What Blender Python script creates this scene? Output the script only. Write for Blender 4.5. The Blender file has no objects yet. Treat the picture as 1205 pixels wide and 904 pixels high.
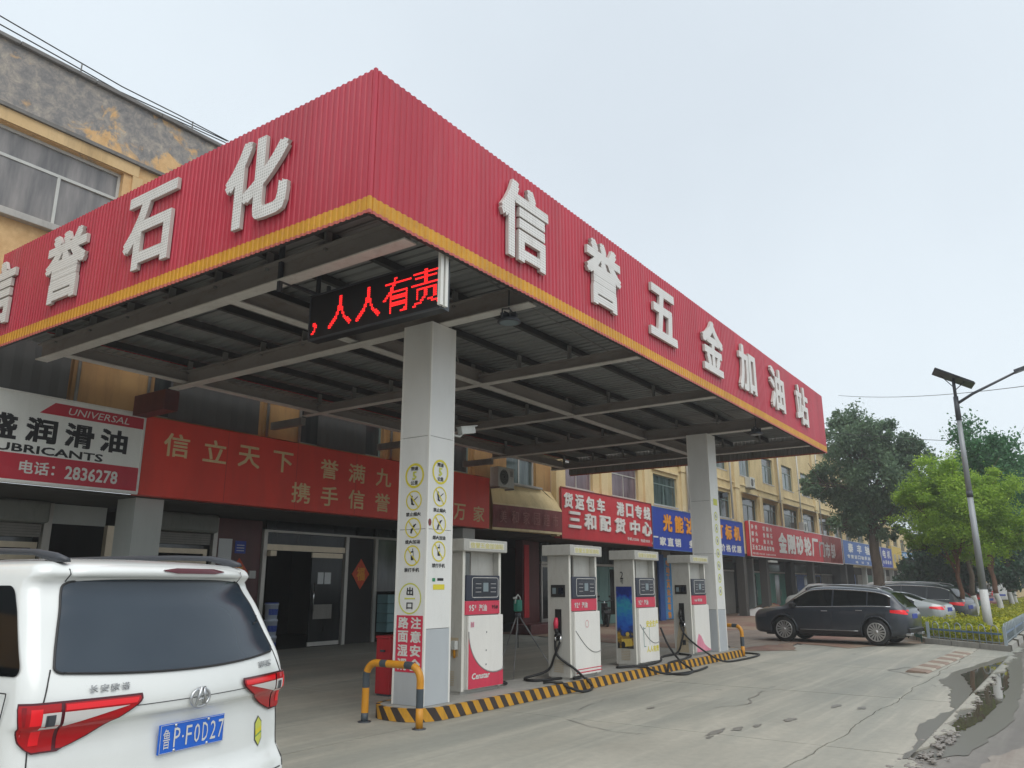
import bpy, bmesh, math, random
import numpy as np
from mathutils import Vector, Matrix
R = math.radians
PI = math.pi
random.seed(7)
rng = np.random.default_rng(11)
S = bpy.context.scene
COL = S.collection

# ---------------------------------------------------------------- camera
H_EYE = 1.68
F_PX, YAW, PITCH, ROLL = 925.9, .6087, .2507, -.0002
cd = bpy.data.cameras.new('camera')
cam = bpy.data.objects.new('camera', cd)
COL.objects.link(cam)
cd.sensor_fit = 'HORIZONTAL'
cd.sensor_width = 36.0
cd.lens = F_PX / 1205 * 36.0
cd.clip_start = .05
cd.clip_end = 3000
fwd = Vector((math.cos(YAW) * math.cos(PITCH), math.sin(YAW) * math.cos(PITCH), math.sin(PITCH)))
cam.location = (0, 0, H_EYE)
cam.rotation_euler = fwd.to_track_quat('-Z', 'Y').to_euler()
S.camera = cam

# ---------------------------------------------------------------- world: overcast daylight
SUN_EL, SUN_AZ = R(58), R(-125)      # azimuth of the sun measured from +X
w = bpy.data.worlds.new('World')
S.world = w
w.use_nodes = True
nt = w.node_tree
nt.nodes.clear()
out = nt.nodes.new('ShaderNodeOutputWorld')
bg = nt.nodes.new('ShaderNodeBackground')
sky = nt.nodes.new('ShaderNodeTexSky')
sky.sky_type = 'NISHITA'
sky.sun_disc = False
sky.sun_elevation = SUN_EL
sky.sun_rotation = PI / 2 - SUN_AZ
sky.air_density = 1.2
sky.dust_density = 4.0
tc = nt.nodes.new('ShaderNodeTexCoord')
no = nt.nodes.new('ShaderNodeTexNoise')
no.inputs['Scale'].default_value = 1.6
no.inputs['Detail'].default_value = 5
no.inputs['Roughness'].default_value = .45
cr = nt.nodes.new('ShaderNodeValToRGB')
cr.color_ramp.elements[0].position = .3
cr.color_ramp.elements[0].color = (6.55, 7.25, 7.9, 1)
cr.color_ramp.elements[1].position = .72
cr.color_ramp.elements[1].color = (7.8, 8.6, 9.2, 1)
mx = nt.nodes.new('ShaderNodeMix')
mx.data_type = 'RGBA'
mx.inputs[0].default_value = .93
nt.links.new(tc.outputs['Generated'], no.inputs['Vector'])
nt.links.new(no.outputs['Fac'], cr.inputs[0])
nt.links.new(sky.outputs[0], mx.inputs[6])
nt.links.new(cr.outputs[0], mx.inputs[7])
nt.links.new(mx.outputs[2], bg.inputs['Color'])
bg.inputs['Strength'].default_value = .1
nt.links.new(bg.outputs[0], out.inputs['Surface'])

sl = bpy.data.lights.new('sun', 'SUN')
sl.energy = 1.5
sl.angle = R(60)
sl.color = (1, .96, .9)
so = bpy.data.objects.new('sun', sl)
COL.objects.link(so)
sd = Vector((math.cos(SUN_AZ) * math.cos(SUN_EL), math.sin(SUN_AZ) * math.cos(SUN_EL), math.sin(SUN_EL)))
so.rotation_euler = sd.to_track_quat('Z', 'Y').to_euler()
so.location = sd * 60

S.view_settings.view_transform = 'Standard'
S.view_settings.look = 'None'
S.view_settings.exposure = 0.2
S.view_settings.gamma = 1.0
S.cycles.max_bounces = 8
S.cycles.use_adaptive_sampling = True

# ---------------------------------------------------------------- materials
MATS = {}
def srgb(r, g, b):
    f = lambda c: (c / 255 / 12.92) if c / 255 <= .04045 else ((c / 255 + .055) / 1.055) ** 2.4
    return (f(r), f(g), f(b))

def base_mat(name, col, rough=.6, metal=0., spec=.5, emit=None, estr=1.):
    m = bpy.data.materials.new(name)
    m.use_nodes = True
    b = m.node_tree.nodes['Principled BSDF']
    b.inputs['Base Color'].default_value = (*col, 1)
    b.inputs['Roughness'].default_value = rough
    b.inputs['Metallic'].default_value = metal
    b.inputs['Specular IOR Level'].default_value = spec
    if emit:
        b.inputs['Emission Color'].default_value = (*emit, 1)
        b.inputs['Emission Strength'].default_value = estr
    MATS[name] = m
    return m, m.node_tree, b

def N(nt, t, **kw):
    n = nt.nodes.new(t)
    for k, v in kw.items():
        if k in n.inputs:
            n.inputs[k].default_value = v
        else:
            setattr(n, k, v)
    return n

def ramp(nt, src, stops):
    r = nt.nodes.new('ShaderNodeValToRGB')
    e = r.color_ramp.elements
    while len(e) < len(stops):
        e.new(.5)
    for el, (p, c) in zip(e, stops):
        el.position = p
        el.color = (*c, 1) if len(c) == 3 else c
    nt.links.new(src, r.inputs[0])
    return r.outputs[0]

def noise(nt, scale, detail=5, rough=.55, vec=None, stretch=None, coord='Object', dist=0.):
    tcn = nt.nodes.new('ShaderNodeTexCoord')
    v = tcn.outputs[coord]
    if stretch:
        mp = nt.nodes.new('ShaderNodeMapping')
        mp.inputs['Scale'].default_value = stretch
        nt.links.new(v, mp.inputs['Vector'])
        v = mp.outputs[0]
    n = N(nt, 'ShaderNodeTexNoise', Scale=scale, Detail=detail, Roughness=rough, Distortion=dist)
    nt.links.new(v, n.inputs['Vector'])
    return n.outputs['Fac']

def mixc(nt, fac, a, b, mode='MIX'):
    m = nt.nodes.new('ShaderNodeMix')
    m.data_type = 'RGBA'
    m.blend_type = mode
    for i, s in ((0, fac), (6, a), (7, b)):
        if isinstance(s, (int, float)):
            m.inputs[i].default_value = s
        elif isinstance(s, tuple):
            m.inputs[i].default_value = (*s, 1) if len(s) == 3 else s
        else:
            nt.links.new(s, m.inputs[i])
    return m.outputs[2]

def bump(nt, b, h, strength=.3, dist=.01):
    n = nt.nodes.new('ShaderNodeBump')
    n.inputs['Strength'].default_value = strength
    n.inputs['Distance'].default_value = dist
    nt.links.new(h, n.inputs['Height'])
    nt.links.new(n.outputs[0], b.inputs['Normal'])

def paint(name, col, rough=.5, metal=0., var=.12, dirt=.25, scale=2.5, spec=.5, streak=(1, 1, .25), dirtcol=None):
    """painted / coated surface with mild variation and grime"""
    m, nt, b = base_mat(name, col, rough, metal, spec)
    n1 = noise(nt, scale, 6, .6, stretch=streak)
    lo = tuple(c * (1 - var) for c in col)
    hi = tuple(min(1, c * (1 + var)) for c in col)
    c1 = ramp(nt, n1, [(.3, lo), (.7, hi)])
    n2 = noise(nt, scale * 4.3, 7, .7, stretch=streak)
    f = ramp(nt, n2, [(.5, (0, 0, 0)), (.78, (dirt,) * 3)])
    dc = dirtcol or tuple(c * .35 for c in col)
    c2 = mixc(nt, f, c1, dc)
    nt.links.new(c2, b.inputs['Base Color'])
    return m

def flat(name, col, rough=.5, metal=0., spec=.5):
    return base_mat(name, col, rough, metal, spec)[0]

M = MATS
# red fascia with yellow band painted near the bottom
def fascia_mat():
    m, nt, b = base_mat('fascia_red', (.55, .03, .06), .34)
    tcn = nt.nodes.new('ShaderNodeTexCoord')
    sp = nt.nodes.new('ShaderNodeSeparateXYZ')
    nt.links.new(tcn.outputs['Object'], sp.inputs[0])
    def gt(v):
        g = nt.nodes.new('ShaderNodeMath'); g.operation = 'GREATER_THAN'
        nt.links.new(sp.outputs['Z'], g.inputs[0]); g.inputs[1].default_value = v
        return g.outputs[0]
    n1 = noise(nt, 1.3, 5, .6, stretch=(1, 1, .3))
    red = ramp(nt, n1, [(.3, (.49, .024, .050)), (.7, (.60, .036, .072))])
    n2 = noise(nt, 3.0, 7, .75, stretch=(1, 1, .12))
    red = mixc(nt, ramp(nt, n2, [(.50, (0, 0, 0)), (.75, (.32,) * 3)]), red, (.44, .15, .16))
    n3 = noise(nt, 2.2, 6, .7, stretch=(1.6, 1.6, .07))
    red = mixc(nt, ramp(nt, n3, [(.50, (0, 0, 0)), (.72, (.38,) * 3)]), red, (.33, .03, .045))
    yel = ramp(nt, noise(nt, 6, 5), [(.3, (.62, .30, .010)), (.7, (.74, .38, .02))])
    yel = mixc(nt, ramp(nt, noise(nt, 18, 6, .7), [(.55, (0, 0, 0)), (.75, (.5,) * 3)]), yel, (.42, .17, .04))
    c = mixc(nt, gt(5.435), (.55, .12, .10), yel)
    c = mixc(nt, gt(5.585), c, red)
    oi = nt.nodes.new('ShaderNodeObjectInfo')
    c = mixc(nt, 1.0, c, ramp(nt, oi.outputs['Random'], [(0, (.88, .86, .86)), (.5, (.96, .95, .96)), (1, (1, 1, 1))]), 'MULTIPLY')
    nt.links.new(c, b.inputs['Base Color'])
    return m
fascia_mat()
paint('steel_grey', (.20, .195, .185), .5, .0, .15, .5, 1.2)
paint('beam_brown', (.26, .235, .215), .5, 0, .12, .5, 1.5, streak=(.4, .4, 1), dirtcol=(.12, .07, .045))
paint('beam_flange', (.62, .60, .56), .5, 0, .1, .35, 2, dirtcol=(.2, .12, .08))
paint('purlin_dark', (.04, .038, .037), .6, 0, .2, .3, 2)
paint('deck_sheet', (.24, .245, .24), .5, 0, .12, .35, .8, streak=(2, .3, 1))
paint('backing_sheet', (.21, .20, .18), .55, 0, .15, .4, 1.5)
paint('column_clad', (.76, .76, .73), .38, 0, .05, .14, 1.4, dirtcol=(.35, .31, .24))
paint('column_trim', (.80, .79, .74), .4, 0, .05, .15, 3)
paint('column_grey', (.46, .49, .51), .4, 0, .05, .12, 2)
paint('pump_white', (.72, .70, .63), .42, 0, .05, .25, 3, dirtcol=(.30, .25, .18))
paint('pump_grey', (.48, .47, .43), .5, 0, .07, .35, 3, dirtcol=(.22, .18, .13))
paint('pump_panel', (.80, .78, .73), .35, 0, .04, .10, 3, dirtcol=(.35, .3, .22))
paint('pump_dirty', (.46, .38, .26), .6, 0, .2, .5, 3)
paint('pump_red', (.62, .035, .08), .4, 0, .08, .15, 3)
paint('pump_pink', (.70, .22, .32), .45, 0, .15, .4, 6, dirtcol=(.75, .7, .68))
flat('navy_plastic', (.012, .016, .035), .35)
paint('screen_blue', (.010, .014, .026), .2, 0, .2, .1, 4)
flat('lcd', (.20, .25, .27), .25)
flat('black_rubber', (.012, .012, .013), .55)
flat('black_plastic', (.015, .015, .016), .4)
paint('oil_dark', (.20, .19, .17), .4, 0, .2, .3, 9)
paint('letter_face', (.55, .54, .50), .5, 0, .05, .15, 8)
paint('letter_side', (.56, .54, .50), .5, 0, .08, .2, 4)
paint('guard_yellow', (.62, .27, .015), .38, 0, .1, .35, 9, dirtcol=(.28, .10, .03))
paint('guard_dark', (.055, .07, .085), .45, 0, .15, .2, 9)
paint('hazard_yellow', (.60, .30, .02), .6, 0, .15, .45, 7, dirtcol=(.22, .14, .06))
paint('hazard_black', (.045, .032, .028), .65, 0, .2, .3, 7)
paint('kerb_concrete', (.34, .33, .30), .8, 0, .12, .4, 3)
paint('rust_red', (.20, .03, .025), .55, 0, .2, .4, 4)
paint('banner_red', (.72, .045, .022), .5, 0, .14, .22, .9, dirtcol=(.36, .05, .03))
paint('gold_print', (.74, .54, .28), .55, 0, .08, .25, 6)
paint('sign_white', (.76, .77, .73), .5, 0, .05, .15, 1.5, dirtcol=(.32, .30, .25))
paint('sign_red', (.50, .025, .035), .5, 0, .08, .25, 2, dirtcol=(.42, .14, .14))
paint('sign_darkred', (.48, .024, .045), .5, 0, .06, .15, 2)
paint('sign_brown', (.19, .045, .045), .7, 0, .2, .55, 3, dirtcol=(.27, .14, .10))
paint('sign_blue', (.014, .045, .33), .5, 0, .08, .15, 2)
paint('sign_blue_pale', (.055, .13, .36), .55, 0, .12, .3, 2, dirtcol=(.2, .25, .4))
paint('sign_skyblue', (.06, .25, .52), .55, 0, .12, .2, 2)
paint('sign_orange', (.62, .12, .02), .55, 0, .1, .1, 3)
paint('sign_yellow', (.60, .43, .07), .55, 0, .1, .3, 3)
flat('print_black', (.012, .012, .014), .55)
paint('print_white', (.68, .67, .63), .5, 0, .06, .2, 6)
paint('print_grey', (.34, .33, .32), .5, 0, .15, .4, 6)
paint('sign_cream', (.66, .60, .22), .5, 0, .05, .2, 6)
flat('print_yellow', (.72, .62, .04), .5)
flat('print_lime', (.60, .62, .10), .5)
flat('print_orange', (.75, .30, .02), .5)
flat('print_green', (.02, .25, .10), .5)
flat('paper_white', (.62, .64, .64), .7)
paint('paper_red', (.42, .012, .02), .6, 0, .15, .2, 9)
paint('fu_orange', (.62, .07, .012), .5, 0, .2, .3, 16, dirtcol=(.35, .02, .01))
paint('alu_frame', (.50, .48, .44), .4, .3, .08, .2, 4)
paint('door_bronze', (.58, .49, .36), .35, .3, .08, .2, 4)
paint('shutter_box', (.17, .175, .155), .55, 0, .1, .4, 3)
paint('shutter_slat', (.20, .19, .17), .5, .2, .1, .3, 3)
paint('maroon_tile', (.085, .018, .018), .45, 0, .25, .3, 3)
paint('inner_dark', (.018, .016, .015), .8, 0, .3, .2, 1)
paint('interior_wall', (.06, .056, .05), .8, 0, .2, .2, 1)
paint('shelf_teal', (.16, .30, .32), .5, 0, .15, .2, 3)
paint('door_green', (.04, .20, .15), .45, 0, .12, .25, 3)
paint('door_teal', (.15, .27, .25), .5, 0, .12, .3, 3)
paint('door_blue', (.015, .085, .32), .45, 0, .12, .25, 3)
paint('wall_pillar', (.42, .44, .42), .7, 0, .06, .2, 1.6, dirtcol=(.25, .24, .21))
paint('coping', (.20, .19, .18), .85, 0, .2, .5, 1.6)
paint('sill_grey', (.44, .42, .39), .8, 0, .1, .3, 3)
paint('window_frame_white', (.56, .56, .53), .5, 0, .06, .25, 4)
paint('window_frame_green', (.17, .23, .21), .5, 0, .1, .3, 4)
paint('ac_white', (.52, .53, .50), .5, 0, .06, .35, 6, dirtcol=(.25, .22, .17))
flat('ac_dark', (.03, .03, .03), .6)
paint('pipe_white', (.52, .51, .47), .5, 0, .08, .3, 3)
paint('bark', (.10, .075, .055), .9, 0, .3, .5, 9, streak=(1, 1, .3))
paint('bark_red', (.17, .085, .055), .9, 0, .3, .4, 9, streak=(1, 1, .3))
paint('lime_wash', (.60, .60, .57), .9, 0, .1, .3, 9, dirtcol=(.3, .27, .22))
paint('pole_grey', (.30, .32, .33), .45, .3, .08, .3, 3)
paint('pole_white', (.52, .53, .52), .6, 0, .1, .5, 6, dirtcol=(.28, .26, .22))
flat('lamp_dark', (.05, .055, .065), .4)
flat('solar_cell', (.012, .016, .04), .15)
paint('fence_white', (.27, .32, .35), .45, 0, .1, .3, 8)
paint('fence_blue', (.10, .18, .30), .45, 0, .15, .3, 8)
paint('net_green', (.012, .10, .075), .7, 0, .3, .3, 6)
flat('cable_black', (.02, .02, .02), .6)
paint('tripod_alu', (.28, .28, .28), .4, .4, .1, .2, 8)
paint('level_green', (.03, .24, .17), .45, 0, .1, .2, 12)
paint('bucket_white', (.52, .58, .68), .45, 0, .08, .2, 8)
flat('bucket_blue', (.02, .06, .35), .4)
paint('sand_heap', (.26, .17, .10), .95, 0, .2, .4, 5)
paint('tarp_white', (.52, .50, .48), .7, 0, .1, .3, 3)
paint('hump_light', (.36, .33, .27), .8, 0, .12, .45, 6, dirtcol=(.2, .14, .1))
paint('hump_red', (.25, .18, .14), .8, 0, .15, .45, 6, dirtcol=(.14, .09, .07))
flat('moto_black', (.02, .02, .022), .35)
flat('chrome', (.75, .76, .77), .12, 1.0)
flat('satin_metal', (.55, .56, .57), .3, .9)
flat('alloy', (.50, .50, .49), .3, .6)
flat('led_red', (.3, 0, 0), .5)
b = MATS['led_red'].node_tree.nodes['Principled BSDF']
b.inputs['Emission Color'].default_value = (1, .02, .02, 1)
b.inputs['Emission Strength'].default_value = 1.6
flat('led_panel', (.006, .006, .008), .5)
flat('car_glass_dark', (.006, .007, .008), .06, 0, .55)
flat('white_lens', (.62, .60, .58), .15)
base_mat('tail_red', (.42, .004, .008), .12)
paint('tail_red_grid', (.34, .004, .010), .15, 0, .5, .3, 30)
flat('tail_bright', (.85, .012, .02), .12)
flat('brake_dark', (.09, .010, .018), .15)

def carpaint(name, col, rough=.28, metal=.0, coat=.6):
    m, nt, b = base_mat(name, col, rough, metal)
    b.inputs['Coat Weight'].default_value = coat
    b.inputs['Coat Roughness'].default_value = .06
    n2 = noise(nt, 2.3, 6, .65)
    c = mixc(nt, ramp(nt, n2, [(.45, (0, 0, 0)), (.75, (.16,) * 3)]), col, tuple(.5 * c + .10 for c in col))
    nt.links.new(c, b.inputs['Base Color'])
    return m
carpaint('paint_white', (.79, .81, .79), .24)
carpaint('paint_slate', (.034, .042, .056), .28, .3)
carpaint('paint_silver', (.36, .38, .38), .3, .4)
carpaint('paint_black', (.016, .020, .024), .3, .2)
carpaint('paint_offwhite', (.50, .51, .50), .35)
carpaint('paint_red', (.30, .03, .03), .35)

def van_glass():
    m, nt, b = base_mat('van_glass', (.022, .034, .050), .13, 0, .5)
    n = noise(nt, 1.4, 3, .5)
    nt.links.new(ramp(nt, n, [(.3, (.018, .030, .046)), (.7, (.030, .044, .060))]), b.inputs['Base Color'])
    b.inputs['IOR'].default_value = 1.6
    nt.links.new(ramp(nt, noise(nt, 3, 5, .6), [(.3, (.1,) * 3), (.8, (.2,) * 3)]), b.inputs['Roughness'])
van_glass()

def window_glass(name, col, col2):
    m, nt, b = base_mat(name, col, .12, 0, .6)
    n = noise(nt, 1.6, 4, .6, stretch=(2.2, 1, .35))
    nt.links.new(ramp(nt, n, [(.35, col), (.65, col2)]), b.inputs['Base Color'])
window_glass('glass_curtain', (.14, .135, .137), (.29, .27, .26))
window_glass('glass_dark', (.02, .024, .026), (.06, .065, .065))
window_glass('glass_green', (.030, .050, .050), (.12, .16, .16))
window_glass('glass_pink', (.09, .06, .075), (.20, .15, .17))
window_glass('shop_glass', (.006, .007, .008), (.014, .016, .018))
MATS['shop_glass'].node_tree.nodes['Principled BSDF'].inputs['Specular IOR Level'].default_value = .22

def wall_weathered():
    m, nt, b = base_mat('wall_weathered', (.3, .25, .18), .9)
    tcn = nt.nodes.new('ShaderNodeTexCoord')
    sp = nt.nodes.new('ShaderNodeSeparateXYZ')
    nt.links.new(tcn.outputs['Object'], sp.inputs[0])
    n1 = noise(nt, .9, 9, .68, dist=.6)
    n2 = noise(nt, 5, 8, .7)
    mr = nt.nodes.new('ShaderNodeMapRange')
    nt.links.new(sp.outputs['Z'], mr.inputs[0])
    mr.inputs[1].default_value = 9.6; mr.inputs[2].default_value = 11.2
    mr.inputs[3].default_value = -.22; mr.inputs[4].default_value = .07
    ad = nt.nodes.new('ShaderNodeMath'); ad.operation = 'ADD'
    nt.links.new(n1, ad.inputs[0]); nt.links.new(mr.outputs[0], ad.inputs[1])
    mrx = nt.nodes.new('ShaderNodeMapRange')
    nt.links.new(sp.outputs['X'], mrx.inputs[0])
    mrx.inputs[1].default_value = 5.0; mrx.inputs[2].default_value = 10.5
    mrx.inputs[3].default_value = .06; mrx.inputs[4].default_value = -.10
    ad2 = nt.nodes.new('ShaderNodeMath'); ad2.operation = 'ADD'
    nt.links.new(ad.outputs[0], ad2.inputs[0]); nt.links.new(mrx.outputs[0], ad2.inputs[1])
    fac = ramp(nt, ad2.outputs[0], [(.44, (0, 0, 0)), (.50, (1, 1, 1))])
    och = ramp(nt, n2, [(.3, (.58, .34, .15)), (.7, (.78, .52, .26))])
    gry = ramp(nt, noise(nt, 4.2, 9, .75, dist=.4), [(.28, (.15, .15, .155)), (.46, (.25, .24, .235)), (.58, (.38, .34, .30)), (.70, (.56, .49, .38))])
    nt.links.new(mixc(nt, fac, och, gry), b.inputs['Base Color'])
    bump(nt, b, n2, .4, .01)
wall_weathered()
def wall_plaster(name, lo, hi, st, amt=.45):
    m, nt, b = base_mat(name, lo, .9)
    c = ramp(nt, noise(nt, .8, 6, .6), [(.3, lo), (.7, hi)])
    f = ramp(nt, noise(nt, 1.6, 8, .7, stretch=(1.6, 1.6, .22)), [(.48, (0, 0, 0)), (.75, (amt,) * 3)])
    nt.links.new(mixc(nt, f, c, st), b.inputs['Base Color'])
    bump(nt, b, noise(nt, 12, 5), .25, .006)
wall_plaster('wall_ochre', (.62, .42, .20), (.76, .54, .29), (.20, .13, .07))
wall_plaster('wall_cream', (.56, .43, .22), (.70, .56, .31), (.24, .17, .09), .4)
wall_plaster('wall_orange_dark', (.34, .19, .075), (.44, .27, .11), (.12, .07, .04), .7)
wall_plaster('wall_cream_trim', (.60, .47, .26), (.74, .61, .36), (.28, .20, .12), .4)

def concrete(name, lo, hi, patch, streaks=True, rough=.75, scale=1.):
    m, nt, b = base_mat(name, lo, rough)
    n1 = noise(nt, .35 * scale, 8, .62, dist=.3)
    c = ramp(nt, n1, [(.25, lo), (.5, tuple((a + b_) / 2 for a, b_ in zip(lo, hi))), (.72, hi)])
    if streaks:
        n2 = noise(nt, .55, 7, .6, stretch=(.16, 1.7, 1))
        c = mixc(nt, ramp(nt, n2, [(.42, (0, 0, 0)), (.62, (.85,) * 3)]), c, patch)
        n6 = noise(nt, .22, 6, .6, dist=.8)
        c = mixc(nt, ramp(nt, n6, [(.48, (0, 0, 0)), (.60, (.45,) * 3)]), c, tuple(p * .82 for p in patch))
        n4 = noise(nt, 1.9, 6, .6, stretch=(.10, 2.6, 1))
        c = mixc(nt, ramp(nt, n4, [(.52, (0, 0, 0)), (.68, (.38,) * 3)]), c, tuple(min(1, h * 1.2) for h in hi))
    n3 = noise(nt, 9, 8, .75)
    c = mixc(nt, ramp(nt, n3, [(.4, (0, 0, 0)), (.8, (.4,) * 3)]), c, tuple(p * .6 for p in patch))
    # a few dark damp spots
    n5 = noise(nt, .9, 5, .55, stretch=(.6, 1.4, 1), dist=1.0)
    c = mixc(nt, ramp(nt, n5, [(.70, (0, 0, 0)), (.745, (.6,) * 3)]), c, tuple(p * .45 for p in patch))
    nt.links.new(c, b.inputs['Base Color'])
    nt.links.new(ramp(nt, n1, [(.3, (rough - .22,) * 3), (.7, (rough,) * 3)]), b.inputs['Roughness'])
    bump(nt, b, n3, .25, .004)
concrete('concrete_slab', (.33, .315, .265), (.46, .435, .365), (.27, .275, .24))
concrete('concrete_old', (.20, .17, .14), (.30, .26, .21), (.16, .12, .10))
concrete('road_damp', (.19, .17, .15), (.28, .255, .225), (.15, .13, .115), rough=.55)
concrete('road_dry', (.30, .27, .23), (.40, .37, .32), (.24, .20, .17), rough=.8)
concrete('soil', (.14, .10, .07), (.20, .15, .10), (.10, .075, .05), False, .95)
def paving():
    m, nt, b = base_mat('brick_paving', (.2, .1, .08), .8)
    tcn = nt.nodes.new('ShaderNodeTexCoord')
    br = nt.nodes.new('ShaderNodeTexBrick')
    nt.links.new(tcn.outputs['Object'], br.inputs['Vector'])
    br.inputs['Scale'].default_value = 1
    br.inputs['Brick Width'].default_value = .22
    br.inputs['Row Height'].default_value = .11
    br.inputs['Mortar Size'].default_value = .006
    br.inputs['Color1'].default_value = (.24, .115, .085, 1)
    br.inputs['Color2'].default_value = (.17, .09, .07, 1)
    br.inputs['Mortar'].default_value = (.12, .10, .08, 1)
    f = ramp(nt, noise(nt, .35, 7, .6, dist=.5), [(.40, (0, 0, 0)), (.56, (.9,) * 3)])
    c = mixc(nt, f, br.outputs[0], (.25, .19, .135))
    nt.links.new(c, b.inputs['Base Color'])
    bump(nt, b, br.outputs['Fac'], -.3, .006)
paving()
def water(name, col):
    m, nt, b = base_mat(name, col, .03, 0, .5)
    bump(nt, b, noise(nt, 5, 3), .04, .01)
water('puddle_water', (.10, .09, .065))
flat('damp_concrete', (.15, .138, .118), .32)
flat('dark_fabric', (.07, .07, .068), .8)
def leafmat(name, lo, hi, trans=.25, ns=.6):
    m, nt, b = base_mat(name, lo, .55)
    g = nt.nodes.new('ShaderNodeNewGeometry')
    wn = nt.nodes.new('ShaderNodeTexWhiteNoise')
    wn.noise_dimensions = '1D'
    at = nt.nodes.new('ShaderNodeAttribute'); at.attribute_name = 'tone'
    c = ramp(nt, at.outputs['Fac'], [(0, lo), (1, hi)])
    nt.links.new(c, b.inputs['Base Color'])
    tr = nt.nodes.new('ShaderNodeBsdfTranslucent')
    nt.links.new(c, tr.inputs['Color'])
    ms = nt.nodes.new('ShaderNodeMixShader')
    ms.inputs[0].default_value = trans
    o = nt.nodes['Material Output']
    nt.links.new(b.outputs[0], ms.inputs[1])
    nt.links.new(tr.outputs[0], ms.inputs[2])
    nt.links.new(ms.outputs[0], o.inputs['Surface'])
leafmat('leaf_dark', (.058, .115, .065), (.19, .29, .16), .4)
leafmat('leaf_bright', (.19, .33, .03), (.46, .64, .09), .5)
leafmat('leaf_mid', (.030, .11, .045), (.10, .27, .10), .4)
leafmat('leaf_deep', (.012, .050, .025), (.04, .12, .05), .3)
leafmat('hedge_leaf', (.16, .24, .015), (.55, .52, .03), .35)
def posterish():
    m, nt, b = base_mat('pump_poster', (.02, .08, .4), .35)
    tcn = nt.nodes.new('ShaderNodeTexCoord')
    sp = nt.nodes.new('ShaderNodeSeparateXYZ')
    nt.links.new(tcn.outputs['Object'], sp.inputs[0])
    mr = nt.nodes.new('ShaderNodeMapRange')
    nt.links.new(sp.outputs['Z'], mr.inputs[0])
    mr.inputs[1].default_value = .35; mr.inputs[2].default_value = 1.75
    n = noise(nt, 7, 5, .6)
    ad = nt.nodes.new('ShaderNodeMath'); ad.operation = 'MULTIPLY_ADD'
    nt.links.new(n, ad.inputs[0]); ad.inputs[1].default_value = .5; nt.links.new(mr.outputs[0], ad.inputs[2])
    c = ramp(nt, ad.outputs[0], [(.25, (.02, .02, .02)), (.33, (.5, .30, .02)), (.42, (.02, .03, .06)), (.52, (.01, .08, .45)),
                                 (.66, (.02, .16, .50)), (.8, (.03, .30, .40)), (.95, (.01, .05, .40)), (1.1, (.005, .02, .18))])
    nt.links.new(c, b.inputs['Base Color'])
posterish()

# ---------------------------------------------------------------- object helpers
def link(o, parent=None):
    COL.objects.link(o)
    if parent:
        o.parent = parent
    return o

def thing(name, label, cat, loc=(0, 0, 0), rz=0., group=None):
    o = bpy.data.objects.new(name, None)
    o.empty_display_size = .2
    COL.objects.link(o)
    o.location = loc
    o.rotation_euler = (0, 0, rz)
    o['label'] = label
    o['category'] = cat
    if group:
        o['group'] = group
    return o

def tag(o, label, cat, group=None):
    o['label'] = label
    o['category'] = cat
    if group:
        o['group'] = group
    return o

def struct(o):
    o['kind'] = 'structure'
    return o

def dup(root, loc, rz, label=None):
    r = root.copy(); COL.objects.link(r); r.location = loc; r.rotation_euler = (0, 0, rz)
    if label:
        r['label'] = label
    for ch in list(root.children):
        c = ch.copy(); COL.objects.link(c); c.parent = r
        for g_ in ch.children:
            d_ = g_.copy(); COL.objects.link(d_); d_.parent = c
    return r

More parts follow.
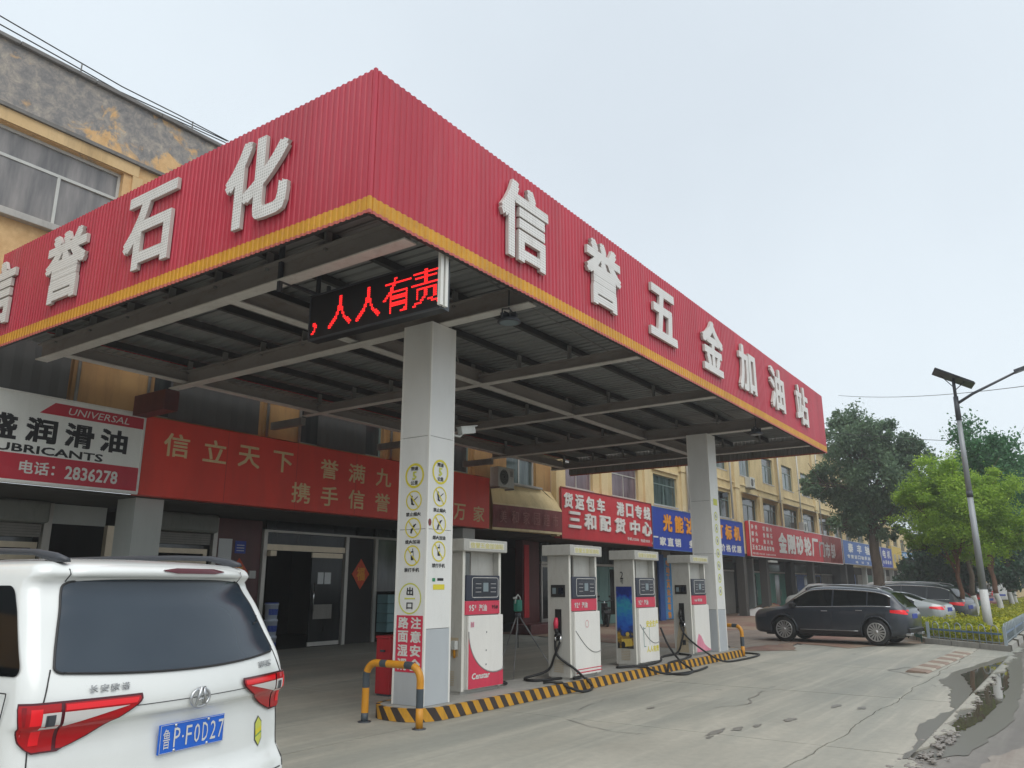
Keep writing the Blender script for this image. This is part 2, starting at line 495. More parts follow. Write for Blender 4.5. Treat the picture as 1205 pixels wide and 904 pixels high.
class MB:
    def __init__(s):
        s.v = []; s.f = []; s.mi = []; s.mats = []; s.cur = 0; s.sm = []
    def mat(s, name):
        if name not in s.mats:
            s.mats.append(name)
        s.cur = s.mats.index(name)
        return s
    def add(s, vs, fs, smooth=False):
        o = len(s.v)
        s.v += [tuple(map(float, p)) for p in vs]
        for f in fs:
            s.f.append([o + i for i in f]); s.mi.append(s.cur); s.sm.append(smooth)
        return s
    def box(s, x0, x1, y0, y1, z0, z1):
        x0, x1 = sorted((x0, x1)); y0, y1 = sorted((y0, y1)); z0, z1 = sorted((z0, z1))
        vs = [(x0, y0, z0), (x1, y0, z0), (x1, y1, z0), (x0, y1, z0), (x0, y0, z1), (x1, y0, z1), (x1, y1, z1), (x0, y1, z1)]
        return s.add(vs, [(0, 3, 2, 1), (4, 5, 6, 7), (0, 1, 5, 4), (1, 2, 6, 5), (2, 3, 7, 6), (3, 0, 4, 7)])
    def bbox(s, x0, x1, y0, y1, z0, z1, r=.01):
        """box with chamfered vertical and horizontal edges"""
        bm = bmesh.new()
        bmesh.ops.create_cube(bm, size=1)
        for v in bm.verts:
            v.co = Vector(((x0 + x1) / 2 + v.co.x * abs(x1 - x0), (y0 + y1) / 2 + v.co.y * abs(y1 - y0), (z0 + z1) / 2 + v.co.z * abs(z1 - z0)))
        bmesh.ops.bevel(bm, geom=bm.edges[:], offset=r, segments=2, affect='EDGES', profile=.5)
        s.bm(bm)
        return s
    def bm(s, bm, smooth=False):
        bm.verts.ensure_lookup_table()
        for i, v in enumerate(bm.verts):
            v.index = i
        s.add([v.co[:] for v in bm.verts], [[v.index for v in f.verts] for f in bm.faces], smooth)
        bm.free()
    def obox(s, c, ax, ay, az):
        c = np.array(c, float); ax, ay, az = (np.array(a, float) for a in (ax, ay, az))
        vs = [c + i * ax + j * ay + k * az for k in (-.5, .5) for i, j in ((-.5, -.5), (.5, -.5), (.5, .5), (-.5, .5))]
        return s.add(vs, [(0, 3, 2, 1), (4, 5, 6, 7), (0, 1, 5, 4), (1, 2, 6, 5), (2, 3, 7, 6), (3, 0, 4, 7)])
    def tube(s, pts, r, n=8, cap=True, smooth=True, closed=False):
        pts = [np.array(p, float) for p in pts]
        rs = r if isinstance(r, (list, tuple, np.ndarray)) else [r] * len(pts)
        rings = []; up = None
        m = len(pts)
        for i, p in enumerate(pts):
            a = pts[(i - 1) % m] if (closed or i > 0) else p
            b_ = pts[(i + 1) % m] if (closed or i < m - 1) else p
            t = b_ - a; t = t / (np.linalg.norm(t) + 1e-12)
            if up is None:
                up = np.array([0, 0, 1.]) if abs(t[2]) < .9 else np.array([1., 0, 0])
            u = up - t * (up @ t); u /= np.linalg.norm(u) + 1e-12
            v = np.cross(t, u); up = u
            rings.append([p + rs[i] * (math.cos(k * 2 * PI / n) * u + math.sin(k * 2 * PI / n) * v) for k in range(n)])
        vs = [q for rg in rings for q in rg]
        fs = []
        for i in range(m if closed else m - 1):
            j = (i + 1) % m
            for k in range(n):
                fs.append((i * n + k, i * n + (k + 1) % n, j * n + (k + 1) % n, j * n + k))
        s.add(vs, fs, smooth)
        if cap and not closed:
            o = len(s.v) - m * n
            s.f.append([o + k for k in range(n)][::-1]); s.mi.append(s.cur); s.sm.append(False)
            s.f.append([o + (m - 1) * n + k for k in range(n)]); s.mi.append(s.cur); s.sm.append(False)
        return s
    def prism(s, poly, plane, a, b_):
        """poly 2d; plane 'xz' extruded along y from a to b etc."""
        n = len(poly)
        def P(p, d):
            return {'xz': (p[0], d, p[1]), 'xy': (p[0], p[1], d), 'yz': (d, p[0], p[1])}[plane]
        vs = [P(p, a) for p in poly] + [P(p, b_) for p in poly]
        fs = [list(range(n))[::-1], list(range(n, 2 * n))] + [(i, (i + 1) % n, n + (i + 1) % n, n + i) for i in range(n)]
        return s.add(vs, fs)
    def lathe(s, prof, c, axis='z', n=24, smooth=True):
        c = np.array(c, float); vs = []
        for (r, h) in prof:
            for k in range(n):
                a = 2 * PI * k / n
                d = {'z': (r * math.cos(a), r * math.sin(a), h), 'y': (r * math.cos(a), h, r * math.sin(a)), 'x': (h, r * math.cos(a), r * math.sin(a))}[axis]
                vs.append(c + np.array(d))
        fs = []
        for i in range(len(prof) - 1):
            for k in range(n):
                fs.append((i * n + k, i * n + (k + 1) % n, (i + 1) * n + (k + 1) % n, (i + 1) * n + k))
        return s.add(vs, fs, smooth)
    def build(s, name, mat=None, parent=None, kind=None):
        if mat and not s.mats:
            s.mats = [mat]
        me = bpy.data.meshes.new(name)
        me.from_pydata(s.v, [], s.f)
        for m in s.mats:
            me.materials.append(MATS[m])
        if len(s.mats) > 1:
            me.polygons.foreach_set('material_index', s.mi)
        if any(s.sm):
            me.polygons.foreach_set('use_smooth', s.sm)
        me.update()
        fixn(me)
        o = bpy.data.objects.new(name, me)
        link(o, parent)
        if kind:
            o['kind'] = kind
        return o

def fixn(me):
    if len(me.polygons) > 60000:
        return
    bm = bmesh.new(); bm.from_mesh(me)
    bmesh.ops.recalc_face_normals(bm, faces=bm.faces[:])
    bm.to_mesh(me); bm.free()

def box(name, mat, parent, *a, r=0):
    m = MB()
    (m.bbox(*a, r=r) if r else m.box(*a))
    return m.build(name, mat, parent)

# ---- text -> mesh
_txt = {}
def glyphs(s_, extr=0., off=0., res=2):
    k = (s_, extr, off, res)
    if k in _txt:
        return _txt[k]
    c = bpy.data.curves.new('t', 'FONT')
    c.body = s_; c.size = 1.; c.extrude = extr; c.offset = off; c.resolution_u = res
    o = bpy.data.objects.new('t', c); COL.objects.link(o)
    dg = bpy.context.evaluated_depsgraph_get(); dg.update()
    me = bpy.data.meshes.new_from_object(o.evaluated_get(dg))
    v = np.zeros(len(me.vertices) * 3); me.vertices.foreach_get('co', v); v = v.reshape(-1, 3)
    f = [list(p.vertices) for p in me.polygons]
    bpy.data.objects.remove(o); bpy.data.curves.remove(c); bpy.data.meshes.remove(me)
    _txt[k] = (v, f)
    return v, f

def put_text(mb, s_, c, w_, h_, face='-y', extr=0., off=0.02, shear=0., rot=0., res=2):
    """fit string s_ into w_ x h_ centred at c, facing -y / -x / generic (right, up) axes; extr = full depth out of the surface"""
    if not s_.strip():
        return mb
    v, f = glyphs(s_, 0.5 if extr else 0., 0., res)
    # weight: overlay shifted copies (each a hair apart in depth), which never breaks the outline
    U, T, D, FF = [], [], [], []
    mn, mxx = v.min(0), v.max(0)
    sz = np.maximum(mxx - mn, 1e-6)
    o_ = min(off, .034)
    sh = ((-1, -.95), (.96, 1), (-.94, 1.03), (1.02, -1.04)) if o_ > .012 else ((0, 0),)
    kx, ky = (w_ / (sz[0] + 2 * o_), h_ / (sz[1] + 2 * o_)) if o_ > .012 else (w_ / sz[0], h_ / sz[1])
    for q, (a, b_) in enumerate(sh):
        n0 = q * len(v)
        U.append((v[:, 0] - (mn[0] + mxx[0]) / 2 + a * o_) * kx)
        T.append((v[:, 1] - (mn[1] + mxx[1]) / 2 + b_ * o_) * ky)
        D.append((v[:, 2] - mn[2]) / (sz[2] if extr else 1) * extr + q * .0004)
        FF += [[n0 + i for i in p] for p in f]
    u, t, d, f = np.concatenate(U), np.concatenate(T), np.concatenate(D), FF
    u = u + shear * t
    if rot:
        u, t = u * math.cos(rot) - t * math.sin(rot), u * math.sin(rot) + t * math.cos(rot)
    if face == '-y': r_, up, n_ = (1, 0, 0), (0, 0, 1), (0, -1, 0)
    elif face == '-x': r_, up, n_ = (0, -1, 0), (0, 0, 1), (-1, 0, 0)
    else: r_, up, n_ = face
    r_, up, n_ = (np.array(a, float) for a in (r_, up, n_))
    P = np.array(c, float) + np.outer(u, r_) + np.outer(t, up) + np.outer(d, n_)
    mb.add(P.tolist(), f)
    return mb

def text_obj(name, mat, parent, items, face='-y', extr=0., off=.02, shear=0.):
    mb = MB()
    for it in items:
        put_text(mb, it[0], it[1], it[2], it[3], face, extr, off, shear)
    o = mb.build(name, mat, parent)
    return o

def pchip(xs, ys, x):
    """monotone cubic interpolation"""
    xs = np.array(xs, float); ys = np.array(ys, float)
    h = np.diff(xs); d = np.diff(ys) / h
    m = np.zeros(len(xs)); m[0] = d[0]; m[-1] = d[-1]
    for i in range(1, len(xs) - 1):
        if d[i - 1] * d[i] > 0:
            w1 = 2 * h[i] + h[i - 1]; w2 = h[i] + 2 * h[i - 1]
            m[i] = (w1 + w2) / (w1 / d[i - 1] + w2 / d[i])
    x = np.clip(x, xs[0], xs[-1])
    i = np.clip(np.searchsorted(xs, x) - 1, 0, len(h) - 1)
    t = (x - xs[i]) / h[i]
    return ((1 + 2 * t) * (1 - t) ** 2 * ys[i] + t * (1 - t) ** 2 * h[i] * m[i] + t * t * (3 - 2 * t) * ys[i + 1] + t * t * (t - 1) * h[i] * m[i + 1])
# ================================================================ GROUND
def sheet(name, mat, pts, z, parent=None):
    mb = MB()
    mb.add([(x, y, z) for x, y in pts], [list(range(len(pts)))])
    me_o = mb.build(name, mat, parent)
    return me_o
g_ = MB()
for i in range(12):
    for j in range(12):
        x0, y0 = -600 + i * 150, -900 + j * 150
        g_.add([(x0, y0, -.075), (x0 + 150, y0, -.075), (x0 + 150, y0 + 150, -.075), (x0, y0 + 150, -.075)], [(0, 1, 2, 3)])
struct(g_.build('ground', 'soil'))

# road (lower than the forecourt slabs)
road = MB()
road.mat('road_damp')
for i in range(40):
    x0 = -40 + i * 14
    road.add([(x0, -13, -.03), (x0 + 14, -13, -.03), (x0 + 14, 1.9, -.03), (x0, 1.9, -.03)], [(0, 1, 2, 3)])
road = struct(road.build('road'))

def blob(pts, n=6, jit=.05, seed=1):
    """densify a closed polygon and jitter it"""
    r_ = random.Random(seed); o = []
    m = len(pts)
    for i in range(m):
        a, b_ = pts[i], pts[(i + 1) % m]
        for k in range(n):
            t = k / n
            o.append((a[0] * (1 - t) + b_[0] * t + r_.uniform(-jit, jit), a[1] * (1 - t) + b_[1] * t + r_.uniform(-jit, jit) * .5))
    return o
for k, (pts) in enumerate([
        [(5.5, .1), (8.6, .95), (9.9, 1.02), (11.4, .55), (13.4, .78), (13.6, .3), (11, -1.2), (5, -1.6)],
        [(13.9, .75), (17.0, 1.02), (19, 1.0), (21, .5), (19, -.6), (14, -.8)],
        [(24, .6), (32, 1.2), (44, 1.0), (60, .2), (40, -1.5), (26, -1.2)]]):
    o = sheet('dry_patch', 'road_dry', blob(pts, 9, .09, k), -.026, road)

# concrete slabs: each its own piece with a narrow joint round it
fore = MB()
fore.box(-30, 27.2, 1.75, 18.2, -.07, -.022)
fore = struct(fore.build('forecourt', 'kerb_concrete'))
def slab(x0, x1, y0, y1, jag=None, seed=0):
    r_ = random.Random(seed)
    g = .011
    n = max(2, int((x1 - x0) / .16))
    lo = []
    for i in range(n + 1):
        x = x0 + g + (x1 - x0 - 2 * g) * i / n
        yy = y0 + g
        if jag == 'road':
            yy = y0 + .055 * math.sin(x * 2.1) + .05 * math.sin(x * 5.3 + 1) + r_.uniform(-.045, .045)
        elif jag == 'crack':
            yy = y0 + .010 + .03 * math.sin(x * 1.7) + .018 * math.sin(x * 4.1) + crj[int(round(x / .16)) % 997]
        lo.append((x, yy))
    hi = []
    for i in range(n + 1):
        x = x0 + g + (x1 - x0 - 2 * g) * (n - i) / n
        yy = y1 - g
        if jag == 'road':
            yy = y1 - .008 + .03 * math.sin(x * 1.7) + .018 * math.sin(x * 4.1) + crj[int(round(x / .16)) % 997]
        hi.append((x, yy))
    return MB().prism(lo + hi, 'xy', -.022, r_.uniform(-.002, .002)).build('concrete_slab', 'concrete_slab', fore)
crj = [random.uniform(-.014, .014) for _ in range(997)]
xs = [-13, -8.5, -4, .5, 5, 9.5, 14, 18.6, 23, 27.2]
for i in range(len(xs) - 1):
    slab(xs[i], xs[i + 1], 1.56, 2.5, 'road', i)
    slab(xs[i], xs[i + 1], 2.5, 6.93, 'crack', 20 + i)
    if i < 8:
        slab(xs[i], xs[i + 1], 6.93, 11.2, None, 40 + i)
        slab(xs[i], xs[i + 1], 11.2, 15.3, None, 60 + i)
slab(-13, -4, 15.3, 18.0, None, 80); slab(-4, 9.5, 15.3, 18.0, None, 81); slab(9.5, 24.6, 15.3, 18.0, None, 82)
# hairline cracks in the slabs
def crack_strip(pts, w_, z=.006, jit=.06, seed=0):
    r_ = random.Random(seed); P = []
    for i in range(len(pts) - 1):
        a, b_ = pts[i], pts[i + 1]
        n = max(3, int(math.dist(a, b_) / .18))
        for k in range(n):
            t = k / n
            P.append((a[0] + (b_[0] - a[0]) * t + r_.uniform(-jit, jit) * .5, a[1] + (b_[1] - a[1]) * t + r_.uniform(-jit, jit)))
    mb = MB(); vs = []; fs = []
    for i, (x, y) in enumerate(P):
        q = w_ * r_.uniform(.3, 1.2) * (1 if 0 < i < len(P) - 1 else .05)
        a = P[max(0, i - 1)]; b_ = P[min(len(P) - 1, i + 1)]
        d = (b_[0] - a[0], b_[1] - a[1]); l = math.hypot(*d) + 1e-9
        nx, ny = -d[1] / l, d[0] / l
        vs += [(x + nx * q, y + ny * q, z), (x - nx * q, y - ny * q, z)]
        if i:
            fs.append((2 * i - 2, 2 * i - 1, 2 * i + 1, 2 * i))
    mb.add(vs, fs)
    return mb.build('crack', 'oil_dark', fore)
crack_strip([(11.2, 4.6), (12.0, 4.2), (13.4, 4.5), (14.0, 4.3)], .012, seed=2)
crack_strip([(17.2, 2.6), (18.4, 3.4), (19.6, 3.1)], .02, seed=4)
crack_strip([(9.4, 5.7), (8.9, 4.8), (9.1, 4.0)], .008, seed=5)
crack_strip([(9.9, 5.9), (11.6, 6.2)], .008, seed=6)
for i, (x, y, a, b_) in enumerate([(9.6, 3.75, .30, .05), (9.95, 3.62, .16, .05), (10.3, 3.5, .12, .04), (9.25, 3.7, .1, .03), (11.0, 3.3, .16, .06), (12.6, 3.1, .2, .05), (10.9, 5.2, .12, .03), (12.6, 2.75, .16, .05)]):
    pts = [(x + a * math.cos(t) * (1 + .3 * math.sin(3 * t + i)), y + b_ * math.sin(t) * (1 + .3 * math.cos(4 * t + i))) for t in [k * PI / 9 for k in range(18)]]
    sheet('oil_stain', 'oil_dark', blob(pts, 1, .012, i), .0062, fore)

# puddles along the road edge, each with a damp margin
def wet(name, mat, P, zr, zs):
    """the same outline on the lower road and, where it laps over the slab edge, on the slab"""
    struct(sheet(name, mat, P, zr))
    Q = [(x, max(y, 1.64)) for x, y in P]
    Q = [q for k, q in enumerate(Q) if q[1] > 1.64 or Q[k - 1][1] > 1.64 or Q[(k + 1) % len(Q)][1] > 1.64]
    struct(sheet(name, mat, Q, zs))
wet('damp_patch', 'damp_concrete', blob([(17.0, 2.32), (18.6, 2.28), (20.6, 2.05), (23.2, 1.80), (24.6, 1.40), (20.0, 1.18), (16.2, 1.0), (12.8, .95), (10.0, 1.2), (9.3, 1.66), (11.6, 1.84), (13.3, 1.70), (14.6, 1.88), (15.8, 1.98), (16.3, 2.2)], 9, .085, 13), -.023, .0045)
wet('puddle', 'puddle_water', blob([(18.3, 2.12), (20.2, 1.9), (22.0, 1.62), (20.0, 1.42), (17.2, 1.26), (14.6, 1.20), (12.7, 1.26), (11.6, 1.38), (11.2, 1.54), (12.4, 1.56), (13.4, 1.46), (14.3, 1.60), (15.8, 1.68), (17.1, 1.90)], 9, .045, 3), -.019, .0075)
mud = MB()
r_ = random.Random(5)
for k in range(420):
    x = r_.uniform(8.6, 18.5); y = 1.53 + r_.gauss(0, .075)
    if x > 11.3 and r_.random() < .85: continue
    s_ = r_.uniform(.008, .038)
    bm = bmesh.new(); bmesh.ops.create_icosphere(bm, subdivisions=1, radius=1)
    for v in bm.verts:
        v.co = Vector((x + v.co.x * s_ * 1.5 * r_.uniform(.7, 1.3), y + v.co.y * s_ * r_.uniform(.7, 1.3), -.004 + v.co.z * s_ * .5))
    mud.bm(bm)
mo = mud.build('rubble', 'road_damp'); mo['kind'] = 'stuff'

# brick paved yard beyond the forecourt
yard = [(27.4, 3.95), (25.6, 4.9), (24.1, 5.45), (25.2, 7.1), (24.0, 6.95), (22.4, 6.35), (21.6, 7.3), (21.2, 9.0), (22.3, 12.0), (23.5, 15.0), (24.2, 17.9), (130, 17.9), (130, 4.6), (40, 4.6)]
struct(sheet('paved_yard', 'brick_paving', blob(yard, 4, .12, 8), .008))
for k, pts in enumerate([[(21.7, 8.0), (25, 7.3), (29, 7.6), (31, 6.2), (33, 9), (30, 12), (24, 12)], [(26, 4.7), (28.5, 4.5), (30, 5.2), (27, 5.6)]]):
    struct(sheet('dirt_patch', 'concrete_old', blob(pts, 8, .25, k + 30), .0125))
# far cross ground behind the buildings is covered by the ground sheet

# rubber and concrete ramp strip at the kerb
ramp_t = thing('kerb_ramp', 'brown and pale striped kerb ramp strip lying on the concrete near the puddle', 'kerb ramp', (18.1, 2.66, 0), R(-2))
for i in range(12):
    mb = MB()
    x0 = i * .52
    mb.prism([(0 , .006), (.42, .006), (.36, .055), (.05, .03)], 'yz', x0 + .012, x0 + .50)
    mb.build('ramp_segment', 'hump_light' if i % 2 else 'hump_red', ramp_t)

# ================================================================ PUMP ISLAND
isl = MB()
def rrect(x0, x1, y0, y1, r, n=15):
    P = []
    for cx, cy, a0 in ((x1 - r, y0 + r, -PI / 2), (x1 - r, y1 - r, 0), (x0 + r, y1 - r, PI / 2), (x0 + r, y0 + r, PI)):
        for k in range(n):
            a = a0 + k * PI / 2 / (n - 1)
            P.append((cx + r * math.cos(a), cy + r * math.sin(a)))
    return P
IX0, IX1, IY0, IY1 = 7.98, 20.35, 6.95, 7.97
out_ = rrect(IX0, IX1, IY0, IY1, .44)
isl = thing('pump_island', 'raised concrete pump island with black and yellow hazard stripes on its kerb', 'pump island', (0, 0, 0))
mb = MB(); mb.mat('kerb_concrete').prism(out_, 'xy', -.02, .160)
mb.build('island_base', None, isl)
# diagonal hazard stripes wrapped round the kerb face, each one a piece
def walk(poly):
    L_ = [0]
    for i in range(len(poly)):
        L_.append(L_[-1] + math.dist(poly[i], poly[(i + 1) % len(poly)]))
    return L_
pl = out_[30:] + out_[:30]          # start at the rear-left, walk along the left end and the road side
LW = walk(pl)
def at_len(s_):
    s_ = s_ % LW[-1]
    i = max(k for k in range(len(pl)) if LW[k] <= s_ + 1e-9)
    a, b_ = pl[i], pl[(i + 1) % len(pl)]
    t = (s_ - LW[i]) / max(1e-6, LW[i + 1] - LW[i])
    x, y = a[0] + (b_[0] - a[0]) * t, a[1] + (b_[1] - a[1]) * t
    d = (b_[0] - a[0], b_[1] - a[1]); l = math.hypot(*d)
    return x, y, d[1] / l, -d[0] / l
def stripe(s0, s1, mat, lean=.12):
    mb = MB(); vs = []; fs = []
    K = 4
    for i in range(K + 1):
        for (zz, dz) in ((.004, 0), (.163, 1)):
            s_ = s0 + (s1 - s0) * i / K - dz * lean
            x, y, nx, ny = at_len(s_)
            vs.append((x + nx * .006, y + ny * .006, zz))
    for i in range(K):
        fs.append((2 * i, 2 * i + 2, 2 * i + 3, 2 * i + 1))
    # top lip
    o = len(vs)
    for i in range(K + 1):
        x, y, nx, ny = at_len(s0 + (s1 - s0) * i / K - lean)
        vs += [(x + nx * .004, y + ny * .004, .1635), (x - nx * .05, y - ny * .05, .1635)]
    for i in range(K):
        fs.append((o + 2 * i, o + 2 * i + 2, o + 2 * i + 3, o + 2 * i + 1))
    mb.add(vs, fs)
    return mb.build('hazard_stripe', mat, isl)
s_ = 0.; i = 0
while s_ < 15.2:
    stripe(s_, s_ + .125, 'hazard_yellow' if i % 2 == 0 else 'hazard_black')
    s_ += .125; i += 1

# ================================================================ CANOPY
CX0, CX1, CY0, CY1, CZ0, CZ1 = 5.232, 23.79, 5.44, 14.1, 5.398, 7.10
can = thing('station_canopy', 'large red corrugated fuel station canopy with yellow lower band and white raised characters', 'canopy')
def corr_panel(a, b_, z0, z1, n_out, name, mat, pitch=.09, dep=.014, off=0., parent=can):
    """corrugated sheet from a to b (xy), ribs vertical"""
    a = np.array(a, float); b_ = np.array(b_, float); L_ = np.linalg.norm(b_ - a); d = (b_ - a) / L_
    nrm = np.array(n_out, float)
    k = max(1, int(round(L_ / pitch))); p = L_ / k
    prof = []
    for i in range(k):
        prof += [(i * p, 0), (i * p + p * .42, 0), (i * p + p * .52, dep), (i * p + p * .90, dep)]
    prof.append((L_, 0))
    vs = []
    for s_, h in prof:
        q = a + d * s_ + nrm * (h + off)
        vs += [(q[0], q[1], z0), (q[0], q[1], z1)]
    fs = [(2 * i, 2 * i + 2, 2 * i + 3, 2 * i + 1) for i in range(len(prof) - 1)]
    mb = MB(); mb.add(vs, fs)
    return mb.build(name, mat, parent)
PW = .928
n = 20
for i in range(n):
    x0 = CX0 + (CX1 - CX0) * i / n; x1 = CX0 + (CX1 - CX0) * (i + 1) / n
    o_ = random.uniform(-.003, .003)
    corr_panel((x0 + .001, CY0), (x1 - .001, CY0), CZ0 + random.uniform(-.004, .004), CZ1, (0, -1), 'fascia_panel', 'fascia_red', off=o_)
    corr_panel((x0, CY0 + .06), (x1, CY0 + .06), CZ0 + .05, CZ1 - .05, (0, 1), 'backing_panel', 'backing_sheet', pitch=.155)
    corr_panel((x0, CY1), (x1, CY1), CZ0 + .55, CZ1, (0, 1), 'fascia_panel', 'fascia_red', pitch=.155)
n = 9
for i in range(n):
    y0 = CY0 + (CY1 - CY0) * i / n; y1 = CY0 + (CY1 - CY0) * (i + 1) / n
    o_ = random.uniform(-.003, .003)
    corr_panel((CX0, y0 + .001), (CX0, y1 - .001), CZ0 + random.uniform(-.004, .004), CZ1, (-1, 0), 'fascia_panel', 'fascia_red', off=o_)
    corr_panel((CX0 + .06, y0), (CX0 + .06, y1), CZ0 + .05, CZ1 - .05, (1, 0), 'backing_panel', 'backing_sheet', pitch=.155)
    corr_panel((CX1, y0), (CX1, y1), CZ0, CZ1, (1, 0), 'fascia_panel', 'fascia_red', off=.0)
    corr_panel((CX1 - .06, y0), (CX1 - .06, y1), CZ0 + .03, CZ1 - .05, (-1, 0), 'backing_panel', 'backing_sheet', pitch=.12)
# thin corner trim and bottom return angle
mb = MB()
mb.box(CX0 - .016, CX0 + .02, CY0 - .016, CY0 + .02, CZ0, CZ1 + .002)
mb.build('corner_trim', 'fascia_red', can)
mb = MB()
mb.box(CX0 + .03, CX1 - .03, CY0 + .006, CY0 + .055, CZ0 + .004, CZ0 + .018)
mb.box(CX0 + .006, CX0 + .055, CY0 + .06, CY1, CZ0 + .004, CZ0 + .018)
mb.build('bottom_angle', 'purlin_dark', can)
mb = MB()
for z in (5.62, 6.3, 6.95):
    mb.box(CX0 + .12, CX1 - .12, CY0 + .095, CY0 + .14, z, z + .04)
    mb.box(CX0 + .10, CX0 + .14, CY0 + .15, CY1 - .1, z + .045, z + .085)
    mb.box(CX1 - .14, CX1 - .10, CY0 + .15, CY1 - .1, z + .045, z + .085)
mb.build('fascia_rail', 'steel_grey', can)
# roof sheets
ZD = 5.98
nX, nY = 20, 3
for i in range(nX):
    for j in range(nY):
        x0 = CX0 + .12 + (CX1 - CX0 - .24) * i / nX; x1 = CX0 + .12 + (CX1 - CX0 - .24) * (i + 1) / nX
        y0 = CY0 + .16 + (CY1 + .95 - CY0 - .2) * j / nY; y1 = CY0 + .16 + (CY1 + .95 - CY0 - .2) * (j + 1) / nY + .06
        dz = .005 * (i % 2) + .014 * j
        mb = MB(); k = 5; vs = []
        for q in range(k):
            xa = x0 - .02 + (x1 - x0 + .04) * q / k; w_ = (x1 - x0 + .04) / k
            vs += [(xa, 0), (xa + w_ * .62, 0), (xa + w_ * .70, .028), (xa + w_ * .92, .028)]
        vs.append((x1 + .02, 0))
        V = []
        for a, h in vs:
            V += [(a, y0, ZD + dz + h), (a, y1, ZD + dz + h)]
        mb.add(V, [(2 * q, 2 * q + 1, 2 * q + 3, 2 * q + 2) for q in range(len(vs) - 1)])
        mb.build('roof_sheet', 'deck_sheet', can)
# I beams
def ibeam(p0, p1, h, bw, zb, name='beam'):
    """p0,p1 xy ends; zb underside"""
    p0 = np.array(p0, float); p1 = np.array(p1, float); d = p1 - p0; L_ = np.linalg.norm(d); d /= L_; nn = np.array([-d[1], d[0]])
    mb = MB()
    def bx(w_, z0, z1, mat):
        c = (p0 + p1) / 2
        mb.mat(mat).obox((c[0], c[1], (z0 + z1) / 2), (d[0] * L_, d[1] * L_, 0), (nn[0] * w_, nn[1] * w_, 0), (0, 0, z1 - z0))
    bx(bw, zb, zb + .018, 'beam_flange')
    bx(.02, zb + .018, zb + h - .018, 'beam_brown')
    bx(bw, zb + h - .018, zb + h, 'beam_brown')
    return mb.build(name, None, can)
BX = [6.03, 8.51, 11.80, 15.35, 19.12, 22.5]
for i, x in enumerate(BX):
    main = i in (1, 4)
    ibeam((x, CY0 + .15), (x, 14.05), .28 if (main or i == 0) else .19, .20 if (main or i == 0) else .15, CZ0 + .012 + (0 if (main or i == 0) else .03), 'cross_beam')
for y, h in ((9.0, .26), (13.6, .22)):
    for i in range(len(BX) - 1):
        ibeam((BX[i] + .03, y), (BX[i + 1] - .03, y), h, .18, 5.462 if y < 10 else 5.47, 'long_beam')
# purlins on cleats
PY = [5.95, 7.05, 8.15, 9.25, 10.35, 11.45, 12.55, 13.65]
for y in PY:
    mb = MB()
    mb.box(CX0 + .14, CX1 - .14, y - .008, y + .008, 5.83, 5.965)
    mb.box(CX0 + .14, CX1 - .14, y - .07, y - .009, 5.83, 5.838)
    mb.box(CX0 + .14, CX1 - .14, y + .009, y + .07, 5.957, 5.965)
    mb.build('purlin', 'purlin_dark', can)
    for x in BX:
        mb = MB()
        mb.box(x - .05, x + .05, y - .11, y - .075, 5.64, 5.90)
        mb.box(x - .07, x + .07, y - .12, y + .05, 5.755, 5.765)
        mb.build('cleat', 'steel_grey', can)
# sagging light conduits under the roof
for pts in ([(6.4, 5.9, 5.80), (9, 6.2, 5.77), (13, 6.4, 5.78), (20, 6.6, 5.8)], [(8.9, 7.4, 5.72), (12, 9.6, 5.74), (15, 12.5, 5.76)]):
    mb = MB(); mb.tube(pts, .014, 6); mb.build('conduit', 'steel_grey', can)
# lattice of the fascia frame seen at the rear-left
for k in range(7):
    y = 6.4 + k * 1.15
    mb = MB(); mb.tube([(CX0 + .14, y, 5.5), (CX0 + .14, y + .55, 5.95)], .018, 5); mb.tube([(CX0 + .14, y + .55, 5.95), (CX0 + .14, y + 1.1, 5.5)], .018, 5)
    mb.build('lattice_brace', 'steel_grey', can)

# columns with panel joints
def column(cx, cy, w_, z0, z1):
    col_ = MB()
    hw = w_ / 2
    zs = [z0, 1.12, 2.43, 3.72, z1]
    col_.mat('purlin_dark').box(cx - hw + .02, cx + hw - .02, cy - hw + .02, cy + hw - .02, z0, z1)
    c = col_.build('column', None, can)
    for a, b_ in zip(zs[:-1], zs[1:]):
        g = .0035
        for (x0, x1, y0, y1) in ((cx - hw + .03, cx + hw - .03, cy - hw, cy - hw + .016), (cx - hw + .03, cx + hw - .03, cy + hw - .016, cy + hw),
                                 (cx - hw, cx - hw + .016, cy - hw + .03, cy + hw - .03), (cx + hw - .016, cx + hw, cy - hw + .03, cy + hw - .03)):
            box('cladding_panel', 'column_clad' if b_ > 1.3 else 'column_grey', c, x0, x1, y0, y1, a + g, b_ - g)
    for sx in (-1, 1):
        for sy in (-1, 1):
            x, y = cx + sx * (hw - .014), cy + sy * (hw - .014)
            box('edge_trim', 'column_trim', c, x - .017, x + .017, y - .017, y + .017, z0, z1 - .002, r=.004)
    return c
C1X, C1Y, CWD = 8.243, 7.153, .545
c1 = column(C1X + CWD / 2, C1Y + CWD / 2, CWD, .16, 5.408)
c2 = column(18.85 + CWD / 2, C1Y + CWD / 2, CWD, .16, 5.408)
# red bracket posts that carry the rear beam ends over the sign band
box('bracket', 'maroon_tile', can, 8.36, 8.66, 14.06, 15.15, 5.0, 5.40)
for x in (11.8, 15.35, 19.12):
    box('bracket', 'steel_grey', can, x - .06, x + .06, 14.06, 15.15, 5.25, 5.42)

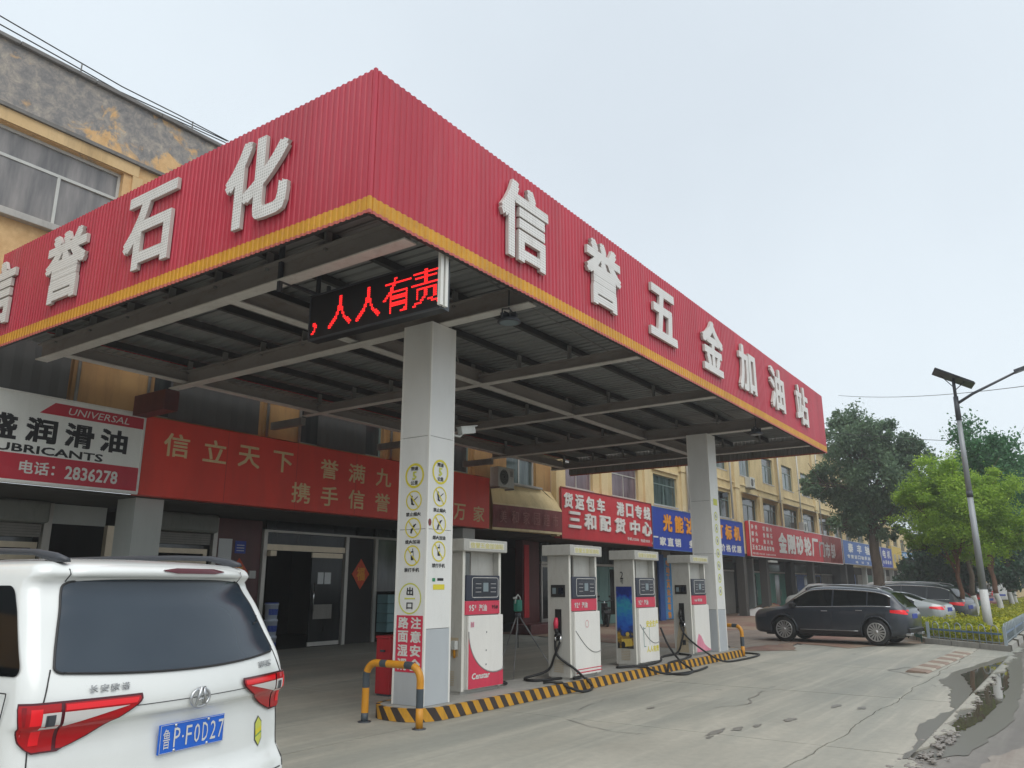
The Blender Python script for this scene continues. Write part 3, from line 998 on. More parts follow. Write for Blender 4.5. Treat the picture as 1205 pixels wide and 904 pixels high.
# raised characters
def letter(ch, c, w_, h_, face):
    mb = MB()
    tm = MB(); put_text(tm, ch, (0, 0, 0), w_, h_, ((1, 0, 0), (0, 1, 0), (0, 0, 1)), .05, .027, res=3)
    vv = np.array(tm.v); f = tm.f; u, t, d = vv[:, 0], vv[:, 1], vv[:, 2]
    if face == '-y':
        P = np.stack([c[0] + u, c[1] - d, c[2] + t], 1)
    else:
        P = np.stack([c[0] - d, c[1] - u, c[2] + t], 1)
    dd = d
    mb.mat('letter_face')
    for poly in f:
        front = all(dd[k] > .045 for k in poly)
        mb.mats and None
        mb.mat('letter_dots' if front else 'letter_side')
        mb.f.append(list(poly)); mb.mi.append(mb.cur); mb.sm.append(False)
    mb.v = [tuple(p) for p in P.tolist()]
    return mb.build('raised_character', None, can)
def letter_dots():
    m, nt, b = base_mat('letter_dots', (.5, .5, .5), .5)
    tcn0 = nt.nodes.new('ShaderNodeTexCoord')
    s3 = nt.nodes.new('ShaderNodeSeparateXYZ'); nt.links.new(tcn0.outputs['Object'], s3.inputs[0])
    ad = nt.nodes.new('ShaderNodeMath'); ad.operation = 'ADD'; nt.links.new(s3.outputs[0], ad.inputs[0]); nt.links.new(s3.outputs[1], ad.inputs[1])
    tcn = nt.nodes.new('ShaderNodeCombineXYZ'); nt.links.new(ad.outputs[0], tcn.inputs[0]); nt.links.new(s3.outputs[2], tcn.inputs[1])
    vo = nt.nodes.new('ShaderNodeTexVoronoi'); vo.voronoi_dimensions = '2D'
    vo.inputs['Randomness'].default_value = 0
    vo.inputs['Scale'].default_value = 26
    nt.links.new(tcn.outputs[0], vo.inputs['Vector'])
    c = ramp(nt, vo.outputs['Distance'], [(.22, (.54, .53, .50)), (.40, (.84, .83, .80))])
    c = mixc(nt, ramp(nt, noise(nt, 5, 6, .7), [(.5, (0, 0, 0)), (.8, (.35,) * 3)]), c, (.30, .27, .22))
    nt.links.new(c, b.inputs['Base Color'])
letter_dots()
FR = [('信', 8.02, 1.11), ('誉', 10.22, 1.06), ('五', 12.42, .96), ('金', 14.8, 1.09), ('加', 16.9, 1.05), ('油', 19.1, 1.06), ('站', 21.28, 1.05)]
for ch, x, hh in FR:
    letter(ch, (x, CY0 - .028, 6.34), 1.12, hh, '-y')
for ch, y in (('化', 7.28), ('石', 9.52), ('誉', 11.74), ('信', 13.98)):
    letter(ch, (CX0 - .028, y, 6.32), 1.18, 1.12, '-x')

# stickers on the columns
def disc(mb, c, rx, rz, face, n=28, r0=0., off=0.):
    """flat disc or ring on a wall facing -y or -x"""
    vs = []; fs = []
    for k in range(n):
        a = 2 * PI * k / n
        for rr in ((r0, 1.) if r0 else (1.,)):
            u, t = rx * rr * math.cos(a), rz * rr * math.sin(a)
            vs.append((c[0] + u, c[1] - off, c[2] + t) if face == '-y' else (c[0] - off, c[1] - u, c[2] + t))
    if r0:
        for k in range(n):
            j = (k + 1) % n
            fs.append((2 * k, 2 * k + 1, 2 * j + 1, 2 * j))
    else:
        fs = [list(range(n))]
    mb.add(vs, fs); return mb
def bar(mb, c, w_, h_, ang, face, off):
    pts = []
    for u, t in ((-w_ / 2, -h_ / 2), (w_ / 2, -h_ / 2), (w_ / 2, h_ / 2), (-w_ / 2, h_ / 2)):
        a, b_ = u * math.cos(ang) - t * math.sin(ang), u * math.sin(ang) + t * math.cos(ang)
        pts.append((c[0] + a, c[1] - off, c[2] + b_) if face == '-y' else (c[0] - off, c[1] - a, c[2] + b_))
    mb.add(pts, [(0, 1, 2, 3)]); return mb
def sticker_text(mb, s_, c, w_, h_, face, off, o2=.02):
    cc = (c[0], c[1] - off, c[2]) if face == '-y' else (c[0] - off, c[1], c[2])
    put_text(mb, s_, cc, w_, h_, face, 0., o2, res=1)
def stickers(cx, cy, face, parent, z0, small=True):
    P = (lambda u, z: (cx + u, cy, z)) if face == '-y' else (lambda u, z: (cx, cy - u, z))
    # speed limit ring
    mb = MB(); mb.mat('print_yellow'); disc(mb, P(0, z0), .175, .175, face, r0=.82, off=.004)
    mb.mat('print_lime'); sticker_text(mb, '5', P(0, z0), .08, .12, face, .005, .03)
    mb.mat('print_black'); sticker_text(mb, '限速', P(0, z0 + .1), .13, .055, face, .005); sticker_text(mb, '公里', P(0, z0 - .1), .13, .055, face, .005)
    mb.build('speed_sticker', None, parent)
    for k, (txt) in enumerate(('禁止烟火', '熄火加油', '禁打手机')):
        z = z0 - .345 - k * .375
        mb = MB(); mb.mat('print_yellow'); disc(mb, P(0, z), .145, .140, face, r0=.86, off=.004)
        bar(mb, P(0, z), .27, .018, R(-48) , face, .0055)
        mb.mat('print_black')
        if k == 0:
            bar(mb, P(-.035, z - .01), .03, .10, R(12), face, .005); bar(mb, P(.03, z + .02), .10, .012, R(35), face, .0052); disc(mb, P(-.04, z + .05), .018, .02, face, 10, off=.0054); bar(mb, P(-.02, z - .05), .06, .02, R(-20), face, .0056)
        elif k == 1:
            bar(mb, P(.0, z), .03, .10, R(-35), face, .005); bar(mb, P(.02, z + .03), .08, .016, R(30), face, .0052); bar(mb, P(-.03, z - .05), .03, .05, R(-10), face, .0054)
        else:
            bar(mb, P(0, z), .05, .12, R(4), face, .005); bar(mb, P(.008, z + .075), .012, .04, R(0), face, .0052)
            mb.mat('column_clad'); bar(mb, P(0, z + .02), .03, .04, R(4), face, .0062)
        mb.mat('print_black'); sticker_text(mb, txt, P(0, z - .19), .27, .055, face, .005)
        mb.build('prohibition_sticker', None, parent)
stickers(C1X, C1Y + CWD / 2 - .02, '-x', c1, 3.17)
stickers(C1X + CWD / 2 - .02, C1Y, '-y', c1, 3.23)
fx, fy = C1X, C1Y + CWD / 2
mb = MB(); mb.mat('print_lime'); disc(mb, (fx, fy, 1.51), .205, .205, '-x', r0=.91, off=.004); bar(mb, (fx, fy, 1.51), .19, .018, 0, '-x', .0045)
mb.mat('print_black'); sticker_text(mb, '出', (fx, fy, 1.605), .12, .11, '-x', .005, .03); sticker_text(mb, '口', (fx, fy, 1.415), .11, .085, '-x', .005, .03)
mb.build('exit_sticker', None, c1)
mb = MB(); mb.mat('pump_red'); bar(mb, (fx, fy - .01, .93), .47, .72, 0, '-x', .004)
mb.mat('print_white')
for k, (a, b_) in enumerate(zip('注意安全', '路面湿滑')):
    z = 1.195 - k * .176
    sticker_text(mb, a, (fx, fy - .125, z), .185, .15, '-x', .0055, .03); sticker_text(mb, b_, (fx, fy + .10, z), .185, .15, '-x', .0055, .03)
mb.build('warning_poster', None, c1)
mb = MB(); mb.mat('print_yellow'); bar(mb, (C1X + .27, C1Y, 1.66), .24, .07, 0, '-y', .004)
mb.mat('print_black'); bar(mb, (C1X + .30, C1Y, 1.76), .13, .035, 0, '-y', .004)
mb.mat('print_green'); bar(mb, (C1X + .16, C1Y, 1.755), .06, .045, 0, '-y', .0045)
mb.build('label_sticker', None, c1)
mb = MB(); mb.mat('rust_red'); disc(mb, (C1X + .05, C1Y, 2.52), .035, .05, '-y', 12, off=.003); mb.build('stain_patch', None, c1)
# far column stickers (faded lime strip with signs)
mb = MB(); fx2, fy2 = 18.85 + CWD / 2, C1Y
mb.mat('print_lime'); 
for k in range(7):
    disc(mb, (fx2, fy2, 3.35 - k * .30), .11, .11, '-y', 18, r0=.72, off=.004)
mb.mat('print_black')
for k in range(7):
    bar(mb, (fx2, fy2, 3.35 - k * .30), .03, .08, .4, '-y', .005)
mb.build('notice_sticker', None, c2)
mb = MB(); mb.mat('print_lime'); bar(mb, (fx2 + .02, fy2, 3.7), .26, .16, 0, '-y', .004); bar(mb, (fx2, fy2, 2.0), .22, .5, 0, '-y', .0042) if False else None
mb.build('label_sticker', None, c2)

# ================================================================ LED SIGN, FLOODLIGHTS, CAMERAS
led = thing('led_message_board', 'black LED message board with red dotted characters hanging under the canopy corner', 'LED sign', (6.55, 6.72, 5.2))
y0, y1, z0, z1 = -1.14, 1.10, -.42, .20
box('cabinet', 'led_panel', led, 0, .16, y0, y1, z0, z1)
mb = MB(); t_ = .018
for (a, b_, c, d) in ((y0, y1, z0 - .004, z0 + t_), (y0, y1, z1 - t_, z1 + .004), (y0 - .004, y0 + t_, z0, z1), (y1 - t_, y1 + .004, z0, z1)):
    mb.box(-.012, .02, a, b_, c, d)
mb.box(.02, .165, y0 - .004, y0 - .001, z0, z1)
mb.build('frame', 'lamp_dark', led)
# dot matrix from glyph outlines: rasterise each character on a 16 x 16 grid
def dots(ch, yc, zc, size, n=16, off=.02):
    v, f = glyphs(ch, 0., 0., 3)
    mn, mxx = v.min(0)[:2], v.max(0)[:2]
    c = (mn + mxx) / 2; s_ = max(mxx - mn)
    mb = MB(); h = size / n * .36
    tri = []
    for p in f:
        for k in range(1, len(p) - 1):
            tri.append((v[p[0]][:2], v[p[k]][:2], v[p[k + 1]][:2]))
    T = np.array(tri)
    for i in range(n):
        for j in range(n):
            hit = 0
            for (du, dv) in ((0, 0), (.25, 0), (-.25, 0), (0, .25), (0, -.25)):
                q = c + np.array([(i + .5 + du) / n - .5, (j + .5 + dv) / n - .5]) * s_
                a, b_, d = T[:, 0], T[:, 1], T[:, 2]
                cr1 = (b_[:, 0] - a[:, 0]) * (q[1] - a[:, 1]) - (b_[:, 1] - a[:, 1]) * (q[0] - a[:, 0])
                cr2 = (d[:, 0] - b_[:, 0]) * (q[1] - b_[:, 1]) - (d[:, 1] - b_[:, 1]) * (q[0] - b_[:, 0])
                cr3 = (a[:, 0] - d[:, 0]) * (q[1] - d[:, 1]) - (a[:, 1] - d[:, 1]) * (q[0] - d[:, 0])
                hit += bool((((cr1 >= 0) & (cr2 >= 0) & (cr3 >= 0)) | ((cr1 <= 0) & (cr2 <= 0) & (cr3 <= 0))).any())
            if hit >= 2:
                u = ((i + .5) / n - .5) * size; t = ((j + .5) / n - .5) * size
                mb.box(-.006, -.002, yc - u - h, yc - u + h, zc + t - h, zc + t + h)
    return mb
for ch, y, z_, sz in (('人', .52, -.115, .42), ('人', .02, -.115, .42), ('有', -.46, -.11, .46), ('责', -.92, -.11, .46), ('，', 1.00, -.27, .16)):
    dots(ch, y, z_, sz, 16 if sz > .3 else 6, -.005 if ch in '有责' else .005).build('lit_character', 'led_red', led)
mb = MB()
for dx in (-.055, .03):
    mb.box(dx, dx + .05, y0 - .052, y0 - .008, z0 + .02, .62)
mb.build('hanger', 'column_trim', led)
mb = MB()
mb.box(-.60, -.55, y1 - .10, y1 - .05, z1 - .12, .75); mb.box(-.60, .02, y1 - .10, y1 - .05, z1 + .004, z1 + .04)
mb.box(.03, .07, y1 - .10, y1 - .05, z1, .62); mb.box(.03, .07, y1 - .3, y1 - .26, z1, .3)
mb.build('hanger', 'lamp_dark', led)

def floodlight(loc, label):
    t = thing('floodlight', label, 'floodlight', loc, 0, 'round floodlights under the canopy')
    mb = MB(); mb.lathe([(.0, .0), (.13, 0), (.155, -.02), (.165, -.05), (.15, -.055), (0.0, -.04)], (0, 0, 0), 'z', 20)
    mb.build('housing', 'lamp_dark', t)
    mb = MB(); mb.lathe([(.0, -.057), (.13, -.057)], (0, 0, 0), 'z', 18); mb.build('lens', 'lcd', t)
    for k in range(8):
        a = k * PI / 4
        mb = MB(); mb.obox((.06 * math.cos(a), .06 * math.sin(a), .045), (.12 * math.cos(a), .12 * math.sin(a), 0), (-.006 * math.sin(a), .006 * math.cos(a), 0), (0, 0, .09))
        mb.build('cooling_fin', 'lamp_dark', t)
    mb = MB(); mb.tube([(-.16, 0, -.02), (-.16, 0, .10), (0, 0, .15), (.16, 0, .10), (.16, 0, -.02)], .012, 5); mb.tube([(0, 0, .14), (0, 0, .42)], .012, 5)
    mb.build('yoke', 'lamp_dark', t)
floodlight((8.42, 5.92, 5.24), 'round black floodlight under the canopy beam, to the right of the LED board')
floodlight((18.7, 5.85, 5.26), 'small black floodlight under the far front corner of the canopy')

def cctv(loc, label, rz, mat):
    t = thing('security_camera', label, 'security camera', loc, rz, 'security cameras on columns and walls')
    box('bracket', mat, t, -.03, .0, -.04, .04, -.09, .09)
    mb = MB(); mb.tube([(-.0, 0, -.03), (.14, 0, -.04), (.2, 0, .02)], .018, 6); mb.build('arm', mat, t)
    mb = MB(); mb.obox((.27, 0, .07), (.26, 0, .05), (0, .10, 0), (-.02, 0, .10)); mb.build('body', mat, t)
    mb = MB(); mb.obox((.275, 0, .127), (.32, 0, .06), (0, .125, 0), (-.002, 0, .012)); mb.build('sunshield', mat, t)
    mb = MB(); mb.lathe([(.0, 0.), (.035, 0.), (.035, .012), (0, .012)], (.40, 0, .10), 'x', 10); mb.build('lens', 'black_plastic', t)
cctv((C1X + CWD + .03, C1Y + .06, 3.85), 'white security camera on the near canopy column', R(-12), 'ac_white')
cctv((18.85 + CWD + .03, C1Y + .02, 3.85), 'small dark security camera on the far canopy column', R(-10), 'lamp_dark')

# ================================================================ FUEL DISPENSERS
def pump(loc, label, num, variant):
    t = thing('fuel_dispenser', label, 'fuel pump', loc, 0, 'fuel dispensers on the pump island')
    W_, D_ = .96, .42          # along x, along y ; origin at front-left corner on the island
    # cabinet sides (posts) and back
    sp = box('side_panel', 'pump_grey', t, 0, .05, .0, D_, .04, 2.02)
    box('side_panel', 'pump_grey', t, W_ - .05, W_, .0, D_, .04, 2.02)
    box('front_post', 'pump_white', t, -.004, .055, -.012, -.001, .04, 2.02)
    box('front_post', 'pump_white', t, W_ - .055, W_ + .004, -.012, -.001, .04, 2.02)
    box('plinth', 'pump_grey', t, .02, W_ - .02, .03, D_ - .03, 0, .05)
    box('lower_cabinet', 'pump_grey', t, .052, W_ - .052, .012, D_ - .012, .05, 1.28)
    box('shelf', 'pump_grey', t, .052, W_ - .052, .03, D_ - .03, 1.63, 1.67)
    box('back_panel', 'pump_grey', t, .34, W_ - .055, .10, .13, 1.67, 2.02)
    mb = MB(); mb.mat('lamp_dark').box(.055, .33, .25, .28, 1.67, 2.02)
    mb.mat('rust_red'); mb.tube([(.19 + .08 * math.cos(a), .24, 1.88 + .08 * math.sin(a)) for a in [k * PI / 4 for k in range(8)]], .012, 5, closed=True)
    mb.build('inner_panel', None, t)
    mb = MB(); mb.tube([(.10, .2, 1.70), (.24, .2, 1.72)], .045, 8); mb.build('pipe_fitting', 'pump_pink', t)
    # hat
    hat = MB(); hat.mat('pump_grey').bbox(-.09, W_ + .06, -.10, D_ + .06, 2.02, 2.20, .012)
    hat = hat.build('top_sign', None, t)
    mb = MB(); mb.mat('pump_white'); bar(mb, (W_ / 2, -.10, 2.11), .9, .10, 0, '-y', .004); 
    mb.mat('sign_cream'); put_text(mb, '信誉五金加油站', (W_ / 2, -.106, 2.11), .84, .085, '-y', 0, .02, res=1)
    mb.build('lettering', None, hat) if num < 3 else mb.build('label_strip', None, hat)
    # display head
    dh = MB(); dh.mat('navy_plastic').bbox(.052, W_ - .052, -.035, .10, 1.30 + .0, 1.67, .012)
    dh = dh.build('display_head', None, t)
    mb = MB(); mb.mat('print_white')
    fr = rrect(.20, W_ - .10, 1.345, 1.635, .035, 4)
    mb.tube([(a, -.036, b_) for a, b_ in fr], .006, 4, closed=True)
    mb.build('bezel', None, dh)
    mb = MB(); mb.mat('screen_blue').prism(rrect(.215, W_ - .115, 1.36, 1.62, .03, 4), 'xz', -.038, -.034); mb.build('screen', None, dh)
    mb = MB(); mb.mat('lcd').box(.47, .60, -.041, -.0385, 1.43, 1.56); mb.mat('print_grey')
    for k in range(3):
        mb.box(.28, .42, -.041, -.0385, 1.42 + k * .06, 1.43 + k * .06); mb.box(.66, .80, -.041, -.0385, 1.42 + k * .06, 1.43 + k * .06)
    mb.build('readout', None, dh)
    # red band with grade lettering
    rb = MB(); rb.mat('pump_red').box(.052, W_ - .052, -.030, -.002, 1.10, 1.295); rb = rb.build('grade_band', None, t)
    mb = MB()
    if num != 4:
        put_text(mb, {1: '95', 2: '92', 3: '92'}[num], (.19, -.034, 1.195), .13, .09, res=1); put_text(mb, '#', (.285, -.034, 1.215), .035, .05, res=1)
        put_text(mb, '汽油', (.47, -.034, 1.195), .20, .10, res=1)
        mb.mat('print_white')
    else:
        mb.mat('print_white'); put_text(mb, '0# 柴油', (.40, -.034, 1.195), .45, .07, res=1)
    mb.build('lettering', 'print_white', rb)
    if num == 1:
        mb = MB(); mb.mat('print_black'); put_text(mb, '95#', (.78, -.0335, 1.2), .16, .06, res=1); mb.build('lettering', None, rb)
    # lower door, proud of the cabinet
    x0, x1 = .10, W_ + .01
    dr = MB(); dr.mat('pump_panel').bbox(x0, x1, -.055, -.012, .06, 1.085, .01)
    if num in (2, 3, 4):
        dr.mat('pump_red')
    dr = dr.build('front_door', None, t)
    box('door_edge', 'pump_grey', t, .056, .098, -.02, -.003, .06, 1.085)
    if num == 1:
        arc = [(x0 + .004, .78)]
        for k in range(17):
            a = PI + (PI / 2 + .42) * k / 16
            arc.append((x0 + .66 + .655 * math.cos(a), .86 + .60 * math.sin(a)))
        arc = [p for p in arc if p[0] <= x1 - .004] + [(x1 - .004, .325)]
        poly = arc + [(x1 - .004, .066), (x0 + .004, .066)]
        mb = MB(); mb.mat('pump_red').prism(poly, 'xz', -.0585, -.0555)
        mb.mat('print_grey'); mb.tube([(p[0], -.0575, p[1]) for p in arc[1:]], .011, 4)
        mb.build('red_wedge', None, dr)
        mb = MB(); mb.mat('print_white'); put_text(mb, 'Censtar', (.40, -.062, .235), .44, .085, '-y', 0, .03, .18); mb.build('lettering', None, dr)
        mb = MB(); mb.mat('pump_pink'); put_text(mb, '防爆', (.19, -.0585, .96), .08, .08, '-y', 0, .02); mb.build('lettering', None, dr)
        mb = MB(); mb.mat('lamp_dark')
        for (a, b_) in ((.54, .84), (.53, .58), (.53, .16 + .22)):
            disc(mb, (a, -.055, b_), .012, .014, '-y', 8, off=.004)
        mb.build('keyhole', None, dr)
    elif num == 2:
        mb = MB(); mb.mat('pump_red'); bar(mb, (.56, -.055, .105), .86, .018, 0, '-y', .004); bar(mb, (.56, -.055, .155), .86, .014, 0, '-y', .004)
        disc(mb, (.50, -.055, .88), .06, .06, '-y', 20, r0=.9, off=.004)
        mb.build('pinstripe', None, dr)
    elif num == 3:
        mb = MB(); mb.mat('print_yellow'); put_text(mb, '安全生产', (.66, -.0565, .78), .55, .13, '-y', 0, .03, .15); put_text(mb, '人人有责', (.66, -.0565, .30), .55, .12, '-y', 0, .03)
        mb.mat('door_teal'); bar(mb, (.26, -.055, .55), .02, .36, 0, '-y', .004); bar(mb, (.30, -.055, .70), .10, .014, 0, '-y', .0045); bar(mb, (.52, -.055, .55), .012, .34, 0, '-y', .004); bar(mb, (.30, -.055, .36), .10, .014, 0, '-y', .0045)
        mb.build('painted_lettering', None, dr)
    else:
        poly = [(x0 + .02, .066), (x0 + .05, .30), (x0 + .16, .46), (x0 + .30, .40), (x0 + .48, .22), (x0 + .72, .12), (x1 - .01, .09), (x1 - .01, .066)]
        mb = MB(); mb.mat('pump_pink').prism(poly, 'xz', -.0585, -.0555); mb.build('red_wedge', None, dr)
    # thin arc of the worn print / cable on the door
    if num in (2, 3):
        mb = MB(); mb.mat('print_grey'); mb.tube([(x0 + .01 + .88 * k / 12, -.058, .78 - .38 * math.sin(k / 12 * PI * .62)) for k in range(13)], .008, 5); mb.build('loose_wire', None, t)
    if num == 4:
        mb = MB(); mb.mat('pump_pink'); put_text(mb, '油', (.20, -.0595, .24), .10, .12); mb.build('lettering', None, dr)
    # side facing the camera: nozzle recess, keypad, vents
    X = -.002
    if num in (2, 4):
        mb = MB(); mb.mat('black_plastic').box(X - .010, X, .07, .35, 1.33, 1.53); mb.mat('lcd').box(X - .0125, X - .0105, .25, .32, 1.38, 1.48)
        mb.mat('screen_blue').box(X - .0125, X - .0105, .10, .20, 1.38, 1.48); mb.build('keypad', None, t)
    mb = MB(); mb.mat('pump_dirty')
    for k in range(7):
        mb.box(X - .006, X, .12, .31, .12 + k * .03, .132 + k * .03)
    mb.build('vent_louvre', None, t)
    if num == 3:
        mb = MB(); mb.mat('pump_poster').box(X - .004, X, .04, .385, .33, 1.50); mb.build('poster', None, t)
        mb = MB(); mb.mat('print_black'); put_text(mb, '2', (X - .006, .25, 1.72), .07, .14, '-x', 0, .0); put_text(mb, '号', (X - .006, .25, 1.60), .07, .10, '-x', 0, .0); mb.build('lettering', None, t)
        mb = MB(); mb.mat('sign_yellow'); bar(mb, (X - .004, .18, .44), .22, .14, .1, '-x', .004); mb.mat('black_plastic'); disc(mb, (X - .004, .26, .40), .045, .06, '-x', 14, off=.005); mb.mat('sign_yellow'); disc(mb, (X - .004, .16, .60), .04, .04, '-x', 12, off=.005)
        mb.build('poster_print', None, t)
    if num in (2, 4):
        mb = MB(); mb.mat('black_plastic').box(X - .012, X, .15, .27, .62, 1.13); nb = mb.build('nozzle_holder', None, t)
        # nozzle
        mb = MB(); mb.mat('black_plastic'); mb.tube([(X - .05, .23, .98), (X - .06, .225, .80), (X - .07, .19, .70)], [.03, .035, .028], 8)
        mb.tube([(X - .06, .13, .70), (X - .075, .19, .73), (X - .07, .23, .70)], [.03, .04, .03], 8)
        mb.mat('pump_red'if num == 2 else 'black_plastic'); mb.tube([(X - .055, .23, .80), (X - .065, .225, .90), (X - .05, .225, .99)], [.036, .045, .028], 8)
        mb.mat('chrome'); mb.tube([(X - .07, .23, .62), (X - .07, .235, .70)], .018, 8); mb.tube([(X - .07, .13, .60), (X - .07, .135, .70)], .02, 8)
        mb.build('nozzle', None, t)
        if num == 4:
            mb = MB(); mb.mat('pump_dirty').prism([(.08, .06), (.38, .06), (.36, .35), (.25, .92), (.2, .92), (.1, .4)], 'yz', X - .003, X); mb.build('oil_stain', None, t)
            mb = MB(); mb.mat('lamp_dark').box(X - .006, X - .0035, .15, .23, .22, .33); mb.build('label_plate', None, t)
    if num == 1:
        mb = MB(); mb.mat('pump_dirty').box(X - .004, X, .05, .2, .52, .78); mb.build('rust_patch', None, t)
        mb = MB(); mb.mat('ac_white').box(-.09, -.002, .05, .12, .62, .74); mb.mat('guard_yellow').tube([(-.03, .10, .5), (-.05, .10, .7)], .02, 6); mb.build('breakaway_valve', None, t)
    return t
IZ = .16
p1 = pump((9.44, 7.48, IZ), 'nearest white fuel pump with a curved red wedge and red 95 band on its front', 1, 0)
p2 = pump((11.87, 7.10, IZ), 'second fuel pump from the near column with a red nozzle and hoses on its side', 2, 0)
p3 = pump((14.52, 7.20, IZ), 'third fuel pump, with a dark blue poster on its side and yellow front lettering', 3, 0)
p4 = pump((17.52, 7.28, IZ), 'farthest fuel pump with rust stained side and pink wedge, next to the far column', 4, 0)
def hose(pts, parent_label, group='fuel hoses lying on the island and ground'):
    P = []
    pts = [np.array(p, float) for p in pts]
    for i in range(len(pts) - 1):
        a = pts[max(0, i - 1)]; b_ = pts[i]; c = pts[i + 1]; d = pts[min(len(pts) - 1, i + 2)]
        for k in range(8):
            t = k / 8
            P.append(.5 * ((2 * b_) + (-a + c) * t + (2 * a - 5 * b_ + 4 * c - d) * t * t + (-a + 3 * b_ - 3 * c + d) * t ** 3))
    P.append(pts[-1])
    for q in P:
        fl = .022 + (.16 if (IX0 < q[0] < IX1 and IY0 - .02 < q[1] < IY1) else 0)
        q[2] = max(q[2], fl)
    mb = MB(); mb.tube(P, .021, 8)
    return mb
ha = [(11.80, 7.24, .78), (11.78, 7.34, .55), (11.80, 7.5, .30), (11.5, 7.75, .19), (11.35, 7.45, .185), (12.0, 7.25, .185), (12.25, 7.12, .185), (11.9, 7.05, .19)]
hose([(11.80, 7.34, .80), (11.80, 7.30, .55), (11.9, 7.04, .35), (12.1, 6.98, .20), (12.15, 6.84, .05), (11.7, 6.80, .03), (11.3, 7.02, .185), (11.2, 7.2, .185)], '').build('hose', 'black_rubber', None)
o = COL.objects[-1]; tag(o, 'black hose hanging from the second pump and looping over the striped kerb', 'fuel hose', 'fuel hoses')
hose(ha, '').build('hose', 'black_rubber', None); tag(COL.objects[-1], 'black hose curling down beside the second pump onto the island', 'fuel hose', 'fuel hoses')
hose([(15.52, 7.12, .85), (15.6, 7.0, .5), (15.8, 6.85, .2), (15.7, 6.55, .03), (15.0, 6.45, .03), (15.3, 6.9, .03), (16.6, 7.05, .19), (17.2, 7.2, .19), (17.5, 7.6, .19)], '').build('hose', 'black_rubber', None); tag(COL.objects[-1], 'black hose from the front of the third pump sweeping over the kerb and back', 'fuel hose', 'fuel hoses')
hose([(17.45, 7.42, .8), (17.42, 7.48, .5), (17.4, 7.6, .22), (16.6, 7.6, .19), (15.6, 7.2, .19), (14.6, 7.1, .19), (14.0, 7.35, .19), (14.3, 7.0, .19), (14.9, 6.75, .03), (15.6, 6.5, .03), (16.6, 6.6, .03)], '').build('hose', 'black_rubber', None); tag(COL.objects[-1], 'long black hose trailing along the kerb in front of the third pump', 'fuel hose', 'fuel hoses')
hose([(17.45, 7.52, .85), (17.44, 7.4, .6), (17.6, 7.1, .3), (17.9, 6.75, .05), (18.8, 6.6, .03), (20.3, 6.7, .03), (20.7, 7.3, .03), (20.2, 7.5, .19)], '').build('hose', 'black_rubber', None); tag(COL.objects[-1], 'black hose from the farthest pump running past the far column', 'fuel hose', 'fuel hoses')
hose([(10.35, 7.6, .30), (10.55, 7.75, .19), (10.9, 7.85, .19), (10.75, 7.6, .19), (10.55, 7.7, .22)], '').build('hose', 'black_rubber', None); tag(COL.objects[-1], 'short black hose coiled behind the nearest pump', 'fuel hose', 'fuel hoses')

# guard rails of bent pipe
def guard(loc, rz, label, L_=.92, h_=.72):
    t = thing('guard_rail', label, 'guard rail', loc, rz, 'yellow and dark hooped guard rails at the island ends')
    r_ = .17; path = [(0, 0)]
    path = [(0, 0, 0), (0, 0, h_ - r_)]
    for k in range(1, 7):
        a = PI - k * PI / 12
        path.append((r_ + r_ * math.cos(a), 0, h_ - r_ + r_ * math.sin(a)))
    for k in range(0, 7):
        a = PI / 2 - k * PI / 12
        path.append((L_ - r_ + r_ * math.cos(a), 0, h_ - r_ + r_ * math.sin(a)))
    path.append((L_, 0, 0))
    P = [np.array(p, float) for p in path]
    D = [0]
    for a, b_ in zip(P[:-1], P[1:]):
        D.append(D[-1] + np.linalg.norm(b_ - a))
    def at(s_):
        i = min(len(P) - 2, max(k for k in range(len(D)) if D[k] <= s_ + 1e-9)); 
        return P[i] + (P[i + 1] - P[i]) * ((s_ - D[i]) / (D[i + 1] - D[i]))
    cuts = [0, .24, .46, .76, .89, 1.20, 1.31, 1.60, 1.80, 2.1, D[-1]]
    cuts = [c for c in cuts if c < D[-1] - .05] + [D[-1]]
    for k in range(len(cuts) - 1):
        a, b_ = cuts[k], cuts[k + 1]
        pts = [at(a)] + [P[i] for i in range(len(P)) if a + .01 < D[i] < b_ - .01] + [at(b_)]
        mb = MB(); mb.tube(pts, .046, 14, cap=k in (0, len(cuts) - 2)); mb.build('pipe_band', 'guard_yellow' if k % 2 == 0 else 'guard_dark', t)
    mb = MB(); mb.lathe([(0, .012), (.085, .012), (.085, 0)], (0, 0, 0), 'z', 14); mb.build('foot_plate', 'lamp_dark', t)
    mb = MB(); mb.lathe([(0, .012), (.085, .012), (.085, 0)], (L_, 0, 0), 'z', 14); mb.build('foot_plate', 'lamp_dark', t)
guard((7.74, 6.76, 0), R(90), 'yellow and dark striped pipe guard rail in front of the near column')
guard((19.85, 6.95, 0), R(82), 'rusty yellow pipe guard rail just beyond the far column')

# red fire equipment box, tripod with level
fb = thing('fire_box', 'narrow red fire equipment box standing behind the near column', 'fire box', (9.62, 9.05, 0))
box('cabinet', 'paper_red', fb, 0, .36, 0, .3, .03, .86, r=.01)
box('lid', 'paper_red', fb, -.01, .37, -.01, .31, .862, .90, r=.008)
box('handle', 'lamp_dark', fb, -.02, -.002, .1, .2, .66, .69)
box('foot', 'lamp_dark', fb, .02, .34, .02, .28, 0, .03)

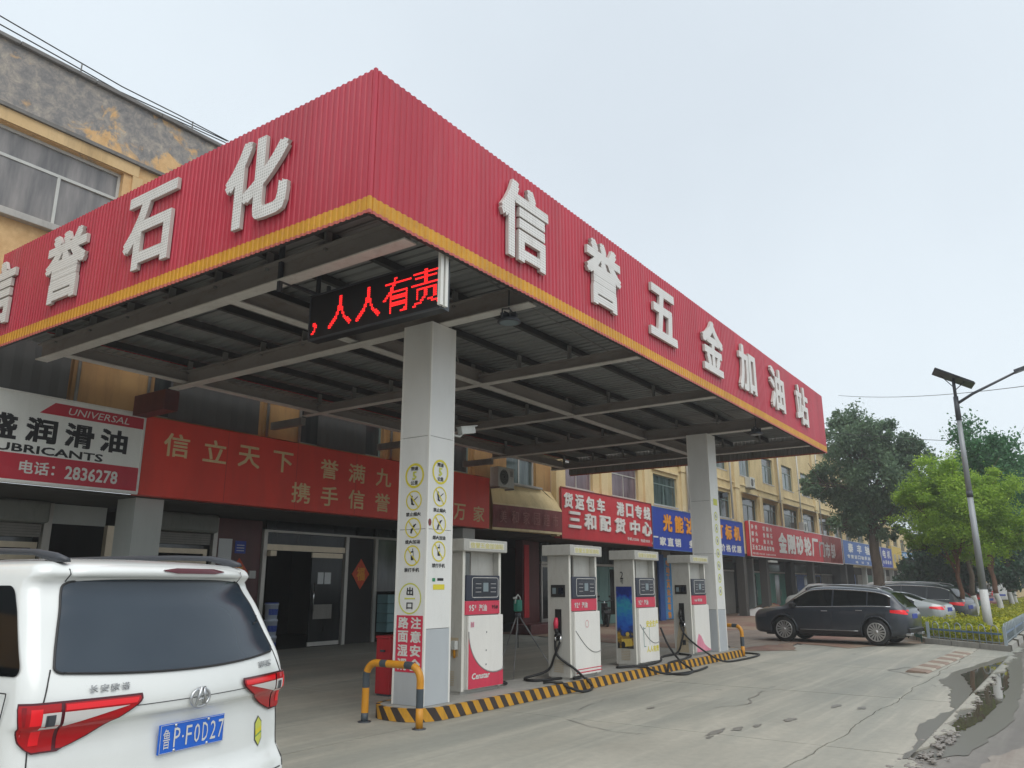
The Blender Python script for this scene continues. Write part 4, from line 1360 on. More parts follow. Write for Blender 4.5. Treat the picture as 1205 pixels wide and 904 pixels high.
tp = thing('survey_tripod', 'thin metal tripod carrying a green levelling instrument beside the nearest pump', 'tripod', (12.75, 8.75, 0))
for k, a in enumerate((R(205), R(95), R(-52))):
    mb = MB(); rr = .55 if k < 2 else 1.2
    rr = (.52, .50, .75)[k]
    p0 = (.03 * math.cos(a), .03 * math.sin(a), 1.12); pm = (rr * .5 * math.cos(a), rr * .5 * math.sin(a), .58); pe = (rr * math.cos(a), rr * math.sin(a), .01)
    mb.tube([p0, pm], .013, 6); mb.mat('tripod_alu'); mb.tube([pm, pe], .009, 6); mb.tube([tuple(np.array(pm) - .02 * (np.array(pm) - np.array(p0))), pm], .018, 6)
    mb.build('leg', 'tripod_alu', tp)
mb = MB(); mb.lathe([(0, 1.18), (.05, 1.18), (.06, 1.13), (.04, 1.09), (0, 1.09)], (0, 0, 0), 'z', 12); mb.build('head', 'lamp_dark', tp)
mb = MB(); mb.tube([(0, 0, .55), (0, 0, 1.1)], .008, 6); mb.build('centre_post', 'lamp_dark', tp)
lv = thing('levelling_instrument', 'green and white levelling instrument on top of the tripod', 'surveying level', (12.75, 8.75, 1.18))
mb = MB(); mb.bbox(-.075, .075, -.06, .06, .02, .24, .03); mb.build('body', 'level_green', lv)
mb = MB(); mb.tube([(-.09, 0, .17), (-.07, 0, .28), (0, 0, .33), (.07, 0, .28), (.09, 0, .17)], .014, 6); mb.build('handle', 'ac_white', lv)
mb = MB(); mb.tube([(-.14, 0, .27), (-.05, 0, .27)], .02, 8); mb.build('eyepiece', 'ac_white', lv)
paint('faded_print', (.27, .11, .09), .7, 0, .2, .6, 4, dirtcol=(.19, .05, .045))
# ================================================================ BUILDINGS
YF = 15.5      # facade plane of the upper storeys
def wall_open(mb, x0, x1, z0, z1, y, ops, dep=.16, mat='wall_cream'):
    """wall in plane y facing -y with rectangular openings and reveals"""
    mb.mat(mat)
    xsx = sorted({x0, x1, *[o[0] for o in ops], *[o[1] for o in ops]})
    zsz = sorted({z0, z1, *[o[2] for o in ops], *[o[3] for o in ops]})
    xsx = [x for x in xsx if x0 <= x <= x1]; zsz = [z for z in zsz if z0 <= z <= z1]
    for a, b_ in zip(xsx[:-1], xsx[1:]):
        for c, d in zip(zsz[:-1], zsz[1:]):
            mx_, mz_ = (a + b_) / 2, (c + d) / 2
            if any(o[0] < mx_ < o[1] and o[2] < mz_ < o[3] for o in ops):
                continue
            mb.add([(a, y, c), (b_, y, c), (b_, y, d), (a, y, d)], [(0, 1, 2, 3)])
    for (a, b_, c, d) in ops:
        mb.add([(a, y, c), (b_, y, c), (b_, y, d), (a, y, d), (a, y + dep, c), (b_, y + dep, c), (b_, y + dep, d), (a, y + dep, d)],
               [(0, 4, 5, 1), (1, 5, 6, 2), (2, 6, 7, 3), (3, 7, 4, 0)])
def window(parent, x0, x1, z0, z1, y, glass, fm='window_frame_white', split=2, transom=.32, sill=True, curtain=None, fw=.045):
    """frame with panes and sill as sub-parts"""
    mb = MB(); mb.mat(fm)
    d0, d1 = y + .07, y + .12
    mb.box(x0, x1, d0, d1, z0, z0 + fw); mb.box(x0, x1, d0, d1, z1 - fw, z1)
    mb.box(x0, x0 + fw, d0 + .002, d1 - .002, z0 + fw, z1 - fw); mb.box(x1 - fw, x1, d0 + .002, d1 - .002, z0 + fw, z1 - fw)
    zt = z1 - (z1 - z0) * transom
    mb.box(x0 + fw, x1 - fw, d0 + .004, d1 - .004, zt - fw / 2, zt + fw / 2)
    xs_ = [x0 + (x1 - x0) * (k) / split for k in range(split + 1)]
    for x in xs_[1:-1]:
        mb.box(x - fw / 2, x + fw / 2, d0 + .006, d1 - .006, z0 + fw, zt - fw / 2)
    f = mb.build('window', None, parent)
    for k in range(split):
        a = xs_[k] + (fw if k == 0 else fw / 2); b_ = xs_[k + 1] - (fw if k == split - 1 else fw / 2)
        tl = random.uniform(-.012, .012)
        m2 = MB(); yy = y + .098 + (.012 if k % 2 else 0)
        m2.add([(a, yy, z0 + fw), (b_, yy + tl, z0 + fw), (b_, yy + tl, zt - fw / 2), (a, yy, zt - fw / 2)], [(0, 1, 2, 3)])
        m2.build('pane', glass, f)
    m2 = MB(); m2.add([(x0 + fw, y + .1, zt + fw / 2), (x1 - fw, y + .1, zt + fw / 2), (x1 - fw, y + .106, z1 - fw), (x0 + fw, y + .106, z1 - fw)], [(0, 1, 2, 3)])
    m2.build('pane', glass if random.random() < .6 else 'glass_dark', f)
    if sill:
        box('sill', 'sill_grey', f, x0 - .06, x1 + .06, y - .06, y + .02, z0 - .07, z0 - .003)
    return f

# ---- building A: weathered block right behind the station
bA = thing('station_building', 'weathered ochre and grey three storey building behind the canopy', 'building')
A0, A1 = -14.0, 24.75
opsA3 = []
x = 6.9
W3 = [(2.55, 7.70)]          # the large top floor window in view
k = -1
wins3 = [(2.9, 7.72, 8.50, 10.22), (-4.0, .8, 8.50, 10.22), (-11, -6.2, 8.50, 10.22), (10.2, 14.6, 8.5, 10.22), (16.9, 21.3, 8.5, 10.22)]
wins2 = [(-1.5, 1.6, 5.15, 6.9), (2.9, 4.4, 5.15, 6.9), (4.8, 7.15, 5.15, 6.9), (8.95, 11.65, 5.15, 6.9), (12.95, 15.9, 5.15, 6.9), (16.85, 19.9, 5.15, 6.9), (-11, -6.2, 5.15, 6.9), (21.9, 23.75, 5.08, 6.45)]
mb = MB()
wall_open(mb, A0, A1, 7.25, 11.9, YF, [w_ for w_ in wins3], .18, 'wall_weathered')
wall_open(mb, A0, A1, 3.47, 7.25, YF, wins2, .18, 'wall_orange_dark')
mb.mat('wall_ochre')
mb.add([(A0, YF, 11.9), (A0, YF + 12, 11.9), (A0, YF + 12, 0), (A0, YF, 0)], [(0, 1, 2, 3)])
mb.add([(A1, YF, 3.47), (A1, YF + 12, 3.47), (A1, YF + 12, 11.9), (A1, YF, 11.9)], [(0, 1, 2, 3)])
mb.mat('coping').add([(A0, YF, 11.4), (A1, YF, 11.4), (A1, YF + 12, 11.4), (A0, YF + 12, 11.4)], [(0, 1, 2, 3)])
mb.mat('wall_weathered').box(A0, A1, YF + .005, YF + .24, 11.4, 11.9)
mb.build('wall', None, bA)
for i, w_ in enumerate(wins3):
    window(bA, *w_, YF + .04, 'glass_curtain', 'window_frame_white', 4, .34, False, fw=.06)
    box('window_sill', 'sill_grey', bA, w_[0] - .15, w_[1] + .12, YF - .16, YF + .015, w_[2] - .14, w_[2] - .002, r=.01)
for i, w_ in enumerate(wins2):
    window(bA, *w_, YF + .04, 'glass_dark' if i != 7 else 'glass_green', 'window_frame_green' if i != 7 else 'window_frame_white', 2, .3, i == 7)
# lintel band over the top floor windows, orange paint peeling
m2 = MB(); m2.mat('wall_ochre').box(1.8, 8.02, YF - .05, YF - .002, 10.24, 10.50); m2.build('lintel_band', None, bA)
box('lintel_cap', 'coping', bA, A0, A1, YF - .10, YF - .004, 10.505, 10.58)
m2 = MB()
nC = 26
for k in range(nC):
    a = A0 + (A1 - A0) * k / nC; b_ = A0 + (A1 - A0) * (k + 1) / nC
    box('coping_stone', 'coping', bA, a + .006, b_ - .006, YF - .09, YF + .32, 11.9, 11.985 + random.uniform(-.006, .01), r=.012)
# short pilaster right of the big window
box('pilaster', 'wall_ochre', bA, 7.9, 8.12, YF - .045, YF - .002, 7.4, 10.24)
# orange pilasters on the second floor behind the beams
for a, b_ in ((7.22, 8.85), (11.74, 12.85), (16.0, 16.78), (19.98, 20.6)):
    box('pilaster', 'wall_orange_dark', bA, a, b_, YF - .10, YF - .002, 5.12, 7.2)
for a in (7.3, 8.75, 11.8, 12.78, 16.06, 16.7):
    m2 = MB(); m2.tube([(a, YF - .15, 5.12), (a, YF - .15, 7.3)], .035, 6); m2.build('downpipe', 'steel_grey', bA)
# small conduits and brackets over the pilasters, and ragged shade cloth
for (x, z) in ((6.2, 6.4), (9.3, 6.2), (12.2, 6.5), (15.2, 6.1)):
    m2 = MB(); m2.tube([(x, YF - .06, z), (x + 1.1, YF - .06, z + .03), (x + 1.12, YF - .06, z - .5)], .018, 5); m2.build('conduit', 'steel_grey', bA)
for i, (a, b_, z0, z1) in enumerate(((5.1, 7.1, 5.0, 6.75), (9.2, 11.5, 5.1, 6.2), (13.3, 15.0, 5.1, 6.3))):
    m2 = MB(); V = []
    for q in range(13):
        xx = a + (b_ - a) * q / 12
        V += [(xx, YF - .22 + .02 * (q % 2), z0), (xx, YF - .20 + .02 * (q % 2), z1)]
    m2.add(V, [(2 * q, 2 * q + 2, 2 * q + 3, 2 * q + 1) for q in range(12)]); m2.build('shade_panel', 'dark_fabric', bA)
# roof cables above the parapet
for k in range(3):
    pts = [(-2 + q * 1.35, YF + .05 + .06 * k, 12.28 - .07 * k - .10 * math.sin(q * 1.0 + k) * (1 if q % 2 else .4)) for q in range(10)]
    m2 = MB(); m2.tube(pts, .014, 5); o = m2.build('roof_cable', 'cable_black', None)
    tag(o, ('uppermost', 'middle', 'lowest')[k] + ' of the black cables strung along the weathered parapet', 'cable', 'cables over the parapet')
for x in (6.6, 9.2, 2.5):
    m2 = MB(); m2.tube([(x, YF + .1, 11.95), (x, YF + .1, 12.3)], .015, 5); m2.build('cable_post', 'steel_grey', bA)

# ground floor of A: pillars, soffit, deep shaded shopfront at y = 18
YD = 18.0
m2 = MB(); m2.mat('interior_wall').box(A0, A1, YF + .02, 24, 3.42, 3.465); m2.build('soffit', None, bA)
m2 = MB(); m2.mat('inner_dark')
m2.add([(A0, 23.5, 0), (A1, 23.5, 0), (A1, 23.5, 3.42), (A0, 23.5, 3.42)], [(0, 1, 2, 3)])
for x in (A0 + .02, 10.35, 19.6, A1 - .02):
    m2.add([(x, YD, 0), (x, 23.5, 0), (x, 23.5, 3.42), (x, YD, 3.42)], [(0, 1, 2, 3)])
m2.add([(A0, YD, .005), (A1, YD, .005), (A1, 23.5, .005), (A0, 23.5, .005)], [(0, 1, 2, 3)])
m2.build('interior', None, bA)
for x in (-4.6, 2.2, 8.87, 19.6):
    box('pillar', 'wall_pillar', bA, x - .02, x + .60, 15.52, 16.2, 0, 3.42)
def panel_front(parent, x0, x1, z0, z1, y, mat, name='shop_panel'):
    return box(name, mat, parent, x0, x1, y, y + .05, z0, z1)
# left shop: roller shutters half open above brown framed glazing
for (a, b_, zt) in ((5.3, 8.2, 2.95), (10.5, 12.3, 2.95)):
    box('shutter_box', 'shutter_box', bA, a, b_, YD - .42, YD - .05, zt, 3.40, r=.06)
    fr_ = MB(); fr_.mat('door_bronze')
    fr_.box(a, b_, YD, YD + .06, 2.45, 2.57); fr_.box(a, a + .1, YD, YD + .06, 0, 2.45); fr_.box(b_ - .1, b_, YD, YD + .06, 0, 2.45); fr_.box(a + .1, b_ - .1, YD + .002, YD + .058, 2.2, 2.3)
    fr_.box((a + b_) / 2 - .04, (a + b_) / 2 + .04, YD + .002, YD + .058, 0, 2.2)
    fr_ = fr_.build('shop_frame', None, bA)
    for q in range(2):
        c = a + .1 + (b_ - a - .2) * q / 2
        box('pane', 'shop_glass', fr_, c + .04, c + (b_ - a - .2) / 2 - .04, YD + .025, YD + .035, .02, 2.2)
    box('pane', 'glass_dark', fr_, a + .1, b_ - .1, YD + .025, YD + .035, 2.57, zt)
    for q in range(5):
        box('shutter_slat', 'shutter_slat', bA, a + .02, b_ - .02, YD - .12, YD - .09, zt - .06 - q * .055, zt - .012 - q * .055)
box('door_frame', 'alu_frame', bA, 8.24, 8.40, YD - .1, YD + .05, 0, 3.4)
box('door_frame', 'door_bronze', bA, 9.62, 9.80, YD - .1, YD + .05, 0, 3.0)
box('wall_panel', 'wall_pillar', bA, 8.42, 9.6, YD - .02, YD + .05, 2.98, 3.40)
box('wall_panel', 'inner_dark', bA, 9.82, 10.45, YD, YD + .05, 0, 3.40)
# station office front
box('door_post', 'alu_frame', bA, 12.42, 12.54, YD - .05, YD + .07, 0, 3.38)
box('wall_panel', 'maroon_tile', bA, 12.56, 13.95, YD + .01, YD + .06, 0, 3.38)
for x in (13.98, 17.0, 18.24):
    box('door_post', 'alu_frame', bA, x, x + .12, YD - .06, YD + .07, 0, 3.1)
box('header_rail', 'alu_frame', bA, 13.98, 19.6, YD - .065, YD + .075, 3.10, 3.16)
box('transom_panel', 'shop_glass', bA, 14.1, 19.5, YD + .01, YD + .05, 3.16, 3.42)
box('door_header', 'door_bronze', bA, 14.11, 16.99, YD - .03, YD + .05, 2.62, 2.78)
box('transom_pane', 'shop_glass', bA, 14.11, 16.99, YD, YD + .02, 2.78, 3.09)
dl = MB(); dl.mat('door_bronze').box(15.75, 16.93, YD - .01, YD + .03, 2.46, 2.60); dl.mat('alu_frame').box(15.75, 16.93, YD - .01, YD + .03, .02, .13)
dl = dl.build('glass_door', None, bA)
box('pane', 'shop_glass', dl, 15.76, 16.92, YD, YD + .02, .13, 2.46)
m2 = MB(); m2.mat('chrome').tube([(15.84, YD - .06, .95), (15.84, YD - .06, 1.75)], .018, 6); m2.build('handle', None, dl)
box('notice', 'paper_white', dl, 16.0, 16.22, YD - .006, YD - .002, 1.72, 2.05); box('notice', 'paper_white', dl, 16.26, 16.50, YD - .006, YD - .002, 1.72, 2.05); box('notice', 'shutter_slat', dl, 15.9, 16.6, YD - .004, YD - .001, .75, 1.15)
dl2 = MB(); dl2.mat('door_bronze').box(14.12, 14.32, YD - .2, YD + .9, 2.46, 2.6); dl2 = dl2.build('glass_door', None, bA)
m2 = MB(); m2.mat('shop_glass'); m2.add([(14.2, YD, .1), (14.5, YD + 1.1, .1), (14.5, YD + 1.1, 2.46), (14.2, YD, 2.46)], [(0, 1, 2, 3)]); m2.build('pane', None, dl2)
box('wall_panel', 'inner_dark', bA, 17.13, 18.23, YD + .01, YD + .05, 0, 3.09)
fu = MB(); c = (17.7, YD - .0, 2.02)
fu.mat('fu_orange').prism([(c[0] - .36, c[2]), (c[0], c[2] - .45), (c[0] + .36, c[2]), (c[0], c[2] + .45)], 'xz', YD - .012, YD + .008)
fu.mat('print_orange'); put_text(fu, '福', (c[0], YD - .015, c[2]), .34, .40, '-y', 0, .03)
fu.build('fortune_poster', None, bA)
fu = MB(); fu.mat('fu_orange').prism([(13.28 - .30, 2.02), (13.28, 1.66), (13.28 + .30, 2.02), (13.28, 2.38)], 'xz', YD - .012, YD + .008); fu.mat('print_orange'); put_text(fu, '福', (13.28, YD - .015, 2.02), .26, .32, '-y', 0, .03); fu.build('fortune_poster', None, bA)
m2 = MB(); m2.mat('paper_white').box(12.62, 13.02, YD - .006, YD + .005, 2.34, 2.86); m2.build('notice', None, bA)
m2 = MB(); m2.mat('sign_blue').box(13.12, 13.45, YD - .006, YD + .005, 2.5, 2.82); m2.mat('paper_white'); 
for q in range(3): m2.box(13.17, 13.40, YD - .009, YD - .0065, 2.56 + q * .07, 2.58 + q * .07)
m2.build('notice', None, bA)
m2 = MB(); m2.mat('ac_white').box(13.6, 13.8, YD - .05, YD + .005, 1.86, 2.06); m2.build('meter_box', None, bA)
box('pane', 'glass_dark', bA, 18.37, 19.5, YD, YD + .02, 1.5, 3.09)
for q in range(4):
    box('white_crate', 'shelf_teal', bA, 18.42, 19.3, YD - .5, YD - .06, .3 + q * .28, .565 + q * .28)
m2 = MB(); m2.mat('print_green').box(18.9, 18.94, YD - .515, YD - .503, .3, 1.35); m2.mat('sign_skyblue').box(18.80, 18.86, YD - .515, YD - .503, .9, 1.45); m2.build('strap', None, bA)
# arch shop at the right of the station: dark entrance, red couplet, tiled wall
box('wall_panel', 'inner_dark', bA, 20.25, 23.9, YD + 1.0, YD + 1.05, 0, 3.42)
# brown bowed awning over the entrance at x 20.9 - 24.6
m2 = MB(); V = []; K = 10
for q in range(K + 1):
    xx = 20.95 + (24.72 - 20.95) * q / K; bow = -.35 * math.sin(q / K * PI * .55)
    V += [(xx, YF - .12 + bow, 3.45), (xx, YF - .12 + bow, 3.53), (xx, YF - .14 + bow, 4.27), (xx, YF - .12 + bow, 4.33), (xx, YF + .0, 5.02)]
fs = []; 
def strip(a, K=K): return [(5 * q + a, 5 * q + 5 + a, 5 * q + 6 + a, 5 * q + 1 + a) for q in range(K)]
aw = thing('bowed_awning', 'brown bowed shop fascia with faded lettering under a yellow wall, right of the red banner', 'awning')
m2.mat('wall_cream_trim').add(V, strip(0)); m2.mat('sign_brown').add(V, strip(1)); m2.mat('wall_cream_trim').add(V, strip(2)); m2.mat('wall_cream').add(V, strip(3))
b0 = 5 * K
m2.mat('wall_cream').add([V[b0], V[b0 + 1], V[b0 + 2], V[b0 + 3], V[b0 + 4], (24.72, YF, 3.45)], [(0, 1, 2, 3, 4, 5)])
m2.build('fascia', None, aw)
m2 = MB(); m2.mat('sign_brown'); 
for q, ch in enumerate('美和家园超市'):
    m2 = MB(); put_text(m2, ch, (21.35 + q * .56, YF - .22 - .35 * math.sin((.1 + q * .145) * PI * .55), 3.9), .38, .42, '-y', 0, .01); m2.build('character', 'faded_print', aw)
box('wall_return', 'wall_cream', aw, 24.74, 25.40, YF - .25, YF - .004, 3.42, 7.2, r=.01)
m2 = MB(); m2.tube([(23.95, YF - .03, 5.1), (24.3, YF - .10, 4.9), (24.72, YF - .29, 4.55), (24.74, YF - .29, 3.5)], .012, 5); m2.build('cable', 'cable_black', aw)
box('window_rail', 'sill_grey', aw, 21.75, 24.0, YF - .12, YF - .002, 5.03, 5.10)

# ---- building B: long cream three storey block
B0, B1 = 24.76, 74.6
bB = thing('cream_building', 'long cream three storey building with shops below, running down the street', 'building')
w2 = [(25.66, 27.95, 5.35, 6.75), (29.6, 32.1, 5.35, 6.75), (33.7, 36.4, 5.35, 6.75), (37.75, 40.3, 5.35, 6.75), (41.4, 43.9, 5.35, 6.75), (45.9, 48.5, 5.35, 6.75), (49.8, 52.6, 5.35, 6.75), (54.1, 57.4, 5.35, 6.75), (58.7, 62.0, 5.35, 6.75), (63.0, 66.4, 5.35, 6.75), (67.5, 70.6, 5.35, 6.75), (71.5, 74.0, 5.35, 6.75)]
w3 = [(25.8, 27.6, 8.05, 9.7), (29.9, 31.9, 8.05, 9.7), (34, 36.2, 8.05, 9.7), (38, 40, 8.05, 9.7), (41.6, 43.6, 8.05, 9.7), (45.8, 47.8, 8.05, 9.7), (50.1, 52.4, 8.05, 9.7), (54.4, 56.9, 8.05, 9.7), (59, 61.6, 8.05, 9.7), (63.3, 66, 8.05, 9.7), (68.0, 70.4, 8.05, 9.7), (71.9, 73.8, 8.05, 9.7)]
mb = MB()
wall_open(mb, B0, B1, 3.47, 11.9, YF, w2 + w3, .18, 'wall_cream')
mb.mat('wall_cream').add([(B1, YF, 3.47), (B1, YF + 12, 3.47), (B1, YF + 12, 11.9), (B1, YF, 11.9)], [(0, 1, 2, 3)])
mb.mat('coping').add([(B0, YF, 11.5), (B1, YF, 11.5), (B1, YF + 12, 11.5), (B0, YF + 12, 11.5)], [(0, 1, 2, 3)])
mb.mat('wall_cream').box(B0, B1, YF + .005, YF + .24, 11.5, 11.9)
mb.build('wall', None, bB)
gl = ['glass_pink', 'glass_pink', 'glass_green', 'glass_dark', 'glass_green']
for i, w_ in enumerate(w2):
    window(bB, *w_, YF + .04, gl[i % 5] if i < 4 else random.choice(['glass_dark', 'glass_curtain', 'glass_dark']), 'window_frame_green' if i > 1 else 'alu_frame', 2, .3, True)
    box('window_head', 'wall_cream_trim', bB, w_[0] - .15, w_[1] + .15, YF - .12, YF - .003, 6.92, 7.0)
for i, w_ in enumerate(w3):
    window(bB, *w_, YF + .04, random.choice(['glass_green', 'glass_dark', 'glass_green']), 'window_frame_green', 2, .3, True)
# pilasters between the windows
xs_ = [25.2, 28.8, 32.9, 37.1, 40.85, 44.9, 49.15, 53.4, 58.05, 62.5, 66.95, 71.05]
for x in xs_:
    box('pilaster', 'wall_cream_trim', bB, x - .28, x + .28, YF - .09, YF - .002, 5.22 if x > 25.5 else 7.3, 7.15 if x > 25.5 else 7.4)
    if x in (37.1, 40.85, 44.9, 53.4, 62.5, 71.05):
        box('pier', 'wall_cream_trim', bB, x - .42, x + .42, YF - .14, YF - .002, 7.16, 11.88)
box('cornice', 'wall_cream_trim', bB, B0, B1, YF - .16, YF - .145 + .14, 11.905, 12.02)
box('string_course', 'wall_cream_trim', bB, B0 + .7, B1, YF - .07, YF - .003, 7.42, 7.5)
for x in (37.3, 38.2 - .6, 43.6, 52.9, 57.6, 63.0, 70.9):
    m2 = MB(); m2.tube([(x, YF - .2, 5.3), (x, YF - .2, 11.7)], .055, 7); m2.build('downpipe', 'pipe_white', bB)
# window grille cages and little canopies over second floor windows further along
for w_ in w2[5:10]:
    m2 = MB(); a, b_ = w_[0] - .2, w_[1] + .2
    m2.mat('steel_grey').add([(a, YF - .02, 7.05), (b_, YF - .02, 7.05), (b_, YF - .5, 6.86), (a, YF - .5, 6.86)], [(0, 1, 2, 3)]).add([(a, YF - .02, 7.03), (b_, YF - .02, 7.03), (b_, YF - .5, 6.84), (a, YF - .5, 6.84)], [(0, 1, 2, 3)])
    m2.build('window_canopy', None, bB)
def ac_unit(loc, label, s_=1.):
    t = thing('air_conditioner', label, 'air conditioner', loc, 0, 'outdoor air conditioning units')
    box('casing', 'ac_white', t, -.42 * s_, .42 * s_, -.34, 0, 0, .62 * s_, r=.015)
    m2 = MB(); m2.mat('ac_dark'); m2.lathe([(.0, -.346), (.235 * s_, -.346)], (-.12 * s_, 0, .31 * s_), 'y', 20)
    m2.mat('ac_white')
    for q in range(4): m2.tube([(-.12 * s_ + (.06 + q * .05) * s_ * math.cos(a), -.352, .31 * s_ + (.06 + q * .05) * s_ * math.sin(a)) for a in [k * PI / 8 for k in range(16)]], .004, 4, closed=True)
    m2.build('fan_grille', None, t)
    m2 = MB()
    for q in range(6): m2.box(.20 * s_, .36 * s_, -.346, -.341, (.36 + q * .03) * s_, (.372 + q * .03) * s_)
    m2.build('vent', 'ac_dark', t)
    m2 = MB(); m2.box(-.40 * s_, -.36 * s_, -.36, .0, -.05, -.003); m2.box(.36 * s_, .40 * s_, -.36, .0, -.05, -.003); m2.build('bracket', 'steel_grey', t)
ac_unit((21.0, YF - .30, 4.78), 'white air conditioner unit between the red banner end and the yellow awning wall', 1.05)
ac_unit((47.0, YF - .02, 7.35), 'white air conditioner unit under a third floor window above the blue sign')
ac_unit((55.6 + 2.3, YF - .02, 5.3), 'pale air conditioner box on the ledge above the red shop sign', 1.1)
ac_unit((66.7, YF - .02, 6.0), 'farthest small air conditioner box beside a second floor window')

# ground floor of B: dark recess with shop doors at y 17.5
YB = 17.6
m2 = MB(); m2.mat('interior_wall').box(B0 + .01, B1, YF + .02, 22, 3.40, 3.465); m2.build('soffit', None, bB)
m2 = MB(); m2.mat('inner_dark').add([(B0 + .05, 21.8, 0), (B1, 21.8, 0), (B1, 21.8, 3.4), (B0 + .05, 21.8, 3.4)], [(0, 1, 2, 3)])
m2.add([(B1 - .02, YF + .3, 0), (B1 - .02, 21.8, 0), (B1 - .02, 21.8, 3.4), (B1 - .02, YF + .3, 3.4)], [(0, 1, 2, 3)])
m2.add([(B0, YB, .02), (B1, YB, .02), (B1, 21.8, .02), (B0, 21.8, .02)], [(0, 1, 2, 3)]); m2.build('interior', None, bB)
def door_bay(x0, x1, mat, n, parent=bB, glass=None, y=YB):
    w_ = (x1 - x0) / n
    for q in range(n):
        a, b_ = x0 + q * w_ + .02, x0 + (q + 1) * w_ - .02
        if glass and q % 2 == 0:
            f = MB(); f.mat(mat); f.box(a, a + .08, y, y + .06, .02, 2.5); f.box(b_ - .08, b_, y, y + .06, .02, 2.5); f.box(a + .08, b_ - .08, y, y + .06, 2.4, 2.5); f.box(a + .08, b_ - .08, y, y + .06, .02, .4)
            f = f.build('shop_door', None, parent); box('pane', glass, f, a + .08, b_ - .08, y + .02, y + .03, .4, 2.4)
            m_ = MB(); m_.tube([(b_ - .13, y - .04, .95), (b_ - .13, y - .04, 1.4)], .015, 5); m_.build('handle', 'alu_frame', f)
        else:
            f = box('shop_door', mat, parent, a, b_, y + .01, y + .05, .02, 2.5)
            for r_i in range(2):
                box('door_rib', mat, f, a + .1, b_ - .1, y - .004, y + .008, .3 + r_i * 1.1, 1.2 + r_i * 1.1)
    box('door_header', 'alu_frame', parent, x0, x1, y - .02, y + .07, 2.52, 2.62)
    box('transom_panel', 'glass_dark', parent, x0, x1, y + .01, y + .04, 2.64, 3.38)
box('wall_panel', 'maroon_tile', bB, 25.9, 27.15, YB, YB + .1, 0, 3.38)
cp = MB(); cp.mat('paper_red').box(25.62, 25.95, YB - .32, YB - .3, .5, 3.2); cp.build('red_couplet', None, bB)
box('pillar', 'maroon_tile', bB, 25.55, 26.05, YB - .28, YB + .05, 0, 3.38)
box('door_step', 'maroon_tile', bB, 23.9, 27.4, YB - 1.75, YB - .9, 0.01, .34, r=.02)
door_bay(27.3, 28.9, 'alu_frame', 2, glass='shop_glass')
box('wall_panel', 'sign_yellow', bB, 28.95, 29.35, YB - .02, YB + .06, 1.5, 2.9); box('wall_panel', 'print_green', bB, 28.95, 29.7, YB - .03, YB + .05, 0, 1.48)
door_bay(31.0, 35.0, 'door_teal', 4, glass='shop_glass')
box('pillar', 'wall_pillar', bB, 29.8, 30.7, YB - .5, YB + .1, 0, 3.38)
box('pillar', 'inner_dark', bB, 35.4, 37.2, YB - .5, YB + .1, 0, 3.38)
box('pillar', 'door_blue', bB, 37.3, 37.9, YB - .55, YB + .1, 0, 3.2)
cp = MB(); cp.mat('sign_skyblue').box(37.95, 39.0, YB - .50, YB - .46, .05, 3.05); cp.mat('print_orange')
for q, ch in enumerate('电动工具批发零售'):
    put_text(cp, ch, (38.45, YB - .505, 2.80 - q * .365), .42, .32, '-y', 0, .04)
cp.build('vertical_banner', None, bB)
box('pillar', 'steel_grey', bB, 37.95, 39.0, YB - .44, YB + .1, 0, 3.38)
door_bay(39.4, 43.4, 'alu_frame', 4, glass='shop_glass')
door_bay(43.8, 49.6, 'shutter_slat', 3)
box('pillar', 'rust_red', bB, 50.6, 50.9, YB - .3, YB + .1, 0, 3.38)
box('pillar', 'wall_pillar', bB, 52.0, 52.3, YB - .4, YB + .1, 0, 3.38)
door_bay(52.6, 60.4, 'door_green', 6, glass='glass_dark')
box('pillar', 'inner_dark', bB, 60.6, 61.6, YB - .4, YB + .1, 0, 3.38)
door_bay(61.8, 70.5, 'door_blue', 5, glass='glass_dark')
door_bay(70.9, 74.4, 'shutter_slat', 2)
for x in (33.4, 45.75, 49.9, 60.5, 70.7):
    box('pillar', 'interior_wall', bB, x - .25, x + .25, YF + .05, YF + .5, 0, 3.40)
lampb = MB(); lampb.mat('ac_white').box(49.2, 50.5, YF - .4, YF - .2, 3.05, 3.17); lampb.build('tube_lamp', None, bB)

# ---- building C: lower cream block further along
C0, C1_ = 74.65, 128.
bC = thing('far_cream_building', 'lower two storey cream block beyond the big dark tree, with many shop signs', 'building')
wc = [(76 + k * 4.3, 78.6 + k * 4.3, 5.3, 6.6) for k in range(12)]
mb = MB(); wall_open(mb, C0, C1_, 3.3, 7.5, YF, wc, .18, 'wall_cream')
mb.mat('coping').add([(C0, YF, 7.3), (C1_, YF, 7.3), (C1_, YF + 12, 7.3), (C0, YF + 12, 7.3)], [(0, 1, 2, 3)])
mb.mat('wall_cream').add([(C1_, YF, 0), (C1_, YF + 12, 0), (C1_, YF + 12, 7.5), (C1_, YF, 7.5)], [(0, 1, 2, 3)])
mb.box(C0, C1_, YF - .12, YF + .2, 7.5, 7.75)
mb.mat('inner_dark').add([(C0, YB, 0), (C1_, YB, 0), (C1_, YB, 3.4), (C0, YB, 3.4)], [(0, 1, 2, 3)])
mb.build('wall', None, bC)
for w_ in wc:
    window(bC, *w_, YF + .04, random.choice(['glass_green', 'glass_dark']), 'window_frame_green', 2, .3, True)
for k in range(12):
    box('shop_front', random.choice(['door_green', 'door_teal', 'shutter_slat', 'door_blue', 'shutter_slat']), bC, C0 + .4 + k * 4.4, C0 + 3.9 + k * 4.4, YB - .1, YB - .02, 0, 2.7)
    box('pillar', 'wall_pillar', bC, C0 + 4.0 + k * 4.4, C0 + 4.3 + k * 4.4, YF + .1, YF + .5, 0, 3.28)
